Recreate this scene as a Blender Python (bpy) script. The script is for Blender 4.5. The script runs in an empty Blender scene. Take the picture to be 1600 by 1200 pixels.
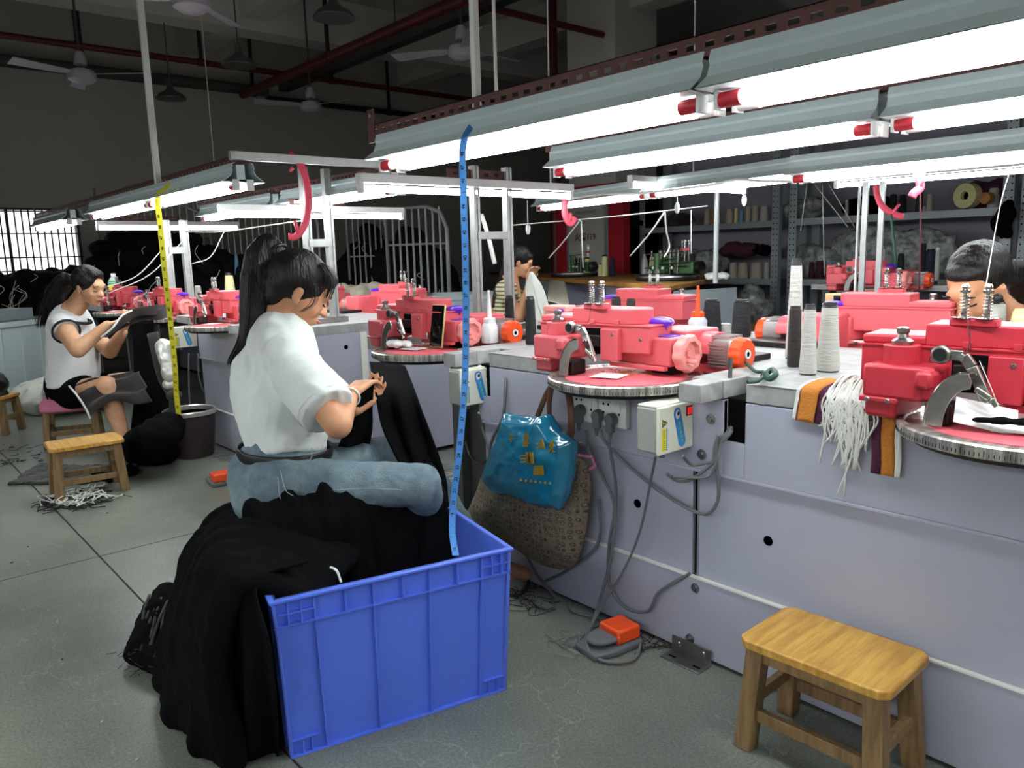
import bpy, bmesh, math, random
import numpy as np
from mathutils import Vector, Matrix, noise
random.seed(7)
SC = bpy.context.scene
COL = SC.collection
V = Vector
PI = math.pi

# ---------------------------------------------------------------- camera
H = 1.17
BR = V((0.65667496, 0.75365992, -0.02783367))
BU = V((-0.10606131, 0.1288263, 0.9859791))
BF = V((-0.74667864, 0.64451571, -0.16453117))
cam = bpy.data.objects.new('camera', bpy.data.cameras.new('camera'))
COL.objects.link(cam)
cm = Matrix((BR, BU, -BF)).transposed().to_4x4()
cm.translation = (0, 0, H)
cam.matrix_world = cm
cam.data.sensor_width = 36
cam.data.lens = 36 * 1210 / 1600
cam.data.clip_start = .05
cam.data.clip_end = 100
SC.camera = cam
SC.view_settings.view_transform = 'Standard'
SC.view_settings.look = 'None'
SC.view_settings.gamma = 1
SC.view_settings.use_curve_mapping = False
SC.view_settings.exposure = EXPO = 0.45

def dr(x, y): return BR * (x - 800) / 1210 + BU * (600 - y) / 1210 + BF
def az(x, y, z):
    d = dr(x, y); return V((0, 0, H)) + d * ((z - H) / d.z)
def ay(x, y, Y):
    d = dr(x, y); return V((0, 0, H)) + d * (Y / d.y)
def ax(x, y, X):
    d = dr(x, y); return V((0, 0, H)) + d * (X / d.x)
def ad(x, y, t): return V((0, 0, H)) + dr(x, y) * t

# ---------------------------------------------------------------- world
W = bpy.data.worlds.new('world'); SC.world = W; W.use_nodes = True
bg = W.node_tree.nodes['Background']
bg.inputs[0].default_value = (.85, .93, 1, 1); bg.inputs[1].default_value = 1.2

# ---------------------------------------------------------------- materials
def lin(c):
    c = [x / 255 for x in c]
    return tuple(x / 12.92 if x <= .04045 else ((x + .055) / 1.055) ** 2.4 for x in c) + (1,)
def mat(name, c, rough=.5, metal=0, var=0, vs=6, bump=0, bs=40, spec=.5, trans=0, stretch=(1, 1, 1), c2=None, alpha=1, sheen=0, emit=None, es=1, coat=0, cut=None):
    m = bpy.data.materials.new(name); m.use_nodes = True
    n = m.node_tree.nodes; l = m.node_tree.links; b = n['Principled BSDF']
    b.inputs['Base Color'].default_value = lin(c)
    b.inputs['Roughness'].default_value = rough; b.inputs['Metallic'].default_value = metal
    b.inputs['Specular IOR Level'].default_value = spec
    b.inputs['Transmission Weight'].default_value = trans
    b.inputs['Alpha'].default_value = alpha
    b.inputs['Sheen Weight'].default_value = sheen
    b.inputs['Coat Weight'].default_value = coat
    if emit:
        b.inputs['Emission Color'].default_value = lin(emit); b.inputs['Emission Strength'].default_value = es
    if var or bump:
        tc = n.new('ShaderNodeTexCoord'); mp = n.new('ShaderNodeMapping'); l.new(tc.outputs['Object'], mp.inputs[0])
        mp.inputs['Scale'].default_value = stretch
    if var:
        t = n.new('ShaderNodeTexNoise'); t.inputs['Scale'].default_value = vs; t.inputs['Detail'].default_value = 6
        t.inputs['Roughness'].default_value = .62
        l.new(mp.outputs[0], t.inputs[0])
        r = n.new('ShaderNodeValToRGB'); l.new(t.outputs[0], r.inputs[0])
        if cut:
            r.color_ramp.elements[0].position = cut[0]; r.color_ramp.elements[1].position = cut[1]
        else:
            r.color_ramp.elements[0].position = .35; r.color_ramp.elements[1].position = .68
        a = lin(c); q = lin(c2) if c2 else tuple(x * (1 - var) for x in a[:3]) + (1,)
        r.color_ramp.elements[0].color = q; r.color_ramp.elements[1].color = a
        l.new(r.outputs[0], b.inputs['Base Color'])
    if bump:
        t = n.new('ShaderNodeTexNoise'); t.inputs['Scale'].default_value = bs; t.inputs['Detail'].default_value = 4
        l.new(mp.outputs[0], t.inputs[0]); u = n.new('ShaderNodeBump'); u.inputs['Strength'].default_value = bump
        u.inputs['Distance'].default_value = .01
        l.new(t.outputs[0], u.inputs['Height']); l.new(u.outputs[0], b.inputs['Normal'])
    return m
M = {}
M['pink'] = mat('pink_enamel', (216, 92, 100), .38, var=.08, vs=5, bump=.05, bs=90)
M['red'] = mat('rose_red_dimmed_enamel', (196, 48, 64), .36, var=.10, vs=5, bump=.05, bs=90)  # redder paint, with the darker light on this machine put into the colour
M['pink_pale'] = mat('pale_pink_plastic', (238, 150, 146), .4)
M['pink_disc'] = mat('pink_dusty_disc', (232, 104, 116), .55, var=.15, vs=30)
M['purple'] = mat('purple_plastic', (92, 40, 190), .3)
M['orange'] = mat('orange_plastic', (236, 78, 28), .35)
M['chrome'] = mat('chrome', (205, 203, 198), .16, 1, var=.25, vs=18)
M['steel'] = mat('brushed_steel', (165, 162, 158), .32, 1, var=.3, vs=25)
M['motor'] = mat('cast_motor', (172, 162, 162), .4, .75)
M['darkmetal'] = mat('dark_metal', (48, 44, 42), .4, .7, var=.3, vs=20)
M['black'] = mat('black_plastic', (18, 18, 19), .45)
M['dial_black'] = mat('dial_underside', (12, 12, 13), .6)
M['white'] = mat('white_paint', (225, 226, 224), .45, var=.08, vs=9)
M['top'] = mat('worn_white_tabletop', (168, 168, 168), .5, var=.2, vs=14, c2=(138, 137, 135), bump=.15, bs=60)
M['panel'] = mat('lavender_laminate', (170, 171, 187), .3, var=.05, vs=3)
M['panel_edge'] = mat('panel_edge', (226, 222, 214), .5)
M['hole'] = mat('void_shade', (6, 6, 7), .9, spec=.1)  # near-black that stands for the shade inside holes and gaps
M['brown'] = mat('brown_painted_steel', (92, 52, 46), .5, .2, var=.2, vs=20)
M['refl'] = mat('reflector_enamel', (196, 210, 212), .3, .05, var=.05, vs=8)
M['redcap'] = mat('red_lamp_cap', (190, 34, 50), .4)
M['tube'] = mat('lit_tube', (255, 255, 255), emit=(247, 251, 252), es=22)
M['alu'] = mat('aluminium_profile', (186, 188, 186), .38, .55, var=.15, vs=20)
M['cream'] = mat('cream_box', (226, 226, 208), .42)
M['greybox'] = mat('grey_box', (160, 164, 156), .45)
M['yellow'] = mat('yellow_print', (226, 214, 40), .5)
M['labelblue'] = mat('blue_print', (60, 140, 214), .4)
M['green_print'] = mat('green_print', (110, 200, 150), .5)
M['ledred'] = mat('red_rocker', (190, 20, 24), .3, emit=(255, 30, 20), es=.4)
M['ink'] = mat('black_ink', (12, 12, 12), .6)
M['inkred'] = mat('brown_red_ink', (120, 60, 60), .6)
M['gold'] = mat('gold_foil', (214, 170, 64), .35, .7)
M['cable'] = mat('grey_cable', (104, 106, 108), .5)
M['cable_l'] = mat('light_grey_cable', (190, 190, 186), .5)
M['rope_green'] = mat('dark_green_cord', (22, 66, 52), .6)
M['plug'] = mat('grey_plug', (96, 98, 102), .5)
M['wood'] = mat('stool_wood', (196, 160, 96), .45, var=.3, vs=4, stretch=(18, 2, 18), c2=(168, 124, 66), bump=.1, bs=60)
M['woodtop'] = mat('varnished_pine', (216, 170, 82), .3, var=.3, vs=3, stretch=(22, 2, 10), c2=(178, 126, 50), bump=.06, bs=50)
M['woodleg'] = mat('pine_leg', (152, 122, 82), .5, var=.3, vs=3, stretch=(20, 20, 2), c2=(112, 86, 54), bump=.1, bs=60)
M['tablewood'] = mat('plywood_edge', (190, 138, 66), .5, var=.4, vs=6, c2=(140, 92, 40))
M['blue'] = mat('blue_crate_plastic', (88, 118, 230), .36, var=.05, vs=4)
M['cloth'] = mat('black_knit', (12, 12, 14), .95, bump=.4, bs=260, stretch=(1, 1, .2), spec=.06)
M['clothfar'] = mat('black_garment', (24, 24, 27), .9, bump=.5, bs=40, spec=.15)
M['clothgrey'] = mat('charcoal_knit', (44, 42, 42), .95, sheen=.2, bump=.4, bs=200)
M['clothbrown'] = mat('dark_brown_knit', (42, 33, 32), .95, sheen=.2, bump=.4, bs=200)
M['thread'] = mat('white_thread', (226, 226, 220), .8)
M['greythread'] = mat('grey_thread', (120, 120, 116), .9)
M['skin'] = mat('skin', (204, 152, 116), .5, var=.08, vs=12, c2=(190, 132, 98), spec=.35)
M['skin2'] = mat('skin_fair', (214, 168, 134), .5, var=.08, vs=12, c2=(198, 146, 112), spec=.35)
M['hair'] = mat('black_hair', (13, 10, 11), .42, var=.5, vs=60, stretch=(1, 1, .08), c2=(28, 22, 20), bump=.6, bs=160, spec=.3)
M['lip'] = mat('lip', (176, 96, 88), .4)
M['tee'] = mat('white_tee', (214, 218, 214), .85, bump=.12, bs=50, sheen=.1)
M['tee2'] = mat('white_vest', (220, 222, 222), .85, bump=.1, bs=50)
M['navy'] = mat('navy_trim', (24, 26, 40), .8)
M['denim'] = mat('washed_denim', (128, 146, 152), .85, var=.3, vs=7, c2=(80, 98, 112), bump=.3, bs=180)
M['denimseam'] = mat('pale_seam', (160, 172, 174), .8)
M['cone_w'] = mat('white_yarn', (180, 179, 172), .85, bump=.5, bs=150, stretch=(.15, .15, 1))
M['cone_k'] = mat('black_yarn', (24, 24, 27), .8, bump=.5, bs=150, stretch=(.15, .15, 1))
M['cone_b'] = mat('dark_brown_yarn', (50, 42, 42), .85, bump=.5, bs=150, stretch=(.15, .15, 1))
M['cone_y'] = mat('cream_yarn', (222, 218, 160), .85, bump=.5, bs=150, stretch=(.15, .15, 1))
M['cone_t'] = mat('taupe_yarn', (176, 166, 148), .85, bump=.5, bs=150, stretch=(.15, .15, 1))
M['cone_g'] = mat('green_plastic', (64, 158, 84), .5)
M['cone_n'] = mat('navy_yarn', (26, 32, 52), .85, bump=.5, bs=150, stretch=(.15, .15, 1))
M['cone_m'] = mat('maroon_yarn', (70, 22, 34), .85, bump=.5, bs=150, stretch=(.15, .15, 1))
M['cone_lb'] = mat('pale_blue_yarn', (120, 160, 190), .85)
M['dkgreen'] = mat('green_machine', (62, 100, 60), .45, .2, var=.4, vs=20)
M['rack'] = mat('grey_rack_steel', (150, 160, 164), .45, .15, var=.06, vs=6)
M['wallback'] = mat('lavender_grey_wall', (158, 156, 170), .8, var=.05, vs=1)
M['walldark'] = mat('dim_plaster', (176, 173, 164), .9, var=.06, vs=1)
M['ceil'] = mat('ceiling_plaster', (190, 192, 186), .9, var=.08, vs=1)
M['column'] = mat('column_plaster', (196, 196, 188), .9, var=.06, vs=2)
M['pipe_red'] = mat('red_fire_pipe', (84, 20, 26), .45)
M['pipe_black'] = mat('black_conduit', (26, 26, 28), .6)
M['pipe_grey'] = mat('lagged_pipe', (70, 70, 66), .7)
M['fan'] = mat('white_fan', (176, 176, 184), .4)
M['lampdark'] = mat('lamp_shade_grey', (80, 82, 80), .45, .3)
M['tape_blue'] = mat('blue_tape', (72, 140, 214), .5)
M['tape_yellow'] = mat('yellow_tape', (226, 216, 50), .5)
M['hookpink'] = mat('pink_hook', (232, 82, 104), .4)
M['bag'] = mat('teal_bag', (18, 106, 138), .16, coat=.6, bump=.25, bs=22)
M['strap'] = mat('brown_leather', (92, 58, 44), .5)
M['phone'] = mat('phone_glass', (10, 9, 10), .08)
M['phonegold'] = mat('phone_gold', (206, 184, 130), .3, .4)
M['paper'] = mat('white_paper', (232, 232, 230), .7)
M['pinkcloth'] = mat('pink_towel', (206, 120, 150), .9, bump=.3, bs=80)
M['binbrown'] = mat('dark_brown_bin', (52, 40, 40), .4)
M['binrim'] = mat('bin_rim', (196, 192, 188), .3, .6)
M['bingrey'] = mat('pale_grey_bin', (190, 202, 202), .45)
M['sack'] = mat('white_sack', (206, 206, 196), .8, var=.1, vs=8, bump=.3, bs=30)
M['pouch'] = mat('shiny_pouch', (212, 212, 206), .3, .3, bump=.4, bs=30)
M['swatch_o'] = mat('ochre_knit', (196, 122, 44), .9, bump=.4, bs=200)
M['swatch_p'] = mat('plum_knit', (78, 26, 58), .9, bump=.4, bs=200)
M['stripey'] = None
M['plasticclear'] = mat('milky_plastic', (225, 222, 226), .25, trans=.4, alpha=1)
M['film'] = mat('crumpled_film', (176, 182, 178), .25, var=.5, vs=14, c2=(92, 96, 92), bump=1, bs=14)
M['sandal'] = mat('beige_sandal', (206, 190, 156), .6)
M['lightblue'] = mat('light_blue_shirt', (160, 194, 230), .8)
M['rail'] = mat('white_tube_rail', (176, 180, 180), .4, .2)
M['outside'] = mat('bright_daylight', (255, 255, 255), emit=(250, 252, 255), es=1.0)
M['bar'] = mat('window_bar', (50, 50, 52), .6)
M['bin_blue2'] = M['blue']
# special textures -------------------------------------------------
def ringed():
    m = mat('monogram_canvas', (150, 132, 112), .6)
    n = m.node_tree.nodes; l = m.node_tree.links; b = n['Principled BSDF']
    tc = n.new('ShaderNodeTexCoord'); v = n.new('ShaderNodeTexVoronoi'); v.feature = 'F1'
    v.inputs['Scale'].default_value = 44; v.inputs['Randomness'].default_value = .35
    fm = n.new('ShaderNodeVectorMath'); fm.operation = 'MULTIPLY'; fm.inputs[1].default_value = (1, 0, 1); l.new(tc.outputs['Object'], fm.inputs[0]); l.new(fm.outputs[0], v.inputs[0])
    r = n.new('ShaderNodeValToRGB'); l.new(v.outputs['Distance'], r.inputs[0])
    e = r.color_ramp.elements
    e[0].position = 0; e[0].color = lin((150, 134, 114)); e[1].position = .24; e[1].color = lin((148, 132, 112))
    for p, c in ((.25, (78, 66, 58)), (.33, (78, 66, 58)), (.37, (150, 134, 114))):
        x = e.new(p); x.color = lin(c)
    t = n.new('ShaderNodeTexNoise'); t.inputs['Scale'].default_value = 90; l.new(tc.outputs['Object'], t.inputs[0])
    mx = n.new('ShaderNodeMixRGB'); mx.blend_type = 'MULTIPLY'; mx.inputs[0].default_value = .8
    l.new(r.outputs[0], mx.inputs[1]); l.new(t.outputs[0], mx.inputs[2]); l.new(mx.outputs[0], b.inputs['Base Color'])
    return m
M['monogram'] = ringed()
def striped():
    m = mat('yellow_striped_jersey', (200, 196, 160), .85)
    n = m.node_tree.nodes; l = m.node_tree.links; b = n['Principled BSDF']
    tc = n.new('ShaderNodeTexCoord'); s = n.new('ShaderNodeSeparateXYZ'); l.new(tc.outputs['Object'], s.inputs[0])
    k = n.new('ShaderNodeMath'); k.operation = 'MULTIPLY'; k.inputs[1].default_value = 210; l.new(s.outputs[2], k.inputs[0])
    q = n.new('ShaderNodeMath'); q.operation = 'SINE'; l.new(k.outputs[0], q.inputs[0])
    r = n.new('ShaderNodeValToRGB'); l.new(q.outputs[0], r.inputs[0])
    r.color_ramp.elements[0].position = .0; r.color_ramp.elements[0].color = lin((206, 198, 150))
    r.color_ramp.elements[1].position = .35; r.color_ramp.elements[1].color = lin((92, 92, 84)); r.color_ramp.interpolation = 'CONSTANT'
    l.new(r.outputs[0], b.inputs['Base Color'])
    return m
M['stripey'] = striped()
def floor_mat():
    m = mat('polished_concrete', (92, 96, 94), .3)
    n = m.node_tree.nodes; l = m.node_tree.links; b = n['Principled BSDF']
    ge = n.new('ShaderNodeNewGeometry')
    t = n.new('ShaderNodeTexNoise'); t.inputs['Scale'].default_value = 1.1; t.inputs['Detail'].default_value = 9; t.inputs['Roughness'].default_value = .62
    l.new(ge.outputs['Position'], t.inputs[0])
    r = n.new('ShaderNodeValToRGB'); l.new(t.outputs[0], r.inputs[0])
    r.color_ramp.elements[0].position = .3; r.color_ramp.elements[0].color = lin((90, 94, 87))
    r.color_ramp.elements[1].position = .7; r.color_ramp.elements[1].color = lin((136, 140, 128))
    # fine speckle
    t2 = n.new('ShaderNodeTexNoise'); t2.inputs['Scale'].default_value = 140; t2.inputs['Detail'].default_value = 3
    l.new(ge.outputs['Position'], t2.inputs[0])
    r2 = n.new('ShaderNodeValToRGB'); r2.color_ramp.elements[0].position = .35; r2.color_ramp.elements[0].color = (.72, .72, .72, 1)
    r2.color_ramp.elements[1].position = .75; r2.color_ramp.elements[1].color = (1.25, 1.25, 1.25, 1)
    l.new(t2.outputs[0], r2.inputs[0])
    mx = n.new('ShaderNodeMixRGB'); mx.blend_type = 'MULTIPLY'; mx.inputs[0].default_value = 1
    l.new(r.outputs[0], mx.inputs[1]); l.new(r2.outputs[0], mx.inputs[2])
    # hairline cracks: distorted voronoi edges, masked by noise
    dn = n.new('ShaderNodeTexNoise'); dn.inputs['Scale'].default_value = 7; dn.inputs['Detail'].default_value = 5; l.new(ge.outputs['Position'], dn.inputs[0])
    sc = n.new('ShaderNodeVectorMath'); sc.operation = 'SCALE'; sc.inputs['Scale'].default_value = .22; l.new(dn.outputs['Color'], sc.inputs[0])
    ad_ = n.new('ShaderNodeVectorMath'); ad_.operation = 'ADD'; l.new(ge.outputs['Position'], ad_.inputs[0]); l.new(sc.outputs[0], ad_.inputs[1])
    vo = n.new('ShaderNodeTexVoronoi'); vo.feature = 'DISTANCE_TO_EDGE'; vo.inputs['Scale'].default_value = 4.2; l.new(ad_.outputs[0], vo.inputs[0])
    lt = n.new('ShaderNodeMath'); lt.operation = 'LESS_THAN'; lt.inputs[1].default_value = .0055; l.new(vo.outputs['Distance'], lt.inputs[0])
    mk = n.new('ShaderNodeTexNoise'); mk.inputs['Scale'].default_value = 1.7; l.new(ge.outputs['Position'], mk.inputs[0])
    gt = n.new('ShaderNodeMath'); gt.operation = 'GREATER_THAN'; gt.inputs[1].default_value = .5; l.new(mk.outputs[0], gt.inputs[0])
    mu = n.new('ShaderNodeMath'); mu.operation = 'MULTIPLY'; l.new(lt.outputs[0], mu.inputs[0]); l.new(gt.outputs[0], mu.inputs[1])
    mu2 = n.new('ShaderNodeMath'); mu2.operation = 'MULTIPLY'; mu2.inputs[1].default_value = .5; l.new(mu.outputs[0], mu2.inputs[0])
    mc = n.new('ShaderNodeMixRGB'); mc.inputs[2].default_value = lin((150, 154, 148)); l.new(mu2.outputs[0], mc.inputs[0]); l.new(mx.outputs[0], mc.inputs[1])
    l.new(mc.outputs[0], b.inputs['Base Color'])
    rr = n.new('ShaderNodeMapRange'); rr.inputs[3].default_value = .24; rr.inputs[4].default_value = .42; l.new(t.outputs[0], rr.inputs[0]); l.new(rr.outputs[0], b.inputs['Roughness'])
    return m
M['floor'] = floor_mat()
def rim_mat():
    m = mat('streaked_chrome_rim', (190, 188, 184), .34, .8)
    n = m.node_tree.nodes; l = m.node_tree.links; b = n['Principled BSDF']
    tc = n.new('ShaderNodeTexCoord'); s = n.new('ShaderNodeSeparateXYZ'); l.new(tc.outputs['Object'], s.inputs[0])
    at = n.new('ShaderNodeMath'); at.operation = 'ARCTAN2'; l.new(s.outputs[1], at.inputs[0]); l.new(s.outputs[0], at.inputs[1])
    cb = n.new('ShaderNodeCombineXYZ'); l.new(at.outputs[0], cb.inputs[0])
    t = n.new('ShaderNodeTexNoise'); t.inputs['Scale'].default_value = 9; t.inputs['Detail'].default_value = 8; t.inputs['Roughness'].default_value = .8; l.new(cb.outputs[0], t.inputs[0])
    r = n.new('ShaderNodeValToRGB'); l.new(t.outputs[0], r.inputs[0]); r.color_ramp.elements[0].position = .42; r.color_ramp.elements[0].color = lin((120, 112, 106)); r.color_ramp.elements[1].position = .56; r.color_ramp.elements[1].color = lin((222, 220, 214))  # lighter and darker streaks in the colour round the rim
    l.new(r.outputs[0], b.inputs['Base Color'])
    return m
M['rim'] = rim_mat()

# ---------------------------------------------------------------- mesh builder
class G:
    def __init__(s, off=(0, 0, 0), rz=0):
        s.v = []; s.f = []; s.off = V(off); s.R = Matrix.Rotation(rz, 3, 'Z')
    def add(s, vs, fs):
        b = len(s.v); s.v += [s.R @ V(p) + s.off for p in vs]; s.f += [[b + i for i in f] for f in fs]; return s
    def box(s, x0, x1, y0, y1, z0, z1, m=None):
        vs = [V((x, y, z)) for x in (x0, x1) for y in (y0, y1) for z in (z0, z1)]
        if m: vs = [m @ p for p in vs]
        return s.add(vs, [(0, 1, 3, 2), (4, 6, 7, 5), (0, 4, 5, 1), (2, 3, 7, 6), (0, 2, 6, 4), (1, 5, 7, 3)])
    def bar(s, a, b, w, h, up=(0, 0, 1)):
        a = V(a); b = V(b); d = (b - a).normalized(); r = d.cross(V(up))
        if r.length < 1e-4: r = V((1, 0, 0))
        r.normalize(); u = r.cross(d)
        vs = [p + r * i * w / 2 + u * j * h / 2 for p in (a, b) for i in (-1, 1) for j in (-1, 1)]
        return s.add(vs, [(0, 1, 3, 2), (4, 6, 7, 5), (0, 4, 5, 1), (2, 3, 7, 6), (0, 2, 6, 4), (1, 5, 7, 3)])
    def ring(s, pts, close=True): pass
    def tube(s, path, r, n=10, cap=True, flat=None, twist=None):
        P = [V(p) for p in path]; R = r if isinstance(r, (list, tuple)) else [r] * len(P)
        t0 = (P[1] - P[0]).normalized(); nrm = t0.orthogonal().normalized()
        if flat: nrm = (V(flat) - t0 * V(flat).dot(t0)).normalized()
        vs = []
        for i, p in enumerate(P):
            t = (P[min(i + 1, len(P) - 1)] - P[max(i - 1, 0)])
            t = t.normalized() if t.length > 1e-9 else t0
            nrm = nrm - t * nrm.dot(t)
            nrm = nrm.normalized() if nrm.length > 1e-6 else t.orthogonal().normalized()
            bi = t.cross(nrm)
            rr = R[i]; ra, rb = (rr if isinstance(rr, (list, tuple)) else (rr, rr))
            for k in range(n):
                a = 2 * PI * k / n; vs.append(p + nrm * math.cos(a) * ra + bi * math.sin(a) * rb)
        fs = [(i * n + k, i * n + (k + 1) % n, (i + 1) * n + (k + 1) % n, (i + 1) * n + k) for i in range(len(P) - 1) for k in range(n)]
        if cap: fs += [tuple(range(n - 1, -1, -1)), tuple((len(P) - 1) * n + k for k in range(n))]
        return s.add(vs, fs)
    def cyl(s, a, b, r, r2=None, n=20): return s.tube([a, b], [r, r if r2 is None else r2], n)
    def lathe(s, prof, c=(0, 0, 0), axis=(0, 0, 1), n=28, fn=None):
        c = V(c); q = V((0, 0, 1)).rotation_difference(V(axis)); vs = []
        for r, z in prof:
            for k in range(n):
                a = 2 * PI * k / n; rr = r * (fn(a, z) if fn else 1); vs.append(c + q @ V((rr * math.cos(a), rr * math.sin(a), z)))
        fs = [(i * n + k, i * n + (k + 1) % n, (i + 1) * n + (k + 1) % n, (i + 1) * n + k) for i in range(len(prof) - 1) for k in range(n)]
        if prof[0][0] > 1e-6: fs.append(tuple(range(n - 1, -1, -1)))
        if prof[-1][0] > 1e-6: fs.append(tuple((len(prof) - 1) * n + k for k in range(n)))
        return s.add(vs, fs)
    def prism(s, poly, a, b, ax='z'):
        n = len(poly)
        def P(p, h): return (p[0], p[1], h) if ax == 'z' else ((p[0], h, p[1]) if ax == 'y' else (h, p[0], p[1]))
        vs = [P(p, a) for p in poly] + [P(p, b) for p in poly]
        return s.add(vs, [tuple(range(n - 1, -1, -1)), tuple(range(n, 2 * n))] + [(i, (i + 1) % n, n + (i + 1) % n, n + i) for i in range(n)])
    def ball(s, c, r, n=14, rot=None):
        c = V(c); r = V((r, r, r)) if isinstance(r, (int, float)) else V(r); vs = []; m = n // 2
        for i in range(m + 1):
            th = PI * i / m
            for k in range(n):
                a = 2 * PI * k / n; p = V((r.x * math.sin(th) * math.cos(a), r.y * math.sin(th) * math.sin(a), r.z * math.cos(th)))
                vs.append(c + (rot @ p if rot else p))
        return s.add(vs, [(i * n + k, (i + 1) * n + k, (i + 1) * n + (k + 1) % n, i * n + (k + 1) % n) for i in range(m) for k in range(n)])
    def grid(s, fn, nu, nv):
        vs = [fn(i / (nu - 1), j / (nv - 1)) for i in range(nu) for j in range(nv)]
        return s.add(vs, [(i * nv + j, (i + 1) * nv + j, (i + 1) * nv + j + 1, i * nv + j + 1) for i in range(nu - 1) for j in range(nv - 1)])
    def mesh(s, name):
        me = bpy.data.meshes.new(name); me.from_pydata([tuple(p) for p in s.v], [], s.f); me.validate()
        bm = bmesh.new(); bm.from_mesh(me); bmesh.ops.remove_doubles(bm, verts=bm.verts, dist=1e-6)
        bmesh.ops.recalc_face_normals(bm, faces=bm.faces); bm.to_mesh(me); bm.free(); return me
    def build(s, name, m, parent=None, bev=0, smooth=False, solid=0, sub=0, ang=35, simple=False):
        me = s.mesh(name); o = bpy.data.objects.new(name, me); COL.objects.link(o)
        me.materials.append(M[m] if isinstance(m, str) else m)
        if parent: o.parent = parent
        if smooth or bev:
            for p in me.polygons: p.use_smooth = True
            if smooth is not True or bev:
                e = bmesh.new(); e.from_mesh(me)
                for x in e.edges:
                    if len(x.link_faces) != 2 or x.calc_face_angle(0) > math.radians(ang): x.smooth = False
                e.to_mesh(me); e.free()
        if solid: q = o.modifiers.new('s', 'SOLIDIFY'); q.thickness = solid; q.offset = 0
        if bev:
            q = o.modifiers.new('b', 'BEVEL'); q.width = bev; q.segments = 2; q.limit_method = 'ANGLE'; q.angle_limit = .6; q.harden_normals = False
        if sub: q = o.modifiers.new('u', 'SUBSURF'); q.levels = sub; q.render_levels = sub; q.subdivision_type = 'SIMPLE' if simple else 'CATMULL_CLARK'
        return o
def tag(o, label, cat, group=None, kind=None):
    if label: o['label'] = label
    if cat: o['category'] = cat
    if group: o['group'] = group
    if kind: o['kind'] = kind
    return o
def thing(name, label, cat, loc=(0, 0, 0), rz=0, group=None):
    o = bpy.data.objects.new(name, None); COL.objects.link(o); o.empty_display_size = .1
    o.location = loc; o.rotation_euler = (0, 0, rz); return tag(o, label, cat, group)
KIDS = {}
def dup(root, loc, rz=None, label=None, group=None, remap=None, parent=None):
    def cp(o, par):
        c = o.copy(); COL.objects.link(c)
        if par: c.parent = par
        if remap and c.type == 'MESH':
            mt = o.data.materials[0].name
            if mt in remap:
                key = (o.data.name, remap[mt])
                if key not in KIDS:
                    me = o.data.copy(); me.materials[0] = M[remap[mt]]; KIDS[key] = me
                c.data = KIDS[key]
        for ch in list(o.children): cp(ch, c)
        return c
    r = cp(root, parent); r.location = loc
    if rz is not None: r.rotation_euler = (0, 0, rz)
    if label: r['label'] = label
    if group: r['group'] = group
    return r
def struct(o, label=None):
    o['kind'] = 'structure'
    if label: o['label'] = label
    return o
def cr(pts, n=8):   # catmull-rom
    P = [V(p) for p in pts]; P = [P[0] * 2 - P[1]] + P + [P[-1] * 2 - P[-2]]; out = []
    for i in range(1, len(P) - 2):
        for k in range(n):
            t = k / n; a, b, c, d = P[i - 1:i + 3]
            out.append(.5 * ((2 * b) + (c - a) * t + (2 * a - 5 * b + 4 * c - d) * t * t + (3 * b - a - 3 * c + d) * t ** 3))
    out.append(P[-2]); return out
def text_obj(name, s, size, mtx, m, parent, depth=.0006, align='CENTER', bold=False):
    cu = bpy.data.curves.new(name, 'FONT'); cu.body = s; cu.size = size; cu.extrude = depth; cu.align_x = align; cu.align_y = 'CENTER'
    cu.resolution_u = 2
    if bold: cu.offset = size * .02
    t = bpy.data.objects.new(name, cu); COL.objects.link(t)
    me = bpy.data.meshes.new_from_object(t.evaluated_get(bpy.context.evaluated_depsgraph_get()))
    bpy.data.objects.remove(t); me.name = name; me.transform(mtx); me.materials.clear(); me.materials.append(M[m])
    o = bpy.data.objects.new(name, me); COL.objects.link(o); o.parent = parent; return o
def frame(o, x, y):       # matrix from origin, text x dir, text y dir
    x = V(x).normalized(); y = V(y).normalized(); z = x.cross(y)
    m = Matrix((x, y, z)).transposed().to_4x4(); m.translation = V(o); return m
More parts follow.
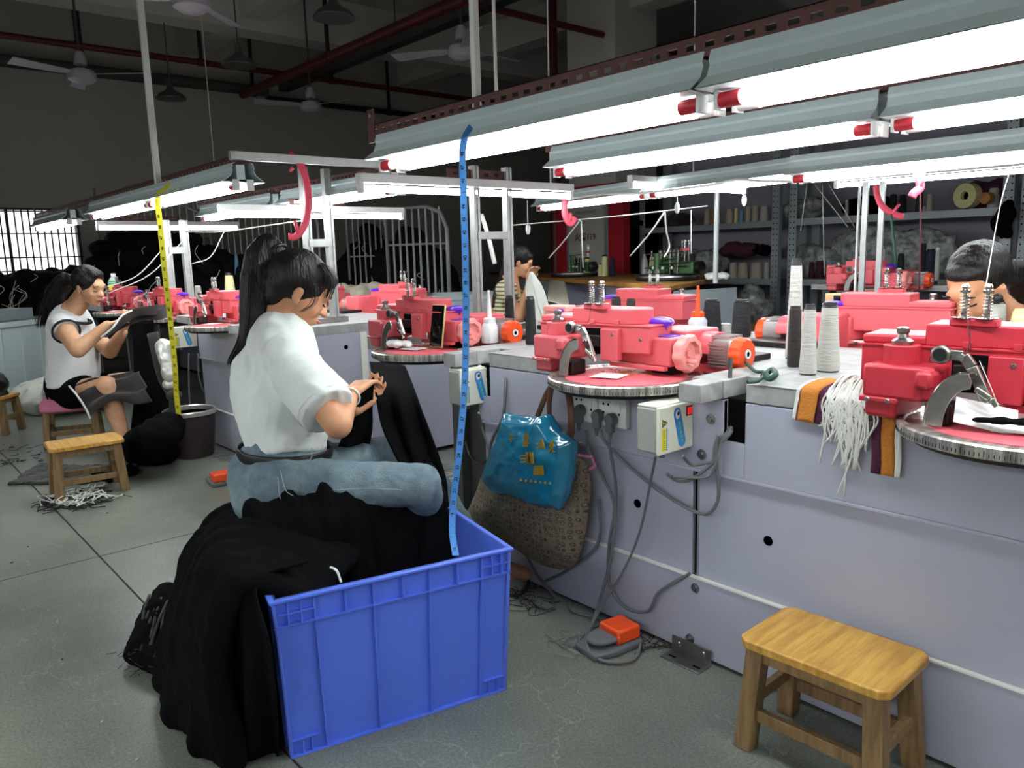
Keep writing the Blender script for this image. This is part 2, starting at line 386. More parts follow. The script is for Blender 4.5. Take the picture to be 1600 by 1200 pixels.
# organic surfaces: overlapping closed shapes -> one voxel-remeshed skin
class Org(G):
    def cap(s, a, b, ra, rb, n=16, fl=None, k=1, flat0=False, flat1=False):
        a = V(a); b = V(b); d = (b - a); L = max(d.length, 1e-5); t = d / L; P = []; R = []
        if not flat0:
            for i in range(5):
                q = PI / 2 * (1 - i / 5) ; P.append(a - t * ra * math.sin(q)); R.append(max(ra * math.cos(q), 1e-4))
        P.append(a); R.append(ra); P.append(b); R.append(rb)
        if not flat1:
            for i in range(1, 6):
                q = PI / 2 * i / 5; P.append(b + t * rb * math.sin(q)); R.append(max(rb * math.cos(q), 1e-4))
        if fl: R = [(r, r * k) for r in R]
        return s.tube(P, R, n, flat=fl)
    def organic(s, name, m, parent=None, vox=.008, it=4, wr=0, ws=8, wst=(1, 1, 1), fine=0):
        me = bpy.data.meshes.new(name); me.from_pydata([tuple(p) for p in s.v], [], s.f)
        o = bpy.data.objects.new(name, me); COL.objects.link(o)
        bm = bmesh.new(); bm.from_mesh(me); bmesh.ops.recalc_face_normals(bm, faces=bm.faces); bm.to_mesh(me); bm.free()
        q = o.modifiers.new('r', 'REMESH'); q.mode = 'VOXEL'; q.voxel_size = vox; q.adaptivity = 0
        if it: q = o.modifiers.new('m', 'SMOOTH'); q.factor = .5; q.iterations = it
        me2 = bpy.data.meshes.new_from_object(o.evaluated_get(bpy.context.evaluated_depsgraph_get()))
        bpy.data.objects.remove(o); me2.name = name
        if wr:
            n = len(me2.vertices); co = [v.co.copy() for v in me2.vertices]; no = [v.normal.copy() for v in me2.vertices]
            W_ = V(wst)
            for i in range(n):
                p = V((co[i].x * W_.x, co[i].y * W_.y, co[i].z * W_.z)) * ws
                q = noise.noise(p) ; q2 = 1 - abs(noise.noise(p * 1.9 + V((7, 3, 1)))) * 2
                me2.vertices[i].co = co[i] + no[i] * wr * (q + .6 * q2)
        me2.materials.clear(); me2.materials.append(M[m])
        for p in me2.polygons: p.use_smooth = True; p.material_index = 0
        r = bpy.data.objects.new(name, me2); COL.objects.link(r)
        if parent: r.parent = parent
        return r
# ================================================================ SETTING
X0, X1, Y0, Y1, ZC = -11.0, 3.2, -3.4, 16.0, 4.3
fl = struct(G().box(X0 - .2, X1 + .2, Y0 - .2, Y1 + .2, -.12, -.012).build('floor', 'hole'))
xs = [X0, -7.42, -3.4, .6, X1]; ys = [Y0, -3.3, .68, 4.7, 8.7, 12.7, Y1]
g = .0035
for i in range(len(xs) - 1):
    for j in range(len(ys) - 1):
        if ys[j + 1] - ys[j] < .3: continue
        G().box(xs[i] + g, xs[i + 1] - g, ys[j] + g, ys[j + 1] - g, -.012, 0).build('floor_slab', 'floor', fl)
struct(G().box(X0 - .2, X1 + .2, Y0 - .2, Y1 + .2, ZC, ZC + .15).build('ceiling', 'ceil'))
WY0, WY1, WZ0, WZ1 = .3, 2.415, .95, 1.885
gl = G(); gl.box(X0 - .2, X0, Y0, WY0, 0, ZC); gl.box(X0 - .2, X0, WY1, Y1, 0, ZC); gl.box(X0 - .2, X0, WY0, WY1, 0, WZ0); gl.box(X0 - .2, X0, WY0, WY1, WZ1, ZC)
struct(gl.build('wall_left', 'walldark'))
struct(G().box(X0, X1, Y1, Y1 + .2, 0, ZC).build('wall_far', 'walldark'))
struct(G().box(X0, X1, Y0 - .2, Y0, 0, ZC).build('wall_front', 'walldark'))
struct(G().box(X1, X1 + .2, Y0, Y1, 0, ZC).build('wall_right', 'walldark'))
struct(G().box(-6.15, X1, 7.85, 7.95, 0, 2.5).build('wall_back', 'wallback'))
wn = struct(thing('window_1', None, None, (X0, 0, 0)))
G().box(-.12, -.11, WY0, WY1, WZ0, WZ1).build('window_pane', 'outside', wn)
q = G(); q.box(-.1, .02, WY0, WY0 + .03, WZ0, WZ1); q.box(-.1, .02, WY1 - .03, WY1, WZ0, WZ1); q.box(-.1, .02, WY0, WY1, WZ1 - .02, WZ1); q.box(-.1, .02, WY0, WY1, WZ0, WZ0 + .03)
q.build('window_frame', 'bar', wn)
for k in range(1, 29):
    y = WY1 - .0225 - k * .0735
    if y > WY0 + .03: G().bar((.03, y, WZ0), (.03, y, WZ1), .015, .009, (1, 0, 0)).build('window_bar', 'bar', wn)
G().bar((.045, 1.645, WZ0), (.045, 1.645, WZ1), .028, .028, (1, 0, 0)).build('window_bar', 'bar', wn)
for z in (1.845, 1.58, 1.30, 1.14): G().bar((.04, WY0, z), (.04, WY1, z), .009, .015).build('window_bar', 'bar', wn)
# column + beams
struct(G().box(-6.93, -6.17, 7.0, 7.75, 0, ZC).build('trim_1', 'column', bev=.01))
struct(G().box(-6.15, -6.13, 7.05, 7.75, 0, 1.9).build('trim_2', 'hole'))
k = 3
for xx, w in ((-9.15, .35), (-4.6, .35), (-1.0, .35)):
    struct(G().box(xx - w / 2, xx + w / 2, Y0, Y1, 3.78, ZC).build('trim_%d' % k, 'column')); k += 1
for yy in (4.0, 7.4, 11.5):
    struct(G().box(X0, X1, yy - .15, yy + .15, 3.9, ZC).build('trim_%d' % k, 'column')); k += 1

# ---------------------------------------------------------------- overhead services
def pipe(name, label, a, b, r, m, hang=(), cat='pipe'):
    a = V(a); b = V(b); t = thing(name, label, cat, a)
    G().cyl((0, 0, 0), b - a, r).build('pipe_run', m, t, smooth=1)
    d = (b - a).normalized()
    for h in hang: G().cyl(d * (h - .04), d * (h + .04), r * 1.25).build('coupling', m, t, smooth=1)
    for h in hang:
        G().box(-.018, .018, -.018, .018, 0, ZC - a.z).build('hanger_rod', 'pipe_black', t).location = d * h
    return t
pipe('fire_pipe', 'thin red sprinkler pipe crossing the ceiling behind the top left fan', (-9.6, Y0 + .1, 3.5), (-9.6, Y1, 3.5), .035, 'pipe_red', (5.6, 6.9, 8.6, 11))
pipe('lagged_pipe', 'thick dark lagged pipe crossing low along the left wall', (-10.72, Y0 + .1, 3.5), (-10.72, 4.9, 3.5), .07, 'pipe_grey', (5.9, 8))
pipe('fire_pipe', 'red sprinkler pipe nearest the camera at the top edge', (-6.35, Y0 + .1, 3.62), (-6.35, Y1, 3.62), .035, 'pipe_red', (8.4, 10.5))
pipe('fire_pipe', 'stout dark red main pipe running towards the left wall', (X0 + .4, 4.5, 3.4), (X1, 4.5, 3.4), .055, 'pipe_red', (2.4, 4.9, 7.6))
pipe('fire_pipe', 'dark thin pipe crossing behind the cable tray', (-11 + .25, 4.9, 3.42), (-10.75, 14, 3.42), .04, 'pipe_black', (2, 4.2))
t = thing('cable_tray', 'long black cable tray hung on thin rods below the ceiling', 'cable tray', (X0, 5.28, 3.62))
G().box(0, 14, -.06, .06, -.03, 0).build('tray_base', 'pipe_black', t); G().box(0, 14, -.075, -.06, -.03, .09).build('tray_side', 'pipe_grey', t); G().box(0, 14, .06, .075, -.03, .09).build('tray_side', 'pipe_grey', t)
for x in (1.4, 3.0, 4.3, 5.4, 7): G().cyl((x, 0, 0), (x, 0, ZC - 3.62), .008, n=8).build('hanger_rod', 'pipe_grey', t)
t = pipe('fire_riser', 'dark red vertical riser pipe in front of the column', (-7.08, 6.9, 0), (-7.08, 6.9, ZC), .065, 'pipe_red')
G().cyl((-.0, 0, 2.62), (0, 0, 2.70), .09).build('coupling', 'pipe_red', t, smooth=1)
G().cyl((0, 0, 3.05), (0, 0, 3.1), .085).build('coupling', 'pipe_red', t, smooth=1)

def make_fan():
    t = thing('ceiling_fan', '', 'fan')
    G().lathe([(.03, .26), (.055, .2), (.06, .14), (.035, .13)]).build('canopy_cup', 'fan', t, smooth=1)
    G().lathe([(.04, .11), (.11, .085), (.13, .04), (.125, .0), (.08, -.03), (0, -.035)], n=32).build('motor_hub', 'fan', t, smooth=1)
    G().cyl((0, 0, .1), (0, 0, ZC - 2.95), .012, n=10).build('down_rod', 'lampdark', t, smooth=1)
    for k in range(3):
        R_ = Matrix.Rotation(k * 2 * PI / 3, 3, 'Z')
        b = G(); pts = [(.10, -.03), (.2, -.05), (.66, -.075), (.68, .06), (.2, .045), (.10, .03)]
        vs = [R_ @ V((x, y, .05 + y * .25)) for x, y in pts] + [R_ @ V((x, y, .056 + y * .25)) for x, y in pts]
        b.add(vs, [tuple(range(5, -1, -1)), tuple(range(6, 12))] + [(i, (i + 1) % 6, 6 + (i + 1) % 6, 6 + i) for i in range(6)])
        b.build('blade', 'fan', t)
    return t
f0 = make_fan(); fan_pts = [((-8.62, 2.07, 2.95), .9, 'white ceiling fan at upper left, nearest the left wall'), ((-5.84, 2.16, 2.95), .2, 'white ceiling fan cut by the top edge above the left pole'),
    ((-8.87, 4.6, 2.95), .35, 'small white ceiling fan beyond the cable tray'), ((-5.83, 4.55, 2.95), 1.6, 'white ceiling fan right behind the tall central pole')]
for i, (p, r, lb) in enumerate(fan_pts):
    if i == 0: f0.location = p; f0.rotation_euler.z = r; f0['label'] = lb; f0['group'] = 'ceiling fans'
    else: dup(f0, p, r, lb, 'ceiling fans')
def make_pend():
    t = thing('pendant_lamp', '', 'lamp')
    G().lathe([(.16, -.02), (.162, -.01), (.13, .03), (.06, .07), (.035, .10), (.03, .14), (.03, .18), (0, .185)], n=32).build('lamp_shade', 'lampdark', t, smooth=1)
    G().lathe([(0, .01), (.14, -.005), (.155, -.018)], n=32).build('diffuser', 'lampdark', t, smooth=1)
    G().cyl((0, 0, .18), (0, 0, ZC - 3.0), .007, n=8).build('cord', 'lampdark', t)
    return t
l0 = make_pend()
for i, (p, lb) in enumerate([((-5.59, 3.14, 3.0), 'grey unlit pendant shade crossing near the top edge, largest of three'), ((-9.25, 3.1, 3.0), 'small dark unlit pendant lamp right of the left pole'), ((-7.4, 3.13, 3.0), 'dark unlit pendant lamp between the two red pipes')]):
    if i == 0: l0.location = p; l0['label'] = lb; l0['group'] = 'unlit pendant lamps'
    else: dup(l0, p, None, lb, 'unlit pendant lamps')
p = ad(1332, 140, 10.5)
t = thing('air_conditioner', 'square white ceiling cassette air conditioner beyond the back wall', 'air conditioner', p)
G().box(-.5, .5, -.5, .5, 0, .06).build('panel', 'fan', t, bev=.01); G().box(-.3, .3, -.3, .3, -.008, .0).build('grille', 'lampdark', t); G().box(-.4, .4, -.4, .4, .06, ZC - p.z).build('casing', 'walldark', t)
for s in (-1, 1): G().box(-.3, .3, s * .38 - .03, s * .38 + .03, -.006, .0).build('louvre', 'lampdark', t)

# ================================================================ TABLES
def worktable(xa, xb, notches, bays, label, dials, rdials, ya=1.75, yb=2.88, front_only=False):
    """bays: x ranges of the front panel that exist"""
    t = thing('workbench', label, 'workbench', ((xa + xb) / 2, (ya + yb) / 2, 0)); o = V((-(xa + xb) / 2, -(ya + yb) / 2, 0))
    # top with cable notches in the front edge
    pts = [(xa, yb), (xa, ya)]
    for n0, n1 in notches: pts += [(n0, ya), (n0, ya + .11), (n1, ya + .11), (n1, ya)]
    pts += [(xb, ya), (xb, yb)]
    g_ = G(o); 
    cuts = [xa] + [v for n in notches for v in n] + [xb]
    fc = sorted([(n0, n1, .11) for n0, n1 in notches] + [(c - .275, c + .262, .29) for c in dials])
    rc = sorted([(c - .262, c + .275, .29) for c in rdials])
    def strip(x, x2):
        mid = (x + x2) / 2; y0 = ya + max([d for n0, n1, d in fc if n0 < mid < n1] + [0]); y1 = yb - max([d for n0, n1, d in rc if n0 < mid < n1] + [0])
        g_.box(x, x2, y0, y1, .775, .825)
    br = sorted(set([xa, xb] + [min(max(v, xa), xb) for n in fc + rc for v in n[:2]]))
    for x, x2 in zip(br, br[1:]):
        if x2 - x > .001: strip(x, x2)
    g_.build('tabletop', 'top', t, bev=.003)
    for side, yy, sg in ((0, ya, 1), (1, yb, -1)):
        if side and front_only: continue
        for b0, b1, in bays:
            def P(y): return yy + sg * y
            def bx(name, x0, x1, y0, y1, z0, z1, m, bev=.002):
                G(o).box(x0, x1, min(P(y0), P(y1)), max(P(y0), P(y1)), z0, z1).build(name, m, t, bev=bev)
            nn = [n for n in notches if b0 - .05 < n[0] < b1] if not side else []
            # upper fascia, split round the notches
            xs_ = [b0] + [v for n in nn for v in n] + [b1]
            for i in range(0, len(xs_), 2):
                if xs_[i + 1] - xs_[i] > .02: bx('upper_panel', xs_[i], xs_[i + 1], .0, .018, .568, .772, 'panel')
            for n0, n1 in nn:
                bx('upper_panel', n0, n1, .0, .018, .568, .66, 'panel'); bx('notch_shade', n0 - .005, n1 + .005, .019, .025, .63, .775, 'hole', 0)  # black sheet behind the notch stands for the shade inside
                bx('notch_cheek', n0 - .003, n0, .003, .019, .66, .772, 'panel_edge', 0)
            bx('ledge', b0, b1, -.004, .028, .560, .568, 'panel', .001)
            # middle panels with a black gap between sheets
            gaps = [v for v in ((-2.06), (-1.258), (-.1), (-5.15)) if b0 < v < b1] if not side else []
            xs_ = [b0] + [v for gg in gaps for v in (gg - .011, gg + .011)] + [b1]
            for i in range(0, len(xs_), 2): bx('middle_panel', xs_[i], xs_[i + 1], .010, .026, .248, .560, 'panel')
            for gg in gaps:
                bx('gap_shade', gg - .02, gg + .02, .027, .03, .248, .56, 'hole', 0)  # black backing sheet, painted shade between the panels
                bx('gap_edge', gg + .007, gg + .011, .008, .012, .248, .56, 'alu', 0)
            bx('edge_strip', b0, b1, -.002, .012, .243, .248, 'panel_edge', 0)
            bx('lower_panel', b0, b1, .002, .018, .012, .243, 'panel')
            bx('plinth_shade', b0, b1, .02, .03, .0, .02, 'hole', 0)  # black strip in place of the shade below the panel
            if not side:
                for hx in [v for v in (-1.47, -1.03, -2.13, -.3) if b0 < v < b1]:
                    G(o).lathe([(.0, 0), (.0135, 0)], (hx, P(.0092), .413), (0, -1, 0), 24).build('cable_hole', 'hole', t)
    for lx in [v for b in bays for v in (b[0] + .05, b[1] - .05)]:
        for yy in (ya + .08, yb - .08): G(o).box(lx - .025, lx + .025, yy - .025, yy + .025, 0, .775).build('leg', 'lampdark', t)
    return t, o
DX = [-.475, -1.53, -2.60, 0.58]
t1, o1 = worktable(-3.0, 1.6, [(-2.22, -2.15), (-1.165, -1.10), (-.10, -.03)], [(-2.2, 1.58)], 'long white-topped workbench with lavender front panels in the foreground', [-.475, -1.53, -2.6, .58], [-1.32, -2.40, -.24])
G(o1).box(-2.40, -2.35, 1.76, 1.81, 0, .775).build('leg', 'lampdark', t1)
G(o1).box(-2.38, -2.2, 1.80, 1.815, 0.0, .775).build('return_panel', 'lampdark', t1)
G(o1).box(-2.9, -2.35, 2.77, 2.82, .72, .775).build('rear_rail', 'lampdark', t1)
for xx in (-2.95,):
    for yy in (1.82, 2.8): G(o1).box(xx - .025, xx + .025, yy - .025, yy + .025, 0, .775).build('leg', 'lampdark', t1)
t2, o2 = worktable(-9.2, -3.76, [(-5.28, -5.18), (-6.33, -6.25), (-7.4, -7.3)], [(-5.15, -3.775), (-9.1, -8.1)], 'long white-topped workbench with lavender panels in the left background', [-4.72, -5.8, -6.88], [-4.5, -5.58, -6.66])
G(o2).box(-3.775, -3.76, 1.77, 2.85, .03, .775).build('end_panel', 'panel', t2, bev=.002)
G(o2).box(-3.762, -3.752, 2.15, 2.19, .02, .775).build('end_batten', 'panel_edge', t2)
G(o2).lathe([(0, 0), (.012, 0)], (-3.758, 2.06, .70), (1, 0, 0), 16).build('cable_hole', 'hole', t2)
for xx in (-6.2, -7.1):
    for yy in (1.85, 2.8): G(o2).box(xx - .025, xx + .025, yy - .025, yy + .025, 0, .775).build('leg', 'lampdark', t2)
# machine support blocks in front of the benches
def block(cx, lb):
    o = G().box(-.07, 0, -.035, .065, -.05, 0).build('support_block', 'top', bev=.003); o.location = (cx, 1.684, .825)
    return tag(o, lb, 'wood block', 'machine support blocks')
block(-2.22, 'white block jutting from the bench under the machine with the phone')
block(-1.168, 'white block jutting from the bench above the cream box with the red switch')
block(-4.28, 'white block under the first machine of the left background bench')
# bolts and pins on the lavender panels
def bolt(x, z, lb, y=1.749):
    o = G().lathe([(.0, .009), (.007, .009), (.0075, .003), (.014, .002), (.0145, 0)], (0, 0, 0), (0, -1, 0), 18).build('dome_bolt', 'steel', smooth=1)
    o.location = (x, y, z); tag(o, lb, 'bolt', 'round bolts on the lavender panels')
bolt(-1.205, .715, 'round steel bolt on upper panel right of the cream switch box')
bolt(-1.232, .612, 'round steel bolt on upper panel just above the dark vertical gap', 1.748)
bolt(*[ay(1086, 919, 1.75)[i] for i in (0, 2)], 'round steel bolt on the bottom panel below the dark vertical gap', 1.751)
bolt(*[ay(1078, 998, 1.75)[i] for i in (0, 2)], 'round steel bolt just above the floor angle bracket', 1.751)
t = thing('angle_bracket', 'galvanised slotted angle bracket on the floor against the bench', 'bracket', (-1.245, 1.74, 0))
g_ = G(); g_.box(-.075, .06, -.004, .0, 0, .05); g_.build('wall_flange', 'steel', t, bev=.001)
g_ = G(); g_.box(-.075, .06, -.06, -.004, 0, .004); g_.build('floor_flange', 'steel', t, bev=.001)
for x in (-.05, .035): G().box(x - .012, x + .012, -.04, -.032, .0041, .0046).build('slot', 'hole', t); G().lathe([(0, .004), (.007, .003), (.009, 0)], (x, -.0045, .03), (0, -1, 0), 14).build('screw', 'steel', t, smooth=1)

# ================================================================ LIGHTS
def make_reflector(L=1.19):
    t = thing('tube_light', '', 'light')
    pr = [(-.035, .10), (-.045, .098), (-.052, .078), (-.048, .070), (-.058, .046), (-.092, .022), (-.098, .019)]
    full = [(y, z) for y, z in pr] + [(-y, z) for y, z in reversed(pr)]
    full2 = [(y * .985, z - .002) for y, z in full]
    g_ = G(); n = len(full); vs = []
    for x in (-L / 2 - .03, L / 2 + .03):
        vs += [(x, y, z) for y, z in full] + [(x, y, z) for y, z in full2]
    m = 2 * n; f = []
    for i in range(n - 1):
        f += [(i, i + 1, m + i + 1, m + i), (n + i + 1, n + i, m + n + i, m + n + i + 1)]
        f += [(i, n + i, n + i + 1, i + 1), (m + i + 1, m + n + i + 1, m + n + i, m + i)]
    f += [(0, m, m + n, n), (n - 1, 2 * n - 1, m + 2 * n - 1, m + n - 1)]
    g_.add(vs, f); g_.build('reflector', 'refl', t)
    G().box(-L / 2, L / 2, -.02, .02, .03, .095).build('ballast_tray', 'refl', t, bev=.002)
    for s in (-1, 1):
        G().cyl((-L / 2 + .03, s * .032, 0), (L / 2 - .03, s * .032, 0), .0135, n=14).build('tube', 'tube', t, smooth=1)
        for e in (-1, 1):
            G().cyl((e * (L / 2 - .035), s * .032, 0), (e * (L / 2 + .012), s * .032, 0), .0155, n=14).build('tube_cap', 'redcap' if s < 0 else 'white', t, smooth=1)
            G().box(e * (L / 2 + .012), e * (L / 2 + .02), s * .032 - .016, s * .032 + .016, -.018, .03).build('lamp_holder', 'white', t, bev=.001)
    return t
def make_batten(L=1.19):
    t = thing('batten_light', '', 'light')
    G().box(-L / 2, L / 2, -.02, .02, .022, .058).build('batten', 'white', t, bev=.003)
    G().cyl((-L / 2 + .02, 0, 0), (L / 2 - .02, 0, 0), .0135, n=14).build('tube', 'tube', t, smooth=1)
    for e in (-1, 1): G().box(e * (L / 2 - .02), e * (L / 2), -.014, .014, -.018, .03).build('lamp_holder', 'white', t, bev=.002)
    return t
def rail(xa, xb, Y, z, lb, n0=0):
    t = thing('slotted_rail', lb, 'rail', (xa, Y, z)); L = xb - xa; pt = .0465; g_ = G(); g_.box(0, L, -.002, .002, 0, .017); g_.box(0, L, -.002, .002, .029, .045); g_.box(0, L, -.002, .04, .043, .045)
    n = int(L / pt)
    for i in range(n + 1):
        g_.box(i * pt, min(i * pt + .021, L), -.002, .002, .017, .029)
    g_.build('slotted_angle', 'brown', t)
    G().box(-.012, .03, -.004, .0, -.012, .095).build('end_plate', 'brown', t); G().lathe([(0, .006), (.008, .005), (.009, 0)], (.01, -.004, .075), (0, -1, 0), 12).build('bolt', 'steel', t, smooth=1)
    return t
R0 = make_reflector(); B0 = make_batten(); used = [0, 0]
def light(kind, cx, cy, z, lb, rz=0, grp='twin tube lights over the benches'):
    src = (R0, B0)[kind]
    if not used[kind]: used[kind] = 1; src.location = (cx, cy, z); src.rotation_euler.z = rz; src['label'] = lb; src['group'] = grp; return src
    return dup(src, (cx, cy, z), rz, lb, grp)
ZT = 1.463
light(0, -1.60, 1.42, ZT, 'lit twin tube reflector light nearest the seated woman, on the front rail')
light(0, -.335, 1.42, ZT, 'lit twin tube reflector light at top right, front rail beyond the red caps')
light(0, .93, 1.42, ZT, 'lit twin tube reflector light on the front rail past the right edge')
light(0, -1.60, 2.2, ZT + .015, 'lit twin tube reflector light on the second rail, centre right')
light(0, -.325, 2.2, ZT + .015, 'lit twin tube reflector light on the second rail at the right edge')
light(0, .94, 2.2, ZT + .015, 'lit twin tube reflector light on the second rail past the right edge')
light(0, -1.17, 3.2, 1.455, 'lit tube light with grey reflector above the head of the far right woman')
light(0, .1, 3.2, 1.455, 'tube light on the third rail past the right edge')
light(0, -4.03, 1.42, 1.5, 'lit reflector light with bare end holders above the left bench')
light(0, -5.28, 1.42, 1.5, 'lit reflector light further left above the woman in the vest')
light(0, -7.2, 1.42, 1.5, 'lit reflector light at the far end of the left bench')
light(0, -4.0, 2.2, 1.50, 'lit reflector light on the rear rail over the left bench')
light(0, -5.4, 2.2, 1.50, 'lit reflector light farther along the rear rail over the left bench')
light(1, -2.75, 2.2, 1.445, 'white batten light crossing behind the blue tape measure', PI / 2, 'bare batten lights')
light(1, -4.3, 2.23, 1.43, 'white batten light crossing above the ponytailed woman', PI / 2, 'bare batten lights')
light(1, -7.1, 2.28, 1.48, 'white batten light crossing behind the yellow tape measure', PI / 2, 'bare batten lights')
light(1, -3.0, 4.12, 1.545, 'white batten light crossing at the near end of the green machine bench', PI / 2, 'bare batten lights')
light(1, -1.7, 4.6, 1.52, 'short lit batten light behind the hanging pink hooks', .1, 'bare batten lights')
for i, x in enumerate((-4.6, -3.1, -1.6, -.1, 1.4)): light(0, x, -1.0, 1.6, 'tube light on the bench row behind the camera, number %s from its left end' % ('one', 'two', 'three', 'four', 'five')[i])
for i, x in enumerate((-4.6, -3.1, -1.6, -.1, 1.4)): light(0, x, -2.0, 1.9, 'unseen tube light added behind the camera as front fill, number %s from its left end' % ('one', 'two', 'three', 'four', 'five')[i])  # extra row out of view, added to brighten the bench fronts
a = az(826, 329, 1.5); b = az(1050, 302, 1.5); c = (a + b) / 2; ry = math.atan2(b.y - a.y, b.x - a.x)
light(0, c.x, c.y, 1.5, 'long lit reflector light above the green machines', ry)
light(0, c.x + math.cos(ry) * 1.27, c.y + math.sin(ry) * 1.27, 1.5, 'lit reflector light over the near end of the green machine bench', ry)
rail(-2.33, 1.6, 1.42, 1.563, 'brown slotted angle rail carrying the front row of lights')
rail(-2.29, 1.6, 2.2, 1.578, 'brown slotted angle rail carrying the second row of lights')
rail(-8.0, -5.95, 1.42, 1.595, 'brown slotted angle rail at the far end of the left bench')
rail(-5.93, -3.38, 1.42, 1.595, 'brown slotted angle rail over the left bench')
rail(-6.2, -3.3, 2.2, 1.595, 'brown slotted rail at the back of the left bench')
for p, L, lb in (((-2.75, 2.2, 1.505), .32, 'short reddish slotted bracket on the batten behind the blue tape'), ((-4.3, 2.23, 1.49), .36, 'short brown slotted bracket above the batten over the ponytailed woman'), ((-7.1, 2.1, 1.54), .5, 'short reddish slotted bracket on the batten behind the yellow tape')):
    o = G(); o.box(-.002, .002, -L / 2, L / 2, 0, .012); o.box(-.002, .002, -L / 2, L / 2, .026, .038)
    for i in range(6): y = -L / 2 + i * (L - .03) / 5; o.box(-.002, .002, y, y + .03, .012, .026)
    o = o.build('slotted_bracket', 'brown'); o.location = p; tag(o, lb, 'bracket')
# poles up to the ceiling
def pole(x, y, z0, w, d, lb, z1=ZC - .0, m='white'):
    o = G().box(-w / 2, w / 2, -d / 2, d / 2, 0, z1 - z0).build('hanging_pole', m, bev=.002); o.location = (x, y, z0); return tag(o, lb, 'pole')
pole(-4.51, 1.40, 1.60, .03, .03, 'white square pole hanging down to the left bench rail')
pole(-1.78, 1.435, 1.575, .02, .02, 'thick white square pole rising from the front rail at centre')
pole(-1.735, 1.47, 1.575, .008, .008, 'thin white rod just right of the thick central pole')
pole(-.475, 1.44, 1.58, .012, .012, 'thin white rod at top right above the front rail')
pole(-.76, 2.22, 1.6, .012, .012, 'thin white rod holding the second rail at right')
pole(-3.05, 4.2, 1.605, .008, .008, 'thin rod holding the batten at the near end of the green machine bench')
pole(-3.75, 3.62, 1.6, .008, .008, 'thin rod holding the long reflector over the green machines', ZC)
pole(-7.1, 2.7, 1.54, .006, .006, 'thin wire holding the batten behind the yellow tape')
# ladder-like aluminium frames standing on the benches
def post(px0, py0, px1, py1, X, w, lb, name='frame_post', z0=.825):
    a = ax(px0, py0, X); o = G().box(-w / 2, w / 2, -w / 2, w / 2, 0, a.z - z0).build(name, 'alu', bev=.002); o.location = (X, a.y, z0); return tag(o, lb, 'post', 'aluminium frame posts')
def ladder(lb, X, ya, yb, zt, cross, w=.035, z0=.825, base=True, ext=0):
    t = thing('post_frame', lb, 'frame', (X, (ya + yb) / 2, z0)); o = V((0, -(ya + yb) / 2, -z0))
    for y in (ya, yb):
        g_ = G(o); g_.box(-w / 2, w / 2, y - w / 2, y - w / 2 + .012, z0, zt); g_.box(-w / 2, w / 2, y + w / 2 - .012, y + w / 2, z0, zt); g_.box(-w / 2, w / 2 - .006, y - w / 2 + .012, y + w / 2 - .012, z0, zt); g_.build('post', 'alu', t)
    for z in cross: G(o).box(-w / 2 + .002, w / 2 + .002, ya, yb, z - w / 2, z + w / 2).build('crossbar', 'alu', t, bev=.002)
    if base: G(o).box(-.05, .05, ya - .06, yb + .06, z0, z0 + .03).build('foot_plate', 'steel', t, bev=.002)
    return t
ya, yb = ax(741, 300, -2.75).y, ax(792, 300, -2.75).y
ladder('aluminium post frame behind the blue tape measure', -2.75, ya, yb, 1.56, (ax(768, 368, -2.75).z,), .034)
ya, yb = ax(478, 340, -3.95).y, ax(513, 340, -3.95).y
ladder('aluminium post frame at the end of the left bench behind the woman', -3.95, ya, yb, 1.66, (ax(495, 380, -3.95).z,), .04)
ya, yb = ax(262, 390, -6.2).y, ax(290, 390, -6.2).y
ladder('aluminium post frame behind the yellow tape measure', -6.2, ya, yb, 1.5, (ax(275, 391, -6.2).z,), .05)
ya = ax(360, 258, -3.38).y; yb = ax(603, 268, -3.38).y
o = G().box(-.015, .015, 0, yb - ya, -.018, .018).build('cross_rail', 'alu', bev=.002); o.location = (-3.38, ya, 1.625); tag(o, 'horizontal aluminium bar joining the two rails at left centre', 'rail')
a = ax(1092, 300, -2.95)
o = G().cyl((0, 0, 0), (0, 0, .75), .018, n=16).build('support_tube', 'rail', smooth=1); o.location = (-3.25, 4.75, .93); tag(o, 'pale round tube standing on the green machine bench', 'post')
for i, (px, w, lb) in enumerate(((1343, .010, 'thin white rod hanging above the grey-white cone at right'), (1353, .032, 'dull strip post left of the hanging pink hooks'), (1379, .03, 'aluminium strip post behind the green topped cone'))):
    a = ay(px, 300, 4.55); o = G().box(-w / 2, w / 2, -.008, .008, 0, a.z - .9 + .06).build('hanging_strip', 'alu' if i else 'white'); o.location = (a.x, 4.55, .9); tag(o, lb, 'post')
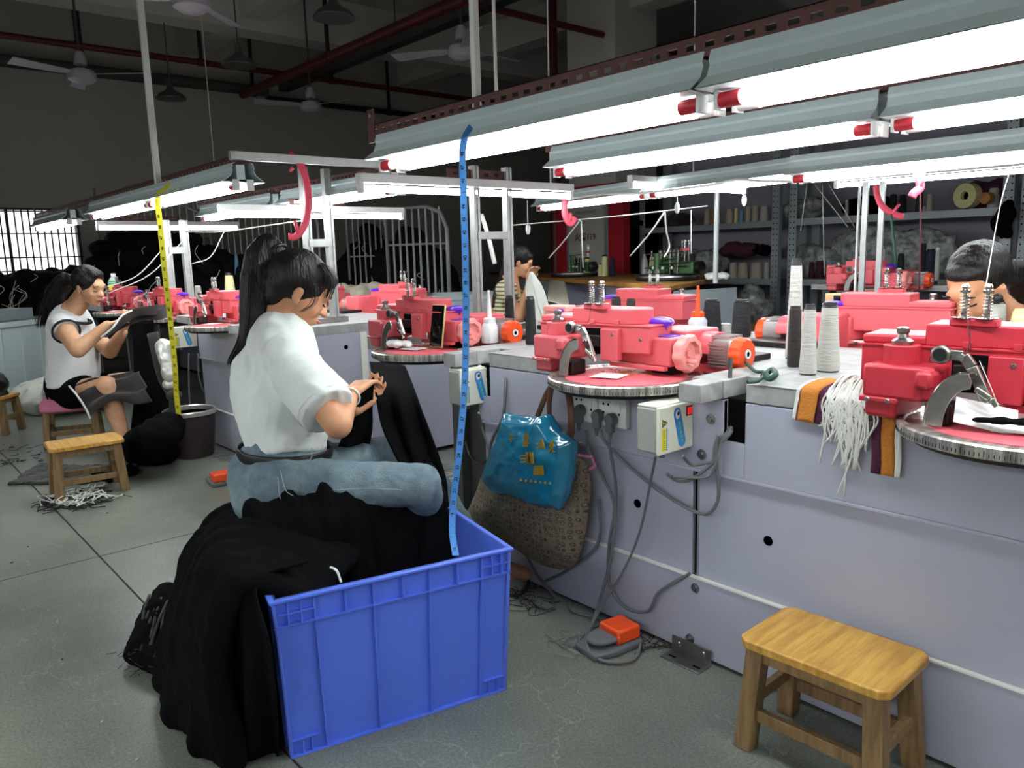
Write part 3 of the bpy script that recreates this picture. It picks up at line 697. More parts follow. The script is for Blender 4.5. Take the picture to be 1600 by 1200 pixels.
# ================================================================ LINKING MACHINES
ZB = .77
def zo(): return G((0, 0, -ZB))
def screw(x, y, z, ax_, par, r=.0055, off=(0, 0, -ZB)):
    g_ = G(off); g_.lathe([(0, .003), (r * .7, .003), (r, .001), (r, 0)], (x, y, z), ax_, 12); return g_.build('screw', 'steel', par, smooth=1)
def helix(c, r, z0, z1, turns, wr=.0012):
    n = turns * 10; return [(c[0] + r * math.cos(2 * PI * i / 10), c[1] + r * math.sin(2 * PI * i / 10), z0 + (z1 - z0) * i / n) for i in range(n + 1)]
def make_machine():
    t = thing('linking_machine', '', 'machine')
    # dial
    d = zo().lathe([(.218, .798), (.222, .8035), (.232, .8035), (.236, .800), (.236, .780), (.233, .777), (.215, .777), (.215, .797)], c=(0, .006, 0), n=72).build('dial_rim', 'rim', t, smooth=1)
    g_ = zo()
    for i in range(180):
        a = 2 * PI * i / 180; r = .2366; h = .012 if i % 5 == 0 else .007; R_ = Matrix.Translation((0, .006, 0)) @ Matrix.Rotation(a, 4, 'Z'); g_.box(r - .0008, r, -.0007, .0007, .782, .782 + h, R_)
    tag(g_.build('ruler_marks', 'ink', d), None, None, kind='stuff')
    zo().lathe([(0, .765), (.21, .764), (.222, .776), (.222, .792), (.10, .795), (0, .795)], c=(0, .006, 0), n=48).build('dial_bed', 'dial_black', t, smooth=1)
    zo().lathe([(0, .808), (.06, .8075), (.15, .804), (.184, .800), (.184, .796), (0, .796)], c=(0, .006, 0), n=56).build('dial_disc', 'pink_disc', t, smooth=1)
    g_ = zo(); random.seed(3)
    for i in range(60):
        a = random.random() * 6.28; r = random.random() * .07; x, y = r * math.cos(a) * 1.3, r * math.sin(a) * .8; g_.tube([(x, y, .809), (x + random.uniform(-.012, .012), y + random.uniform(-.012, .012), .8105)], .0012, 4)
    tag(g_.build('lint', 'tablewood', t), None, None, kind='stuff')
    # gear housing at the left
    h = zo().prism([(-.283, -.112), (-.165, -.116), (-.142, -.098), (-.142, .05), (-.283, .05)], .846, .918).build('gear_housing', 'pink', t, bev=.008)
    zo().box(-.279, -.212, -.108, .045, .802, .846).build('housing_cup', 'pink', h, bev=.01)
    zo().box(-.287, -.206, -.116, .048, .836, .848).build('housing_band', 'pink', h, bev=.003)
    for x in (-.268, -.225): screw(x, -.116, .842, (0, -1, 0), h)
    zo().box(-.172, -.136, -.123, -.05, .874, .912).build('housing_boss', 'pink', h, bev=.009)
    zo().cyl((-.225, -.055, .917), (-.225, -.055, .957), .037, n=32).build('turret', 'pink', h, bev=.002)
    zo().lathe([(.02, .957), (.022, .965), (.012, .972), (.010, .980), (.013, .983), (.013, .992), (.008, .995), (0, .995)], (-.225, -.055, 0), n=20).build('turret_spool', 'steel', h, smooth=1)
    # main arm
    a = zo().box(-.318, .092, -.03, .105, .868, .953).build('main_arm', 'pink', t, bev=.005)
    zo().box(-.318, -.185, -.026, .10, .953, .974).build('arm_step', 'pink', a, bev=.006)
    hp = [(-.19, -.028), (-.01, -.028)] + [(.0 + .056 * math.sin(q) - .0, .034 - .062 * math.cos(q)) for q in [i * PI / 10 for i in range(0, 11)]] + [(-.19, .098)]
    zo().prism(hp, .953, 1.0).build('arm_cover', 'pink', a, bev=.004)
    zo().box(-.325, .098, -.034, .109, .949, .954).build('arm_lip', 'pink', a, bev=.001)
    for x in (-.11, -.02): zo().box(x - .008, x + .008, -.036, -.028, .953, .966).build('lug', 'pink', a, bev=.001)
    zo().box(-.066, -.004, -.056, -.03, .845, .942).build('front_plate', 'pink', a, bev=.003)
    screw(-.022, -.056, .925, (0, -1, 0), a); screw(.06, -.03, .912, (0, -1, 0), a)
    for z in (.925, .945): screw(-.172, -.031, z, (0, -1, 0), a, .007)
    zo().box(-.135, -.07, -.033, -.028, .86, .94).build('arm_recess_shade', 'hole', a)  # dark plate painted as the shaded recess in the arm
    zo().box(-.13, -.07, -.05, -.033, .885, .92).build('cam_block', 'darkmetal', a, bev=.003)
    an = math.radians(8); pv = V((-.318, -.03, 0)); a.rotation_euler.z = an; a.location = pv + V((0, -.015, 0)) - Matrix.Rotation(an, 3, 'Z') @ pv
    # body and front box
    zo().box(-.02, .13, .13, .30, .80, .93).build('body_casting', 'pink', t, bev=.006)
    b = zo().prism([(-.05, .032), (.150, .028), (.150, .150), (-.03, .150)], .835, .917).build('front_box', 'pink', t, bev=.004)
    zo().box(-.072, .138, .014, .034, .823, .835).build('box_tray', 'pink', b, bev=.002)
    zo().box(.05, .12, .07, .14, .80, .835).build('box_foot', 'darkmetal', b)
    zo().box(.01, .12, .06, .145, .917, .920).build('knob_plate', 'purple', b, bev=.001)
    k = zo().lathe([(.0, .972), (.012, .972), (.034, .967), (.042, .959), (.038, .948), (.021, .944), (.019, .922), (.026, .918)], (.055, .105, 0), n=48, fn=lambda a_, z: 1 + (.05 * math.cos(a_ * 6) if z > .944 else 0)).build('setting_knob', 'purple', t, smooth=1)
    zo().box(.015, .03, .08, .095, .918, .945).build('lock_pin', 'darkmetal', t, bev=.002)
    # hand wheel
    w = G((.150, .085, .872 - ZB)).lathe([(.014, .0), (.052, .003), (.055, .010), (.055, .026), (.050, .034), (.036, .036), (.032, .022), (.014, .020), (.010, .028), (0, .028)], axis=(1, 0, 0), n=64, fn=lambda a_, z: 1 + .045 * math.cos(a_ * 9)).build('hand_wheel', 'pink_pale', t, smooth=1)
    G((.150, .085, .872 - ZB)).lathe([(.006, .018), (.007, .05), (.006, .062), (0, .062)], c=(0, -.012, -.022), axis=(1, 0, 0), n=14).build('crank_peg', 'pink_pale', w, smooth=1)
    # motor
    pts = [(.14 + .115 * math.cos(q), .868 + .052 * math.sin(q)) for q in [PI * i / 10 for i in range(11)]]
    hc = [(.175, .86)] + [(.235 - .06 * math.cos(q), .868 + .055 * math.sin(q)) for q in [PI * i / 8 for i in range(9)]] + [(.295, .86)]
    zo().prism(hc, .105, .178, 'x').build('motor_hood', 'pink', t, bev=.003)
    m = zo().prism([(.232 + .048 * math.cos(q) * (1.12 if i % 2 else 1), .862 + .048 * math.sin(q) * (1.12 if i % 2 else 1)) for i, q in enumerate([PI / 4 * j + PI / 8 * 0 for j in range(8)])], .165, .24, 'x').build('motor', 'motor', t, bev=.003)
    for i in range(9):
        z = .826 + i * .009; zo().box(.172, .234, .178, .184, z - .0015, z + .0015).build('motor_fin', 'motor', m)
    for i in range(6):
        y = .20 + i * .013; zo().box(.172, .234, y - .0015, y + .0015, .908, .915).build('motor_fin', 'motor', m)
    zo().box(.17, .23, .195, .27, .80, .82).build('motor_foot', 'steel', m, bev=.003)
    f = G((.238, .232, .862 - ZB)).lathe([(.046, 0), (.049, .004), (.047, .03), (.042, .036), (.018, .037), (.016, .032), (0, .032)], axis=(1, 0, 0), n=60, fn=lambda a_, z: 1 + (.035 * math.cos(a_ * 12) if z > .003 else 0)).build('fan_cover', 'orange', t, smooth=1)
    G((.238, .232, .862 - ZB)).lathe([(.015, .037), (.014, .040), (.008, .040), (.008, .034)], axis=(1, 0, 0), n=24).build('fan_hub', 'white', f, smooth=1)
    G((.238, .232, .862 - ZB)).lathe([(0, .0385), (.008, .0385)], axis=(1, 0, 0), n=18).build('hub_hole', 'hole', f)
    # base on the table
    zo().box(-.02, .24, .27, .42, .8255, .845).build('base_plate', 'darkmetal', t, bev=.003)
    zo().box(.10, .24, .19, .30, .80, .826).build('drip_plate', 'pink', t, bev=.002)
    # link arm
    l = zo().lathe([(0, .014), (.016, .014), (.019, .011), (.019, 0)], (-.132, -.088, .946), (0, -1, 0), 28).build('link_arm', 'steel', t, smooth=1)
    zo().lathe([(0, .0152), (.013, .0152), (.013, .014)], (-.132, -.088, .946), (0, -1, 0), 24).build('badge', 'ink', l)
    def plate(pts, r, y0, y1, nm, mt):
        for p, q in zip(pts, pts[1:]):
            zo().bar((p[0], (y0 + y1) / 2, p[1]), (q[0], (y0 + y1) / 2, q[1]), abs(y1 - y0), r * 2, (0, 0, 1)).build(nm, mt, l, bev=.002)
    plate([(-.128, .946), (-.092, .946), (-.076, .925), (-.045, .862)], .0105, -.095, -.083, 'link_plate', 'steel')
    plate([(-.062, .885), (-.034, .868), (-.022, .855)], .006, -.108, -.098, 'link_finger', 'chrome')
    for p in ((-.094, .944), (-.07, .91), (-.052, .877), (-.044, .864)): zo().lathe([(0, .006), (.0065, .005), (.0075, 0)], (p[0], -.095, p[1]), (0, -1, 0), 14).build('link_screw', 'chrome', l, smooth=1)
    q = [(-.142 + .0, .806)] + [(-.066 - .076 * math.cos(u), .806 + .112 * math.sin(u)) for u in [i * PI / 2 / 8 for i in range(1, 9)]] + [(-.060, .902)] + [(-.062 - .046 * math.cos(u), .806 + .082 * math.sin(u)) for u in [i * PI / 2 / 6 for i in range(6, -1, -1)]]
    zo().prism(q, -.135, -.131, 'y').build('brush_guard', 'steel', t, bev=.001)
    zo().tube([(-.142, -.133, .806)] + [(-.066 - .077 * math.cos(u), -.133, .806 + .113 * math.sin(u)) for u in [i * PI / 2 / 8 for i in range(1, 9)]], .0025, 8).build('guard_edge', 'chrome', t, smooth=1)
    zo().box(-.15, -.10, -.12, -.06, .806, .85).build('brush_block', 'darkmetal', t, bev=.006)
    # tension posts
    zo().box(-.148, -.06, -.02, .012, .998, 1.014).build('tension_base', 'pink', t, bev=.003)
    zo().lathe([(.024, 0), (.025, .002), (.0, .0025)], (-.126, -.004, 1.014), n=20).build('tension_disc', 'chrome', t, smooth=1)
    zo().lathe([(.024, 0), (.025, .002), (.0, .0025)], (-.083, -.004, 1.014), n=20).build('tension_disc', 'chrome', t, smooth=1)
    for x in (-.126, -.083):
        p = zo().lathe([(.005, 1.014), (.004, 1.066), (.010, 1.067), (.010, 1.072), (.006, 1.074), (.006, 1.078), (.008, 1.079), (.006, 1.084), (0, 1.085)], (x, -.004, 0), n=14).build('tension_post', 'chrome', t, smooth=1)
        zo().tube(helix((x, -.004), .0085, 1.018, 1.064, 7), .0011, 5).build('spring', 'chrome', p, smooth=1)
    zo().tube([(-.105, -.03, 1.016), (-.098, -.045, .97), (-.09, -.09, .935)], .0008, 5).build('thread', 'ink', t)
    zo().tube([(-.06, -.1, .94), (-.035, -.11, .895), (-.02, -.108, .858)], .0008, 5).build('thread', 'thread', t)
    zo().box(-.06, .03, -.115, -.03, .8095, .8105, Matrix.Rotation(.3, 4, 'Z')).build('paper_slip', 'paper', t)
    return t
m0 = make_machine()
KK = 'pink linking machines on the benches'
m0.location = (-1.53, 1.77, ZB); m0['label'] = 'pink linking machine with round dial above the white wall sockets'; m0['group'] = KK
mN = dup(m0, (-.475, 1.77, ZB), 0, 'deep rose red linking machine nearest the camera at the right edge', KK, {'pink_enamel': 'red'})
for ch in mN.children:
    if ch.name.startswith('paper_slip'): pass
dup(m0, (-2.60, 1.80, ZB), 0, 'pink linking machine with a phone leaning on it, at the near bench end', KK)
dup(m0, (.58, 1.77, ZB), 0, 'pink linking machine just past the right edge of the front bench', KK)
dup(m0, (-4.72, 1.77, ZB), 0, 'pink linking machine on the left bench, nearest its end panel', KK)
dup(m0, (-5.80, 1.77, ZB), 0, 'pink linking machine worked by the woman in the white vest', KK)
dup(m0, (-6.88, 1.77, ZB), 0, 'pink linking machine beyond the woman in the vest, left bench', KK)
dup(m0, (-1.32, 2.86, ZB), PI, 'pink linking machine seen from behind, centre of the far bench side', KK)
dup(m0, (-2.40, 2.86, ZB), PI, 'pink linking machine seen from behind, beside the light pink box', KK)
dup(m0, (-.24, 2.86, ZB), PI, 'pink linking machine seen from behind, in front of the far right woman', KK)
dup(m0, (-4.5, 2.86, ZB), PI, 'pink linking machine on far side of left bench, next to the phone', KK)
dup(m0, (-5.58, 2.86, ZB), PI, 'pink linking machine on far side of left bench, behind the head', KK)
dup(m0, (-6.66, 2.86, ZB), PI, 'pink linking machine on far side of left bench, farthest one', KK)
a = ad(1366, 452, 5.2)
dup(m0, (a.x, a.y, ZB + .065), .0, 'pink linking machine on the back bench behind the hanging hooks', KK)
dup(m0, (a.x + 1.1, a.y, ZB + .065), .0, 'pink linking machine on the back bench at the far right edge', KK)
t3 = thing('workbench', 'white bench behind the far side machines with a second row of pink machines', 'workbench', (a.x + .4, a.y + .5, 0))
G().box(-1.0, 1.6, -.22, .5, .85, .89).build('tabletop', 'top', t3, bev=.003)
for x in (-.9, 1.5):
    for y in (-.15, .42): G().box(x - .03, x + .03, y - .03, y + .03, 0, .85).build('leg', 'lampdark', t3)

# ================================================================ CONTROL BOXES, SOCKETS, CABLES
def make_cbox():
    t = thing('switch_box', '', 'control box')     # label face towards +X ; origin at back-left-top on the panel
    G().box(-.068, 0, -.150, 0, -.125, .0).build('casing', 'greybox', t, bev=.006)
    G().box(-.0, .010, -.152, .0, -.128, .003).build('lid', 'cream', t, bev=.004)
    G().box(-.065, .0, -.148, -.002, .0, .006).build('top_flange', 'cream', t, bev=.002)
    lx = .0103; c = frame((lx, -.125, -.035), (0, 1, 0), (0, 0, 1))
    G().prism([(-.137, -.052), (-.113, -.041), (-.137, -.030)], lx, lx + .0006, 'x').build('warning_triangle', 'ink', t)
    G().prism([(-.1345, -.0482), (-.118, -.041), (-.1345, -.0338)], lx + .0006, lx + .0010, 'x').build('triangle_fill', 'yellow', t)
    text_obj('bolt_mark', 'N', .012, frame((lx + .0012, -.1295, -.041), (0, 0, 1), (0, -1, 0)), 'ink', t, bold=True)
    G().box(lx, lx + .0006, -.138, -.120, -.117, -.056).build('notice_strip', 'yellow', t)
    G().box(lx, lx + .0006, -.120, -.115, -.117, -.056).build('notice_edge', 'tape_blue', t)
    g_ = G()
    for i in range(11):
        z = -.060 - i * .0052; g_.box(lx + .0006, lx + .0008, -.134, -.124, z - .0012, z)
    tag(g_.build('notice_print', 'ink', t), None, None, kind='stuff')
    R_ = Matrix.Translation((lx, -.062, -.062)) @ Matrix.Rotation(math.radians(15), 4, 'X')
    pts = []
    for cz, s0 in ((.042, 0), (-.042, PI)):
        for i in range(9): q = s0 + PI * i / 8; pts.append((.0155 * math.cos(q), cz + .0155 * math.sin(q)))
    g_ = G(); n = len(pts); vs = [R_ @ V((x, p[0], p[1])) for x in (0, .0008) for p in pts]
    g_.add(vs, [tuple(range(n - 1, -1, -1)), tuple(range(n, 2 * n))] + [(i, (i + 1) % n, n + (i + 1) % n, n + i) for i in range(n)]); g_.build('blue_sticker', 'labelblue', t)
    g_ = G(); g_.ball(R_ @ V((.001, 0, .038)), (.0006, .010, .013), 12); g_.build('sticker_emblem', 'paper', t); G().ball(R_ @ V((.0017, .003, .040)), (.0005, .006, .006), 10).build('emblem_patch', 'ink', t)
    for i, ch in enumerate('HHHHH'): G().box(-.0, .0012, -.004, .004, -.005, .004, R_ @ Matrix.Translation((.0005, .0, .012 - i * .013))).build('sticker_letter', 'green_print', t)
    G().box(lx, lx + .002, -.034, -.008, -.036, -.008).build('switch_frame', 'black', t, bev=.001)
    G().box(lx + .002, lx + .005, -.030, -.012, -.032, -.012).build('rocker', 'ledred', t, bev=.001)
    G().tube([(-.02, -.10, -.12), (-.02, -.10, -.145)], .009, 12).build('cable_gland', 'plug', t, smooth=1)
    return t
c0 = make_cbox(); c0.location = (-1.272, 1.749, .757); c0['label'] = 'cream box with red rocker switch and blue sticker on the lavender panel'; c0['group'] = 'switch boxes'
dup(c0, (-2.20, 1.80, .762), None, 'cream switch box under the phone machine, crossed by the blue tape', 'switch boxes')
dup(c0, (-5.17, 1.75, .765), None, 'cream switch box above the dark waste bin', 'switch boxes')
# socket block
t = thing('wall_socket', 'white double socket block with three grey plugs on the panel', 'socket', (-1.60, 1.749, .69))
for i, x0 in enumerate((-.112, .002)):
    p = G().box(x0, x0 + .11, -.022, 0, -.045, .048).build('socket_plate', 'white', t, bev=.004)
    for dx, dz in ((.022, .024), (.042, .024)): G().lathe([(0, 0), (.0042, 0)], (x0 + dx, -.0225, dz), (0, -1, 0), 12).build('pin_hole', 'hole', p)
    for dx, dz in ((.022, -.002), (.013, -.024), (.085, -.002)): G().lathe([(0, 0), (.004, 0)], (x0 + dx, -.0225, dz), (0, -1, 0), 12).build('pin_hole', 'hole', p)
    G().box(x0 + .072, x0 + .09, -.026, -.022, .008, .036).build('rocker', 'white', p, bev=.001)
def plug(x, z, lb):
    t = thing('power_plug', lb, 'plug', (x, 1.722, z), 0, 'grey power plugs')
    G().lathe([(0, .022), (.016, .02), (.02, .012), (.02, 0)], (0, 0, 0), (0, -1, 0), 20).build('plug_body', 'plug', t, smooth=1)
    G().box(-.014, .014, -.02, -.003, -.04, 0).build('plug_neck', 'plug', t, bev=.005); G().tube([(0, -.012, -.035), (0, -.012, -.062)], [.008, .005], 10).build('strain_relief', 'plug', t, smooth=1)
plug(-1.665, .682, 'leftmost grey plug in the wall sockets'); plug(-1.590, .676, 'middle grey plug in the wall sockets'); plug(-1.535, .672, 'rightmost grey plug in the wall sockets')
def cable(name, lb, pts, r=.005, m='cable', grp='cables', cat='cable', n=8):
    P = cr(pts, 8); o = G().tube([p - P[0] for p in P], r, n).build(name, m, smooth=1); o.location = P[0]; return tag(o, lb, cat, grp)
def yp(x, y, Y): return ay(x, y, Y)
cable('power_cable', 'grey cable from leftmost plug curving down to the dark gap', [yp(915, 672, 1.71), yp(922, 712, 1.715), yp(940, 742, 1.73), yp(960, 790, 1.735), yp(952, 850, 1.735), yp(952, 910, 1.735), yp(975, 948, 1.735), yp(1012, 955, 1.735), yp(1030, 925, 1.735), yp(1078, 896, 1.75)])
cable('power_cable', 'grey cable from middle plug crossing diagonally to the right loop', [yp(938, 672, 1.71), yp(945, 690, 1.71), yp(990, 735, 1.73), yp(1050, 780, 1.73), yp(1100, 803, 1.73), yp(1122, 780, 1.73), yp(1120, 730, 1.72), yp(1118, 700, 1.71), yp(1122, 680, 1.71)])
cable('power_cable', 'long grey cable from right hand plug down to the red foot pedal', [yp(952, 676, 1.71), yp(953, 700, 1.71), yp(962, 760, 1.73), yp(1010, 750, 1.73) * .0 + yp(960, 830, 1.73), yp(948, 900, 1.72), yp(930, 960, 1.70), az(915, 1000, .02), az(925, 1025, .01), az(960, 1035, .01), az(992, 1028, .01), az(1000, 1000, .012), az(985, 985, .02)])
cable('power_cable', 'thin grey cable from the switch box base to the pedal', [yp(1024, 715, 1.66), yp(1018, 745, 1.70), yp(1000, 830, 1.72), yp(975, 890, 1.72), yp(945, 940, 1.70), yp(925, 975, 1.66), az(917, 1005, .03), az(932, 1028, .008), az(965, 1036, .008)], .004)
for i, (a_, b_) in enumerate((((1067, 712), (1100, 730)), ((1042, 740), (1080, 755)), ((1050, 745), (1108, 750)))):
    cable('power_cable', ('upper', 'middle', 'lower')[i] + ' grey cable looping from the switch box up into the bench notch', [yp(a_[0], a_[1], 1.66), yp((a_[0] + b_[0]) / 2 - 4, b_[1] - 4, 1.70), yp(b_[0], b_[1] - 6, 1.71), yp(1114 + i * 3, 720, 1.71), yp(1118 + i * 4, 695, 1.72), yp(1136 + i * 3, 676, 1.735), yp(1142, 662, 1.80)], .0045)
cable('machine_cord', 'dark cable dropping through the bench notch', [yp(1142, 560, 1.83), yp(1140, 600, 1.79), yp(1136, 640, 1.78), yp(1142, 672, 1.80)], .006, 'black')
cable('machine_cord', 'dark cable dropping beside the phone machine', [yp(793, 560, 1.83), yp(790, 600, 1.74), yp(786, 650, 1.73), yp(768, 690, 1.74), yp(765, 720, 1.74)], .006, 'cable')
cable('power_cable', 'grey cable hanging from the left hand switch box', [yp(748, 645, 1.68), yp(752, 665, 1.74), yp(765, 705, 1.745), yp(768, 725, 1.745)], .0045)
cable('power_cable', 'dark cable drooping to the round hole beside the grey leg', [yp(727, 690, 1.75), yp(735, 712, 1.74), yp(750, 725, 1.74), yp(760, 720, 1.745)], .004, 'black')
cable('floor_cable', 'grey cable looping on the floor behind the blue crate', [yp(820, 862, 1.74), yp(840, 900, 1.735), az(868, 935, .006), az(858, 950, .006), az(835, 942, .006), az(840, 915, .006), yp(880, 895, 1.74), yp(925, 862, 1.74), yp(938, 830, 1.74), yp(935, 780, 1.74)], .005)
cable('floor_cable', 'short dark cable on floor beside the crate corner', [az(797, 930, .005), az(815, 928, .005), az(826, 912, .005), yp(825, 905, 1.74)], .005, 'black')
cable('floor_cable', 'grey cable running along the bench foot to the pedal', [az(890, 940, .006), az(895, 955, .006), az(930, 965, .006), az(945, 968, .02)], .005)
o = G().tube([p - V((-1.134, 1.912, .835)) for p in cr([az(1165, 566, .84), az(1180, 580, .835), az(1195, 582, .84), az(1185, 595, .835), az(1168, 597, .835)], 8)], .005, 8).build('cord', 'rope_green', smooth=1); o.location = (-1.134, 1.912, .835); tag(o, 'dark green cord lying on the white benchtop behind the orange fan cover', 'cord')
cable('cord', 'dark green knotted cord end on the white benchtop', [az(1192, 588, .835), az(1206, 578, .84), az(1212, 585, .85), az(1202, 592, .84), az(1196, 584, .85)], .008, 'rope_green', None, 'cord')
for i, (x0, lb) in enumerate(((295, 'left'), (309, 'middle'), (318, 'right'))):
    cable('power_cable', lb + ' grey cable hanging below the switch box over the dark bin', [ax(x0, 552, -5.15), ax(x0 + (0, 2, 6)[i], 590, -5.15), ax(x0 + (1, 12, 14)[i], 615, -5.15), ax((297, 322, 325)[i], (640, 600, 660)[i], -5.15)], .006)
# foot pedals
def make_pedal():
    t = thing('foot_pedal', '', 'pedal')
    G().prism([(-.05, -.09), (.05, -.09), (.06, -.02), (.055, .09), (-.055, .09), (-.06, -.02)], 0, .022).build('base', 'plug', t, bev=.006)
    G().box(-.045, .045, .0, .088, .022, .066).build('housing', 'orange', t, bev=.007)
    G().box(-.046, .046, .0, .012, .030, .05).build('housing_step', 'orange', t, bev=.003)
    g_ = G(); pts = [(.042 * math.cos(q), -.03 + .045 * math.sin(q)) for q in [PI + i * PI / 10 for i in range(11)]] + [(.042, .01), (-.042, .01)]
    g_.prism(pts, .034, .046); g_.build('treadle', 'plug', t, bev=.004)
    G().box(-.02, .02, -.04, .0, .02, .036).build('hinge', 'plug', t)
    return t
p0 = make_pedal(); p0.location = (-1.462, 1.615, 0); p0.rotation_euler.z = -.15; p0['label'] = 'grey foot pedal with orange-red housing on the floor by the bench'; p0['group'] = 'foot pedals'
dup(p0, (-4.115, 1.44, 0), -1.7, 'grey foot pedal with orange housing lying left behind the seated woman', 'foot pedals')
# ================================================================ CRATES
def make_crate(label, loc, rz, L=.60, Wd=.40, Hh=.41, grp='blue crates'):
    t = thing('plastic_crate', label, 'crate', loc, rz, grp)   # x along the long side, near side is -y
    tp = .018; th = .004
    def P(x, y, z):      # tapered shell point
        k = (Hh - z) / Hh * tp; return V((x - (k if x > 0 else -k), y - (k if y > 0 else -k), z))
    g_ = G(); l, w = L / 2, Wd / 2
    ring = [(-l, -w), (l, -w), (l, w), (-l, w)]
    vs = []
    for z, off in ((0, 0), (Hh, 0), (Hh, -th), (.012, -th)):
        for x, y in ring: p = P(x, y, z); vs.append(V((p.x + (off if x > 0 else -off), p.y + (off if y > 0 else -off), z)))
    f = [(3, 2, 1, 0), (12, 13, 14, 15)]
    for i in range(3):
        for k in range(4): f.append((i * 4 + k, i * 4 + (k + 1) % 4, i * 4 + 4 + (k + 1) % 4, i * 4 + 4 + k))
    g_.add(vs, f); g_.build('shell', 'blue', t)
    def rimring(z0, z1, o, nm):
        g_ = G(); 
        for a_, b_, c_, d_ in ((-l - o, l + o, -w - o, -w + .0), (-l - o, l + o, w, w + o), (-l - o, -l, -w, w), (l, l + o, -w, w)): g_.box(a_, b_, c_, d_, z0, z1)
        return g_
    for nm, z0, z1, o in (('rim', Hh - .008, Hh, .014),):
        vs = []
        for z, oo in ((z0, -.002), (z0, o), (z1, o), (z1, -.005)):
            for sx, sy in ((-1, -1), (1, -1), (1, 1), (-1, 1)): vs.append((sx * (l + oo), sy * (w + oo), z))
        f = [(i % 4 * 4 + k, i % 4 * 4 + (k + 1) % 4, (i + 1) % 4 * 4 + (k + 1) % 4, (i + 1) % 4 * 4 + k) for i in range(4) for k in range(4)]
        G().add(vs, f).build(nm, 'blue', t, bev=.002)
    zb = Hh * .84
    for s in (-1, 1):
        y = s * w; yo = s * (w + .010)
        k = (Hh - zb) / Hh * tp
        G().box(-l - .008, l + .008, min(y - s * k, yo - s * .002), max(y - s * k, yo - s * .002), zb - .004, zb).build('band', 'blue', t)
        for fx in (.145, .385, .63, .875):
            x = -l + fx * L; vs = []
            for z in (0.0, Hh - .004):
                q = P(x, y, z)
                for dx in (-.0022, .0022):
                    for dy in (0, s * (.009)): vs.append((x * (1 - (Hh - z) / Hh * tp / l) + dx, q.y + dy, z))
            G().add(vs, [(0, 1, 3, 2), (4, 6, 7, 5), (0, 4, 5, 1), (2, 3, 7, 6), (0, 2, 6, 4), (1, 5, 7, 3)]).build('rib', 'blue', t)
        for fx in (.27, .51, .755): x = -l + fx * L; G().box(x - .002, x + .002, min(y - s * .003, yo), max(y - s * .003, yo), zb, Hh - .005).build('rib', 'blue', t)
        for fx in (.045, .095, .92, .965): x = -l + fx * L; G().box(x - .0018, x + .0018, min(y - s * .003, yo), max(y - s * .003, yo), zb, Hh - .005).build('rib', 'blue', t)
        for a_, b_ in ((0.005, .145), (.875, .995)): G().box(-l + a_ * L, -l + b_ * L, min(y - s * .003, yo), max(y - s * .003, yo), zb + .026, zb + .029).build('rib', 'blue', t)
        yb_ = s * (w - tp); G().box(-l + tp - .008, l - tp + .008, min(yb_, yb_ + s * .011), max(yb_, yb_ + s * .011), 0, .006).build('foot_flange', 'blue', t, bev=.001)
        for a_, b_ in ((0.02, .145), (.875, .98)): G().box(-l + a_ * L, -l + b_ * L, min(yb_, yb_ + s * .011), max(yb_, yb_ + s * .011), .042, .045).build('rib', 'blue', t)
        for fx in (.07, .105, .9, .94): x = -l + fx * L; G().box(x - .0018, x + .0018, min(yb_, yb_ + s * .010), max(yb_, yb_ + s * .010), 0, .042).build('rib', 'blue', t)
    for s in (-1, 1):
        x = s * l; k = (Hh - zb) / Hh * tp
        G().box(min(x - s * k, x + s * .008), max(x - s * k, x + s * .008), -w - .008, w + .008, zb - .004, zb).build('band', 'blue', t)
        for fy in (.12, .5, .88):
            y = -w + fy * Wd; vs = []
            for z in (0.0, Hh - .004):
                q = P(x, y, z)
                for dy in (-.0022, .0022):
                    for dx in (0, s * .009): vs.append((q.x + dx, y * (1 - (Hh - z) / Hh * tp / w) + dy, z))
            G().add(vs, [(0, 1, 3, 2), (4, 6, 7, 5), (0, 4, 5, 1), (2, 3, 7, 6), (0, 2, 6, 4), (1, 5, 7, 3)]).build('rib', 'blue', t)
        for sy in (-1, 1):   # corner posts
            vs = []
            for z in (0, Hh - .004):
                q = P(x, sy * w, z)
                for dx in (0, s * .009):
                    for dy in (0, sy * .010): vs.append((q.x + dx, q.y + dy, z))
            G().add(vs, [(0, 1, 3, 2), (4, 6, 7, 5), (0, 4, 5, 1), (2, 3, 7, 6), (0, 2, 6, 4), (1, 5, 7, 3)]).build('corner_post', 'blue', t, bev=.003)
    return t
CA = math.atan2(.975, .22)
CU = V((.22, .975, 0)); CV = V((-.975, .22, 0))
CO = V((-1.555, .958, 0)) + CV * .20      # crate centre
CR = make_crate('big blue plastic crate in the foreground heaped with black garments', (CO.x, CO.y, 0), CA)
make_crate('blue crate on the floor seen beyond the gap between benches', (-4.95, 3.45, 0), .8, .75, .5, .62)
make_crate('second blue crate beyond the gap, farther behind the first', (-5.6, 4.15, 0), .8, .75, .5, .62)
make_crate('blue crate standing between the far side machines at right', (-1.85, 3.95, 0), .3, .7, .45, .75)

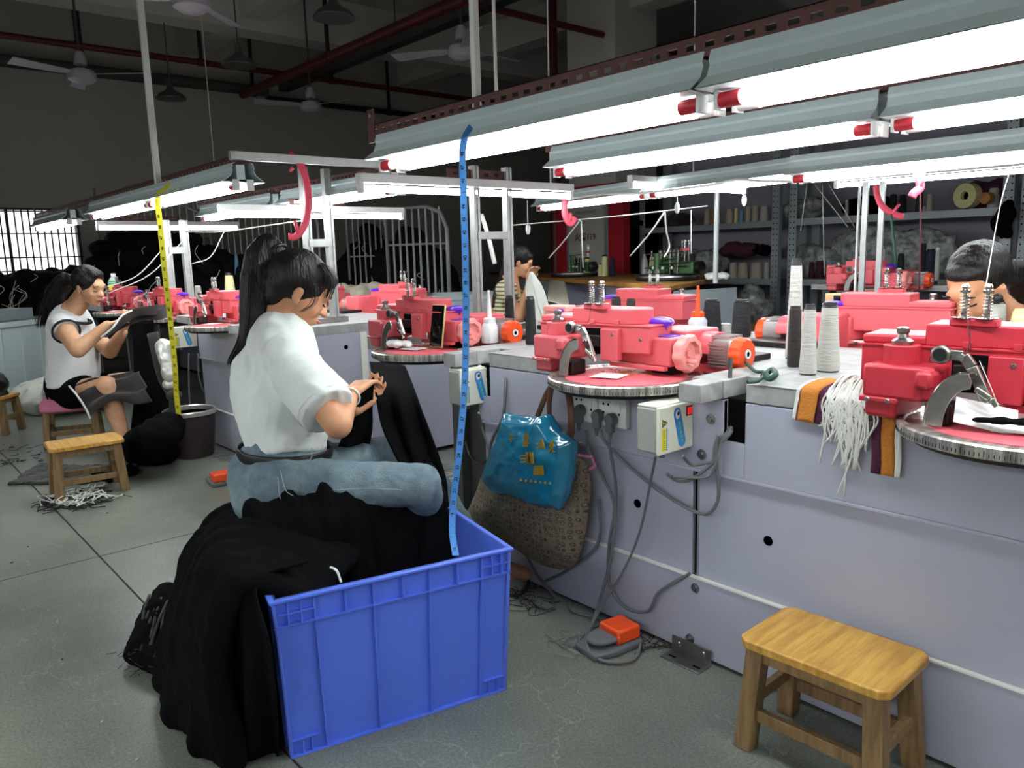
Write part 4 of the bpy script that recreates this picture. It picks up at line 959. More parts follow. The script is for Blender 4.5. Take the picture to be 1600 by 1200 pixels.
# ================================================================ STOOLS
def make_stool():
    t = thing('wooden_stool', '', 'stool'); a_, b_, h = .172, .118, .278; c = .02
    pts = [(-a_ + c, -b_), (a_ - c, -b_), (a_, -b_ + c), (a_, b_ - c), (a_ - c, b_), (-a_ + c, b_), (-a_, b_ - c), (-a_, -b_ + c)]
    G().prism(pts, h - .022, h).build('seat', 'woodtop', t, bev=.004)
    for sx in (-1, 1):
        for sy in (-1, 1):
            x0, y0, x1, y1 = sx * .152, sy * .10, sx * .135, sy * .082; w = .021
            vs = [(x + dx, y + dy, z) for x, y, z in ((x0, y0, 0), (x1, y1, h - .022)) for dx in (-w, w) for dy in (-w, w)]
            G().add(vs, [(0, 1, 3, 2), (4, 6, 7, 5), (0, 4, 5, 1), (2, 3, 7, 6), (0, 2, 6, 4), (1, 5, 7, 3)]).build('leg', 'woodleg', t, bev=.003)
    for s in (-1, 1):
        G().box(-.12, .12, s * .088 - .009, s * .088 + .009, h - .055, h - .022).build('apron', 'woodleg', t, bev=.002)
        G().box(s * .138 - .009, s * .138 + .009, -.07, .07, h - .055, h - .022).build('apron', 'woodleg', t, bev=.002)
        G().box(-.125, .125, s * .093 - .009, s * .093 + .009, .075, .105).build('stretcher', 'woodleg', t, bev=.002)
        G().box(s * .145 - .009, s * .145 + .009, -.075, .075, .105, .135).build('stretcher', 'woodleg', t, bev=.002)
    return t
s0 = make_stool(); s0.location = (-.772, 1.603, 0); s0.rotation_euler.z = .02; s0['label'] = 'varnished wooden stool standing empty at bottom right against the lavender panel'; s0['group'] = 'wooden stools'
la = [az(*p, 0) for p in ((100, 787), (194, 766), (86, 767), (180, 753))]; lc = sum(la, V()) / 4; d = (la[1] - la[0]) + (la[3] - la[2])
dup(s0, (lc.x, lc.y, 0), math.atan2(d.y, d.x), 'varnished wooden stool standing empty at left with yarn scraps under it', 'wooden stools')
sp = az(118, 684, 0)
dup(s0, (-5.80, 1.10, 0), 1.25, 'wooden stool with a pink folded towel on it, under the woman in the vest', 'wooden stools')
a = az(697, 672, 0); dup(s0, (a.x - .05, a.y + .12, 0), .3, 'wooden stool seen through the gap between the two benches', 'wooden stools')
a = az(18, 676, 0); dup(s0, (a.x - .1, a.y - .1, 0), .9, 'wooden stool cut by the left edge with a black bag over it', 'wooden stools')
dup(s0, (-2.25, .90, 0), CA + .05, 'wooden stool buried in black garments under the ponytailed woman', 'wooden stools')
# towel, black bag
g_ = Org(); 
for k in range(5): g_.cap((-.14, -.10 + k * .05, .0), (.14, -.10 + k * .05, .0), .022, .022, 10)
g_.cap((-.15, -.12, -.02), (.15, -.13, -.03), .022, .022, 10); g_.cap((-.15, -.13, -.045), (.15, -.14, -.05), .016, .016, 10)
o = g_.organic('towel', 'pinkcloth', vox=.009, it=2, wr=.006, ws=12); o.location = (-5.80, 1.10, .302); o.rotation_euler.z = 1.25; tag(o, 'pink folded towel on the stool under the woman in the vest', 'towel')
g_ = Org(); a = az(18, 676, 0); g_.ball((0, 0, .0), (.17, .13, .10)); g_.ball((.02, 0, -.09), (.165, .12, .06))
o = g_.organic('black_bag', 'bag' if 0 else 'black', vox=.012, it=3, wr=.012, ws=9); o.location = (a.x - .1, a.y - .1, .36); tag(o, 'shiny black bag slumped on the stool at the left edge', 'bag')

# ================================================================ YARN CONES
CN = {}
def cone(x, y, z, h, r0, r1, m, lb, tip='black', grp='yarn cones', rot=None):
    key = (round(h, 3), r0, r1, m, tip)
    if key not in CN:
        t = thing('yarn_cone', lb, 'yarn cone', (x, y, z), 0, grp)
        G().lathe([(r0 * .96, .004), (r0, .012), (r1, h * .93), (r1 * .8, h * .945)], n=28).build('yarn', m, t, smooth=1)
        G().lathe([(r0 * .9, 0), (r0 * .93, .003), (r0 * .9, .006)], n=24).build('cone_base', tip, t, smooth=1)
        G().lathe([(r1 * 1.0, h * .925), (r1 * 1.02, h * .935), (r1 * .86, h * .955), (r1 * .82, h), (r1 * .5, h * 1.0), (r1 * .45, h * .97)], n=24).build('cone_tip', tip, t, smooth=1)
        CN[key] = t
    else: t = dup(CN[key], (x, y, z), 0, lb, grp)
    if rot: t.rotation_euler = rot
    return t
def conep(px, pyb, pyt, wpx, m, lb, z=.825, **k):
    b = az(px, pyb, z); D = (b - V((0, 0, H))).dot(BF); top = ad(px, pyt, D); h = max(.03, top.z - z); r = wpx * D / 1210 / 2
    return cone(b.x, b.y, z, h, round(r, 3), round(r * k.pop('tap', .55), 3), m, lb, **k)
conep(1240, 560, 403, 26, 'cone_w', 'tall slim white yarn cone standing behind the brown cone', tap=.6)
conep(1240, 573, 477, 20, 'cone_b', 'dark brown yarn cone left of the two white cones', tap=.9, tip='cone_b')
conep(1262, 585, 474, 26, 'cone_w', 'white yarn cone with dark base ring right of the brown cone', tap=.68)
conep(1293, 580, 471, 36, 'cone_w', 'wide white yarn cone beside the ochre and plum knit strip', tap=.66)
conep(1376, 519, 471, 38, 'cone_k', 'short black yarn cone just left of the rose red machine', tap=.75)
conep(1112, 521, 466, 30, 'cone_k', 'black yarn cone behind the red nozzle bottle', tap=.75)
conep(1158, 526, 467, 30, 'cone_k', 'black yarn cone behind the orange fan cover', tap=.8)
conep(1133, 520, 505, 19, 'cone_w', 'small white cone between the two black cones', tap=.9, tip='white')
conep(830, 538, 462, 18, 'cone_k', 'tall black yarn cone left of the central machine', tap=.75)
conep(797, 520, 461, 16, 'cone_k', 'tall black yarn cone beside the oil bottle', tap=.8)
conep(963, 518, 463, 18, 'cone_b', 'small dark cone poking up behind the central machine, left of two', tap=.8, tip='cone_b')
conep(986, 520, 466, 17, 'cone_b', 'small dark cone poking up behind the central machine, right of two', tap=.8, tip='cone_b')
conep(1344, 440, 397, 18, 'cone_w', 'greyish white cone with a thin white rod above it', z=.89, tap=.7)
a = az(1376, 418, .9)
conep(1376, 438, 385, 17, 'cone_w', 'tall cone with white yarn under a green top', z=.89, tap=.6, tip='cone_g')
conep(1377, 384.5, 353, 12, 'cone_g', 'green plastic top of the cone under the pink hook', z=1.15, tap=.7, tip='cone_g')
conep(1440, 437, 380, 10, 'cone_k', 'slim black cone behind the dark red string', z=.89, tap=.8)
conep(1452, 437, 389, 16, 'cone_n', 'navy yarn cone left of the far right woman', z=.89, tap=.8, tip='cone_n')
conep(1463, 437, 387, 8, 'cone_w', 'thin white cone right of the navy cone', z=.89, tap=.8, tip='white')
conep(1406, 437, 396, 12, 'cone_k', 'small black cone below the pink hook', z=.89, tap=.7)
conep(1551, 540, 468, 34, 'cone_w', 'white yarn cone in front of the far right woman', tap=.8)
conep(1592, 545, 482, 40, 'cone_y', 'cream yarn cone at the right edge behind the machine', tap=.6, tip='cone_y')
conep(362, 482, 426, 20, 'cone_y', 'cream yarn cone on the left bench near the ponytail', tap=.6)
conep(373, 448, 396, 11, 'cone_lb', 'tall clear grey cone behind the cream cone on the left bench', z=.9, tap=.4, tip='cone_lb')
conep(312, 482, 446, 12, 'cone_w', 'small white cone at the foot of the aluminium frame', tap=.8, tip='white')
conep(383, 482, 455, 14, 'cone_w', 'stubby white cone right of the purple knob on the left bench', tap=.9, tip='white')

# ================================================================ BOTTLES, BOX, PHONES
def bottle(px, pyb, pyt, wpx, m, nm, lb, z=.825):
    b = az(px, pyb, z); D = (b - V((0, 0, H))).dot(BF); h = ad(px, pyt, D).z - z; r = wpx * D / 1210 / 2
    t = thing('oil_bottle', lb, 'bottle', b)
    G().lathe([(r * .95, 0), (r, .006), (r, h * .30), (r * .8, h * .36), (r * .5, h * .40), (r * .5, h * .43)], n=28).build('bottle_body', m, t, smooth=1)
    G().lathe([(r * .68, h * .36), (r * .68, h * .46), (r * .55, h * .48)], n=28, fn=lambda a_, zz: 1 + .03 * math.cos(a_ * 14)).build('cap', nm, t, smooth=1)
    G().lathe([(r * .30, h * .46), (r * .24, h * .7), (r * .13, h * .97), (r * .16, h), (0, h)], n=16).build('nozzle', nm, t, smooth=1)
    return t
bottle(1090, 524, 446, 29, 'plasticclear', 'orange', 'milky oil bottle with red cap and long red nozzle')
bottle(766, 535, 453, 27, 'white', 'white', 'white oil bottle with pointed nozzle behind the phone machine')
b = az(875, 503, .90)
t = thing('box', 'pale pink hinged box with lilac clasp behind the central machine', 'box', (b.x, b.y, .825), .15)
G().box(-.055, .055, -.035, .035, 0, .115).build('box_base', 'pink_pale', t, bev=.005); G().box(-.056, .056, -.036, .036, .117, .142).build('lid', 'pink_pale', t, bev=.006); G().box(.015, .045, -.042, -.034, .105, .13).build('clasp', 'purple', t, bev=.003)
t = thing('drink_bottle', 'clear drink bottle with a yellow and green label near the woman in the vest', 'bottle', az(182, 476, .825))
G().lathe([(.045, 0), (.05, .01), (.05, .20), (.03, .24), (.018, .25)], n=24).build('bottle_body', 'plasticclear', t, smooth=1); G().lathe([(.051, .10), (.051, .17)], n=24).build('label_band', 'tape_yellow', t); G().lathe([(.052, .185), (.047, .215)], n=24).build('label_band', 'cone_g', t); G().cyl((0, 0, .25), (0, 0, .28), .02).build('cap', 'white', t, smooth=1)
def phone(loc, h, w, rot, lb, back=False):
    t = thing('phone', lb, 'phone', loc); t.rotation_euler = rot
    G().box(-w / 2, w / 2, -.004, .004, 0, h).build('phone_body', 'phonegold', t, bev=.003)
    G().box(-w / 2 + .004, w / 2 - .004, -.0052, -.0038, .004, h - .004).build('screen', 'phone', t)
    if back: G().box(-w / 2 + .004, w / 2 - .03, .004, .007, h * .55, h * .95).build('camera_bump', 'phone', t, bev=.003)
    return t
p = az(681, 535, .84); phone((ay(681, 535, 1.79).x, 1.79, .812), .172, .082, (math.radians(-9), 0, .05), 'black-screened phone leaning upright on the pink machine tray')
p = ad(1310, 476, 2.9)
t = phone((p.x, p.y, .835), .16, .09, (math.radians(-4), 0, .25 + PI), 'gold phone with square dark camera bump seen from behind', True)
o = G().box(-.05, .05, -.03, .03, 0, .015).build('phone_stand', 'orange', bev=.002); o.location = (p.x + .01, p.y, .825); tag(o, 'small orange stand under the gold phone', 'stand')
o = Org(); 
for i in range(5): o.ball((random.uniform(-.03, .03), random.uniform(-.02, .02), .015), (.03, .02, .014))
o = o.organic('rag', 'paper', vox=.004, it=2, wr=.004, ws=40); o.location = (-2.665, 1.70, .812); tag(o, 'crumpled white rag on the dial of the phone machine', 'rag')

# ================================================================ KNIT SWATCHES with white fringe on the bench edge
def ribbon(name, path, w, wdir, m, parent=None, th=.002, wav=0, nw=5):
    P = cr(path, 6) if len(path) > 2 else [V(p) for p in path]; wd = V(wdir).normalized()
    def f(u, v):
        i = min(int(u * (len(P) - 1)), len(P) - 2); q = u * (len(P) - 1) - i; p = P[i].lerp(P[i + 1], q)
        return p + wd * (v - .5) * w + V((0, -1, .3)) * wav * math.sin(v * 9 + u * 5)
    g_ = G().grid(f, len(P), nw); return g_.build(name, m, parent, solid=th, smooth=True)
sx = az(1272, 607, .83).x
t = thing('knit_swatch', 'ochre and plum knit strip folded over the bench edge by the white cones', 'swatch', (sx, 1.74, .83)); o = V((-sx, -1.74, -.83))
def pth(x): return [V((x + .05, 1.86, .835)) + o, V((x + .03, 1.80, .85)) + o, V((x, 1.752, .832)) + o, V((x - .006, 1.744, .80)) + o, V((x - .01, 1.738, .75)) + o]
ribbon('stripe', pth(sx), .05, (1, -.1, 0), 'swatch_o', t, wav=.002); ribbon('stripe', pth(sx + .035), .022, (1, -.1, 0), 'swatch_p', t, wav=.002); ribbon('edge', pth(sx - .029), .009, (1, -.1, 0), 'thread', t, wav=.002)
g_ = G(); random.seed(5)
for i in range(70):
    u = random.random(); x = sx + .055 + u * .095; dz = random.uniform(.05, .13) if random.random() < .8 else .17
    if i in (7, 33): dz = .24; x = sx + .085
    pp = [V((x + .02, 1.84, .84)), V((x + random.uniform(-.01, .01), 1.79, .855 + random.uniform(-.01, .012))), V((x + random.uniform(-.015, .015), 1.738, .825)), V((x + random.uniform(-.03, .03), 1.732, .825 - dz * .5)), V((x + random.uniform(-.03, .02), 1.736, .825 - dz))]
    g_.tube([p + o for p in cr(pp, 4)], .0022, 5)
tag(g_.build('fringe', 'thread', t, smooth=True), None, None, kind='stuff')
x = ay(1385, 690, 1.74).x
t = thing('knit_strip', 'plum, ochre and white knit strip hanging under the rose red machine', 'swatch', (x, 1.738, .78)); o = V((-x, -1.738, -.78))
for dx, w, m in ((-.022, .022, 'swatch_p'), (.004, .03, 'swatch_o'), (.026, .013, 'thread')):
    ribbon('stripe', [V((x + dx, 1.742, .80)) + o, V((x + dx, 1.738, .75)) + o, V((x + dx + .004, 1.734, .70)) + o, V((x + dx + .002, 1.736, .655)) + o], w, (1, 0, 0), m, t, wav=.002)
o = G().box(-.055, .055, -.04, .04, 0, .001).build('paper_sheet', 'paper'); o.location = (-.52, 1.68, .83); o.rotation_euler = (.5, .2, .4); tag(o, 'white paper standing tilted on the near right dial', 'paper')
g_ = Org(); g_.cap((-.12, -.02, 0), (.14, .03, .01), .012, .02, 10, fl=(0, 1, 0), k=.4); o = g_.organic('black_cloth', 'cloth', vox=.004, it=2, wr=.004, ws=20); o.location = (-.40, 1.66, .83); tag(o, 'folded black cloth lying on the near right dial', 'cloth')

# ================================================================ BAGS hanging on the panel
BX, BY = -1.86, 1.69
def pp(x, y, Y=1.70): return ay(x, y, Y)
t = thing('tote_bag', 'big brown monogrammed canvas tote hanging on the lavender panel', 'bag', (BX, BY, .38))
out = [(800, 652), (780, 700), (758, 760), (736, 795), (740, 815), (800, 845), (850, 872), (876, 892), (915, 884), (928, 810), (936, 740), (925, 715), (880, 690)]
o = V((-BX, -BY, -.38)); P = [ay(x, y, 1.735) for x, y in out]; c = sum(P, V()) / len(P)
g_ = G(); n = len(P); rings = []
for f_, dy in ((1, 0), (1.0, -.03), (.9, -.065), (.6, -.085), (.25, -.095)): rings.append([c + (p - c) * f_ + V((0, dy, 0)) for p in P])
vs = [p + o for r in rings for p in r] + [c + V((0, -.097, 0)) + o]; f = [tuple(range(n))]
for i in range(4): f += [(i * n + k, i * n + (k + 1) % n, (i + 1) * n + (k + 1) % n, (i + 1) * n + k) for k in range(n)]
f += [(4 * n + k, 4 * n + (k + 1) % n, 5 * n) for k in range(n)]
b_ = g_.add(vs, f).build('bag_body', 'monogram', t, smooth=True, sub=2, ang=180)
tx = bpy.data.textures.new('crease', 'CLOUDS'); tx.noise_scale = .07
q = b_.modifiers.new('d', 'DISPLACE'); q.texture = tx; q.strength = .022; q.mid_level = .5
for nm, pts in (('handle', [(862, 600, 1.60), (858, 640, 1.62), (866, 690, 1.66), (880, 690, 1.66), (891, 682, 1.66), (892, 640, 1.66), (885, 600, 1.70)]), ('handle', [(864, 600, 1.64), (852, 620, 1.66), (840, 650, 1.69), (834, 665, 1.69)])):
    g_ = G(); g_.tube([ay(*p) + o for p in cr([V(p) for p in pts], 6)], [(.0028, .012)] * (6 * (len(pts) - 1) + 1), 10, flat=(0, 1, 0)); g_.build(nm, 'strap', t, smooth=True)
g_ = G(); g_.tube([ay(x, y, 1.715) + o for x, y in ((902, 712), (925, 714), (930, 728), (912, 738), (900, 745))], .006, 8); g_.build('pink_lace', 'pinkcloth', t, smooth=True)
t = thing('plastic_bag', 'glossy teal carrier bag with gold print hanging over the tote', 'bag', (BX, BY - .1, .48))
o = V((-BX, -BY + .1, -.48)); out = [(795, 645), (832, 652), (860, 648), (878, 676), (900, 690), (895, 740), (888, 775), (880, 793), (850, 790), (810, 775), (775, 768), (758, 750), (768, 715), (785, 680)]
P = [ay(x, y, 1.625) for x, y in out]; c = sum(P, V()) / len(P); n = len(P); rings = []
for f_, dy in ((.96, .02), (1, 0), (1.0, -.02), (.86, -.048), (.5, -.06), (.2, -.064)): rings.append([c + (p - c) * f_ + V((0, dy, 0)) for p in P])
vs = [p + o for r in rings for p in r] + [c + V((0, -.065, 0)) + o]; f = [tuple(range(n))]
for i in range(5): f += [(i * n + k, i * n + (k + 1) % n, (i + 1) * n + (k + 1) % n, (i + 1) * n + k) for k in range(n)]
f += [(5 * n + k, 5 * n + (k + 1) % n, 6 * n) for k in range(n)]
b_ = G().add(vs, f).build('bag_body', 'bag', t, smooth=True, sub=3, ang=180, simple=True)
tx = bpy.data.textures.new('film_crease', 'CLOUDS'); tx.noise_scale = .035; tx.noise_depth = 3
q = b_.modifiers.new('d', 'DISPLACE'); q.texture = tx; q.strength = .012; q.mid_level = .5
def onbag(x, y, d=.006): return ay(x, y, 1.555 - d)
def goldpoly(pts, nm='gold_print'):
    P = [onbag(x, y) + o for x, y in pts]; n = len(P); g_ = G(); g_.add(P + [p + V((0, .003, 0)) for p in P], [tuple(range(n)), tuple(range(2 * n - 1, n - 1, -1))] + [(i, (i + 1) % n, n + (i + 1) % n, n + i) for i in range(n)]); g_.build(nm, 'gold', t)
def strokes(cx, cy, w, h, seed, n=5, th=2.2):
    random.seed(seed)
    for i in range(n):
        if i % 2: x0, x1 = cx - w / 2, cx + w / 2; y0 = cy - h / 2 + h * (i + .5) / n; y1 = y0 + random.uniform(-1, 1); goldpoly([(x0, y0), (x1, y1), (x1, y1 + th * .6), (x0, y0 + th)])
        else: x0 = cx - w / 2 + w * random.random(); goldpoly([(x0, cy - h / 2), (x0 + th, cy - h / 2), (x0 + th + random.uniform(-4, 4), cy + h / 2), (x0 + random.uniform(-3, 3), cy + h / 2)])
strokes(822, 688, 9, 20, 1); strokes(841, 694, 9, 14, 2, 4); strokes(862, 698, 9, 18, 3, 4); strokes(800, 685, 9, 12, 4, 3); strokes(822, 716, 18, 18, 5, 7); goldpoly([(835, 728), (848, 728), (849, 743), (833, 742)])
for i in range(7): x = 812 + i * 7.5; goldpoly([(x, 750 + i * .8), (x + 2, 748 + i * .8), (x + 3, 752 + i * .8), (x, 752 + i * .8)])

# ================================================================ BIN, SCRAPS, FLOOR BITS
def binp():
    b0 = (az(262, 714, 0) + az(328, 710, 0)) / 2; t = thing('waste_bin', 'dark brown round waste bin with a pale rim under the yellow tape', 'bin', (b0.x, b0.y + .03, 0))
    G().lathe([(.115, 0), (.122, .005), (.15, .28), (.145, .28), (.115, .02), (0, .02)], n=40).build('bin_body', 'binbrown', t, smooth=1)
    G().lathe([(.149, .262), (.156, .264), (.157, .285), (.150, .292), (.143, .286), (.143, .262)], n=40).build('rim', 'binrim', t, smooth=1); return t
binp()
def scraps(name, lb, c, n, r, m, seed, th=.003, cat='scraps', hh=.012):
    random.seed(seed); g_ = G()
    for i in range(n):
        a_ = random.random() * 6.28; q = math.sqrt(random.random()); x, y = r[0] * q * math.cos(a_), r[1] * q * math.sin(a_); b_ = random.random() * 6.28; L = random.uniform(.02, .06)
        P = [V((x + L * k * math.cos(b_ + k * random.uniform(-1, 1)), y + L * k * math.sin(b_ + k * random.uniform(-1, 1)), random.uniform(.002, hh))) for k in (0, .5, 1, 1.5)]
        g_.tube(cr(P, 3), th * random.uniform(.5, 1), 5)
    o = g_.build(name, m, smooth=True); o.location = c; return tag(o, lb, cat, kind='stuff')
scraps('yarn_scraps', 'black and grey yarn scraps on the floor under the left empty stool', (lc.x + .12, lc.y - .08, 0), 120, (.2, .16), 'ink', 1)
scraps('thread_scraps', 'white thread ends on the floor under the left empty stool', (lc.x + .12, lc.y - .08, .002), 60, (.16, .13), 'thread', 2, .0035, hh=.03)
a = az(40, 700, 0) ; a = az(48, 708, 0)
scraps('thread_scraps', 'thin dark fluff on the floor left of the stools', (a.x, a.y, 0), 30, (.3, .25), 'ink', 4, .0025)
for i, (x, y, lb) in enumerate(((820, 935, 'dark yarn fluff on the floor behind the blue crate'), (905, 1010, 'dark fluff by the orange pedal'), (1000, 1000, 'grey thread fluff along the bench foot near the pedal'), (360, 715, 'yarn fluff along the foot of the left bench'), (430, 745, 'dark fluff beneath the seated woman'))):
    a = az(x, y, 0); scraps('floor_fluff', lb, (a.x, a.y, 0), 26, (.10, .05), 'greythread' if i % 2 else 'ink', 20 + i, .0018)
a = az(690, 755, 0); scraps('thread_heap', 'pale loose thread on the floor under the bench gap', (a.x, a.y, 0), 50, (.14, .08), 'thread', 31, .002, hh=.02)
random.seed(9)
for i in range(26):
    x = random.uniform(0, 800); y = random.uniform(650, 1190)
    if 380 < x and y < 900: continue
    a = az(x, y, 0); o = G().ball((0, 0, .002), (random.uniform(.003, .007), .003, .002), 6).build('floor_crumb', 'ink' if i % 3 else 'thread'); o.location = a; o.rotation_euler.z = i; tag(o, 'tiny speck of yarn lint lying on the concrete floor', 'lint', 'lint specks on the floor')
# flat black garment pieces on the floor at left
def flatcloth(lb, pts, h=.012, m='clothgrey', amp=.01):
    P = [az(x, y, 0) for x, y in pts]; c = sum(P, V()) / len(P); n = len(P); g_ = G(); g_.add([p - c + V((0, 0, z)) for z in (.0, h) for p in P], [tuple(range(n - 1, -1, -1)), tuple(range(n, 2 * n))] + [(i, (i + 1) % n, n + (i + 1) % n, n + i) for i in range(n)])
    me = bpy.data.objects.new('x', None); o = Org(); o.v = g_.v; o.f = g_.f; r = o.organic('garment_piece', m, vox=.008, it=2, wr=amp, ws=14); r.location = c; return tag(r, lb, 'garment', 'knit pieces on the floor')
flatcloth('dark knit piece spread flat left of the empty left stool', [(12, 758), (62, 727), (100, 730), (215, 728), (200, 745), (130, 757), (60, 758)], .014)
flatcloth('dark knit piece with white edge right of the left stool', [(140, 745), (205, 728), (215, 742), (170, 755)], .02, 'cloth')

# ================================================================ BLACK GARMENT HEAPS round the crate
def heap(name, lb, arcs, m='cloth', vox=.010, it=3, wr=.006, ws=11, cat='garments', extra=(), grp=None, wst=(1, 1, 1)):
    g_ = Org(); c = sum((V(p) for a_ in arcs for p in a_[0]), V()) / sum(len(a_[0]) for a_ in arcs); c.z = 0
    for pts, r in arcs:
        P = cr([V(p) - c for p in pts], 5); R = [r] * len(P) if isinstance(r, (int, float)) else [r[0] + (r[1] - r[0]) * i / (len(P) - 1) for i in range(len(P))]
        for i in range(len(P) - 1): g_.cap(P[i], P[i + 1], R[i], R[i + 1], 9)
    for e, r in extra: g_.ball(V(e) - c, r, 14)
    o = g_.organic(name, m, vox=vox, it=it, wr=wr, ws=ws, wst=wst); o.location = c; return tag(o, lb, cat, grp, 'stuff')
def cl(u, v, z): p = CO + CU * u + CV * v; return V((p.x, p.y, z))   # crate frame: u along, v away from the camera
random.seed(11)
arcs = []
for i in range(17):       # the long fall over the crate's left end
    k = i / 16; 
    top = cl(-.22 + .34 * k * .6, -.15 + .30 * k, .37 - .02 * k)
    hump = cl(-.36 - .02 * math.sin(k * 6), -.13 + .38 * k, .44 + .03 * math.sin(k * 3.1) + random.uniform(-.008, .008))
    side = cl(-.43 - .03 * math.sin(k * 2.2), -.16 + .44 * k, .30)
    flr = cl(-.42 - .10 * math.sin(k * 2.2) + random.uniform(-.02, .02), -.17 + .50 * k, .035)
    arcs.append(([top, hump, side, flr], random.uniform(.024, .034)))
    arcs.append(([cl(-.36, -.10 + .45 * k, .38), cl(-.38, -.1 + .36 * k, .15), cl(-.36, -.1 + .36 * k, .04)], .045))
heap('garment_heap', 'black knit garments pouring over the left end of the blue crate to the floor', arcs, vox=.011, wr=.007)
arcs = []
for i in range(17):       # folds over the back rim
    k = i / 16; u = -.27 + .52 * k
    dz = .015 + .03 * k + (.018 if i % 3 == 0 else 0) + random.uniform(-.006, .006)
    arcs.append(([cl(u, .30, .30), cl(u, .25, .45 + dz), cl(u + .004, .18, .475 + dz), cl(u + random.uniform(-.014, .014), .125, .38), cl(u + random.uniform(-.02, .02), .09, .14)], random.uniform(.014, .023)))
for i in range(9): k = i / 8; arcs.append(([cl(-.27 + .52 * k, .22, .44), cl(-.27 + .52 * k, .155, .44), cl(-.27 + .52 * k, .150, .12)], .034))
for i in range(6): k = i / 5; arcs.append(([cl(-.25 + .46 * k, .10, .10), cl(-.25 + .46 * k, -.09, .07)], .045))
heap('garment_heap', 'row of black knit panels folded over the back rim of the blue crate', arcs, vox=.008, it=2, wr=.004)
# mound on the stool under the woman
arcs = []
for i in range(9):
    k = i / 8; arcs.append(([V((-2.40 + .36 * k, .72, .05)), V((-2.42 + .38 * k, .78, .30)), V((-2.42 + .40 * k, .92, .375)), V((-2.40 + .42 * k, 1.10, .33))], .035))
arcs.append(([V((-2.3, .8, .12)), V((-2.1, .8, .12))], .10))
heap('garment_heap', 'black garments mounded over the stool the ponytailed woman sits on', arcs, vox=.012, wr=.008)
# small clump on the floor at left
fa, fb, fc, fd = az(215, 1035, 0), az(262, 1060, 0), az(265, 945, 0), az(330, 950, 0)
arcs = [([fa.lerp(fb, k) + V((0, 0, .03)), fa.lerp(fb, k).lerp(fc.lerp(fd, k), .5) + V((0, 0, .075 + .02 * math.sin(k * 6))), fc.lerp(fd, k) + V((0, 0, .05))], .03) for k in (0, .2, .4, .6, .8, 1)]
heap('garment_heap', 'small clump of black garments with frayed grey hems on the floor left of the crate', arcs, vox=.010, wr=.012, ws=14)
g_ = G(); random.seed(2)
for i in range(9):
    k = i / 8; a_ = fa.lerp(fb, k); b_ = fc.lerp(fd, k * .8)
    P = [a_ + V((random.uniform(-.02, .02), random.uniform(-.02, .02), .055)), a_.lerp(b_, .25) + V((0, 0, .10)), a_.lerp(b_, .5) + V((random.uniform(-.02, .02), 0, .12))]
    g_.tube(cr(P, 5), .0045, 6)
for i in range(40):
    a_ = fa.lerp(fb, random.random()) + V((random.uniform(-.05, .02), random.uniform(-.06, .02), random.uniform(.004, .06))); g_.tube([a_, a_ + V((random.uniform(-.03, .03), random.uniform(-.03, .03), -.003))], .0009, 4)
tag(g_.build('frayed_hem', 'clothgrey', smooth=True), 'grey frayed ribbed hems on the small black clump left of the crate', 'garment trim', kind='stuff')
g_ = G()
for i in range(14): a_ = az(310, 950, .09) + V((random.uniform(-.02, .02), random.uniform(-.03, .03), random.uniform(-.01, .02))); g_.tube(cr([a_, a_ + V((.02, .01, .01)), a_ + V((.01, -.03, -.03)), a_ + V((random.uniform(0, .04), -.05, -.07))], 4), .0015, 5)
tag(g_.build('loose_threads', 'thread', smooth=True), 'white and pink loose threads on the black clump left of the crate', 'thread', kind='stuff')
a = cl(-.13, -.08, .435); o = G().tube(cr([cl(-.135, -.165, .40), cl(-.14, -.15, .425), cl(-.15, -.13, .43)], 5), .003, 7).build('white_cord_end', 'thread', smooth=True); tag(o, 'short white cord end on the garments at the crate rim', 'thread')

# ================================================================ garments hanging from the dials
def drape(name, lb, A, Bn, D, amp=.014, nf=4, m='cloth', cat='garment', nu=26, nv=36, th=.006, seed=1, grp=None):
    """A[k],Bn[k]: left and right edge points (world) from top to bottom"""
    PA, PB = cr(A, 6), cr(Bn, 6); c = (PA[0] + PB[0]) / 2
    def f(u, v):
        i = u * (len(PA) - 1); j = min(int(i), len(PA) - 2); q = i - j
        a_ = PA[j].lerp(PA[j + 1], q); b_ = PB[j].lerp(PB[j + 1], q)
        return a_.lerp(b_, v) - c + V(D) * amp * (.3 + u) * (math.sin(v * nf * 2 * PI + seed + u * 1.5) + .4 * noise.noise(V((v * 7, u * 5, seed))))
    o = G().grid(f, nu, nv).build(name, m, solid=th, smooth=True, ang=180); o.location = c; return tag(o, lb, cat, grp)
drape('garment', 'black knit garment atop the heap, hem reaching the floor by the crate', [cl(-.28, .06, .455), cl(-.39, .02, .43), ad(322, 1050, 1.86), az(313, 1186, .012)], [cl(-.20, -.13, .455), cl(-.33, -.16, .44), ad(425, 1030, 1.70), az(436, 1180, .012)], (.5, -.6, .1), .016, 2.5, nu=34, nv=48, seed=2)
drape('garment', 'black knit garment on the heap with its hem ending above the floor at left', [cl(-.35, .24, .46), ad(343, 925, 2.10), ad(298, 1010, 2.04), az(284, 1066, .03)], [cl(-.33, .03, .47), ad(402, 930, 1.94), ad(356, 1010, 1.90), ad(345, 1082, 1.86)], (.5, -.6, .1), .014, 2, nu=30, nv=36, seed=4)
drape('hanging_garment', 'black knit garment hanging from the phone machine dial into the lap', [az(578, 566, .785), ad(585, 600, 2.52), ad(597, 660, 2.46), ad(622, 715, 2.42), ad(655, 760, 2.36)], [az(634, 572, .785), ad(655, 625, 2.50), ad(680, 690, 2.45), ad(697, 740, 2.42), ad(702, 790, 2.36)], (.6, -.7, 0), .016, 2)
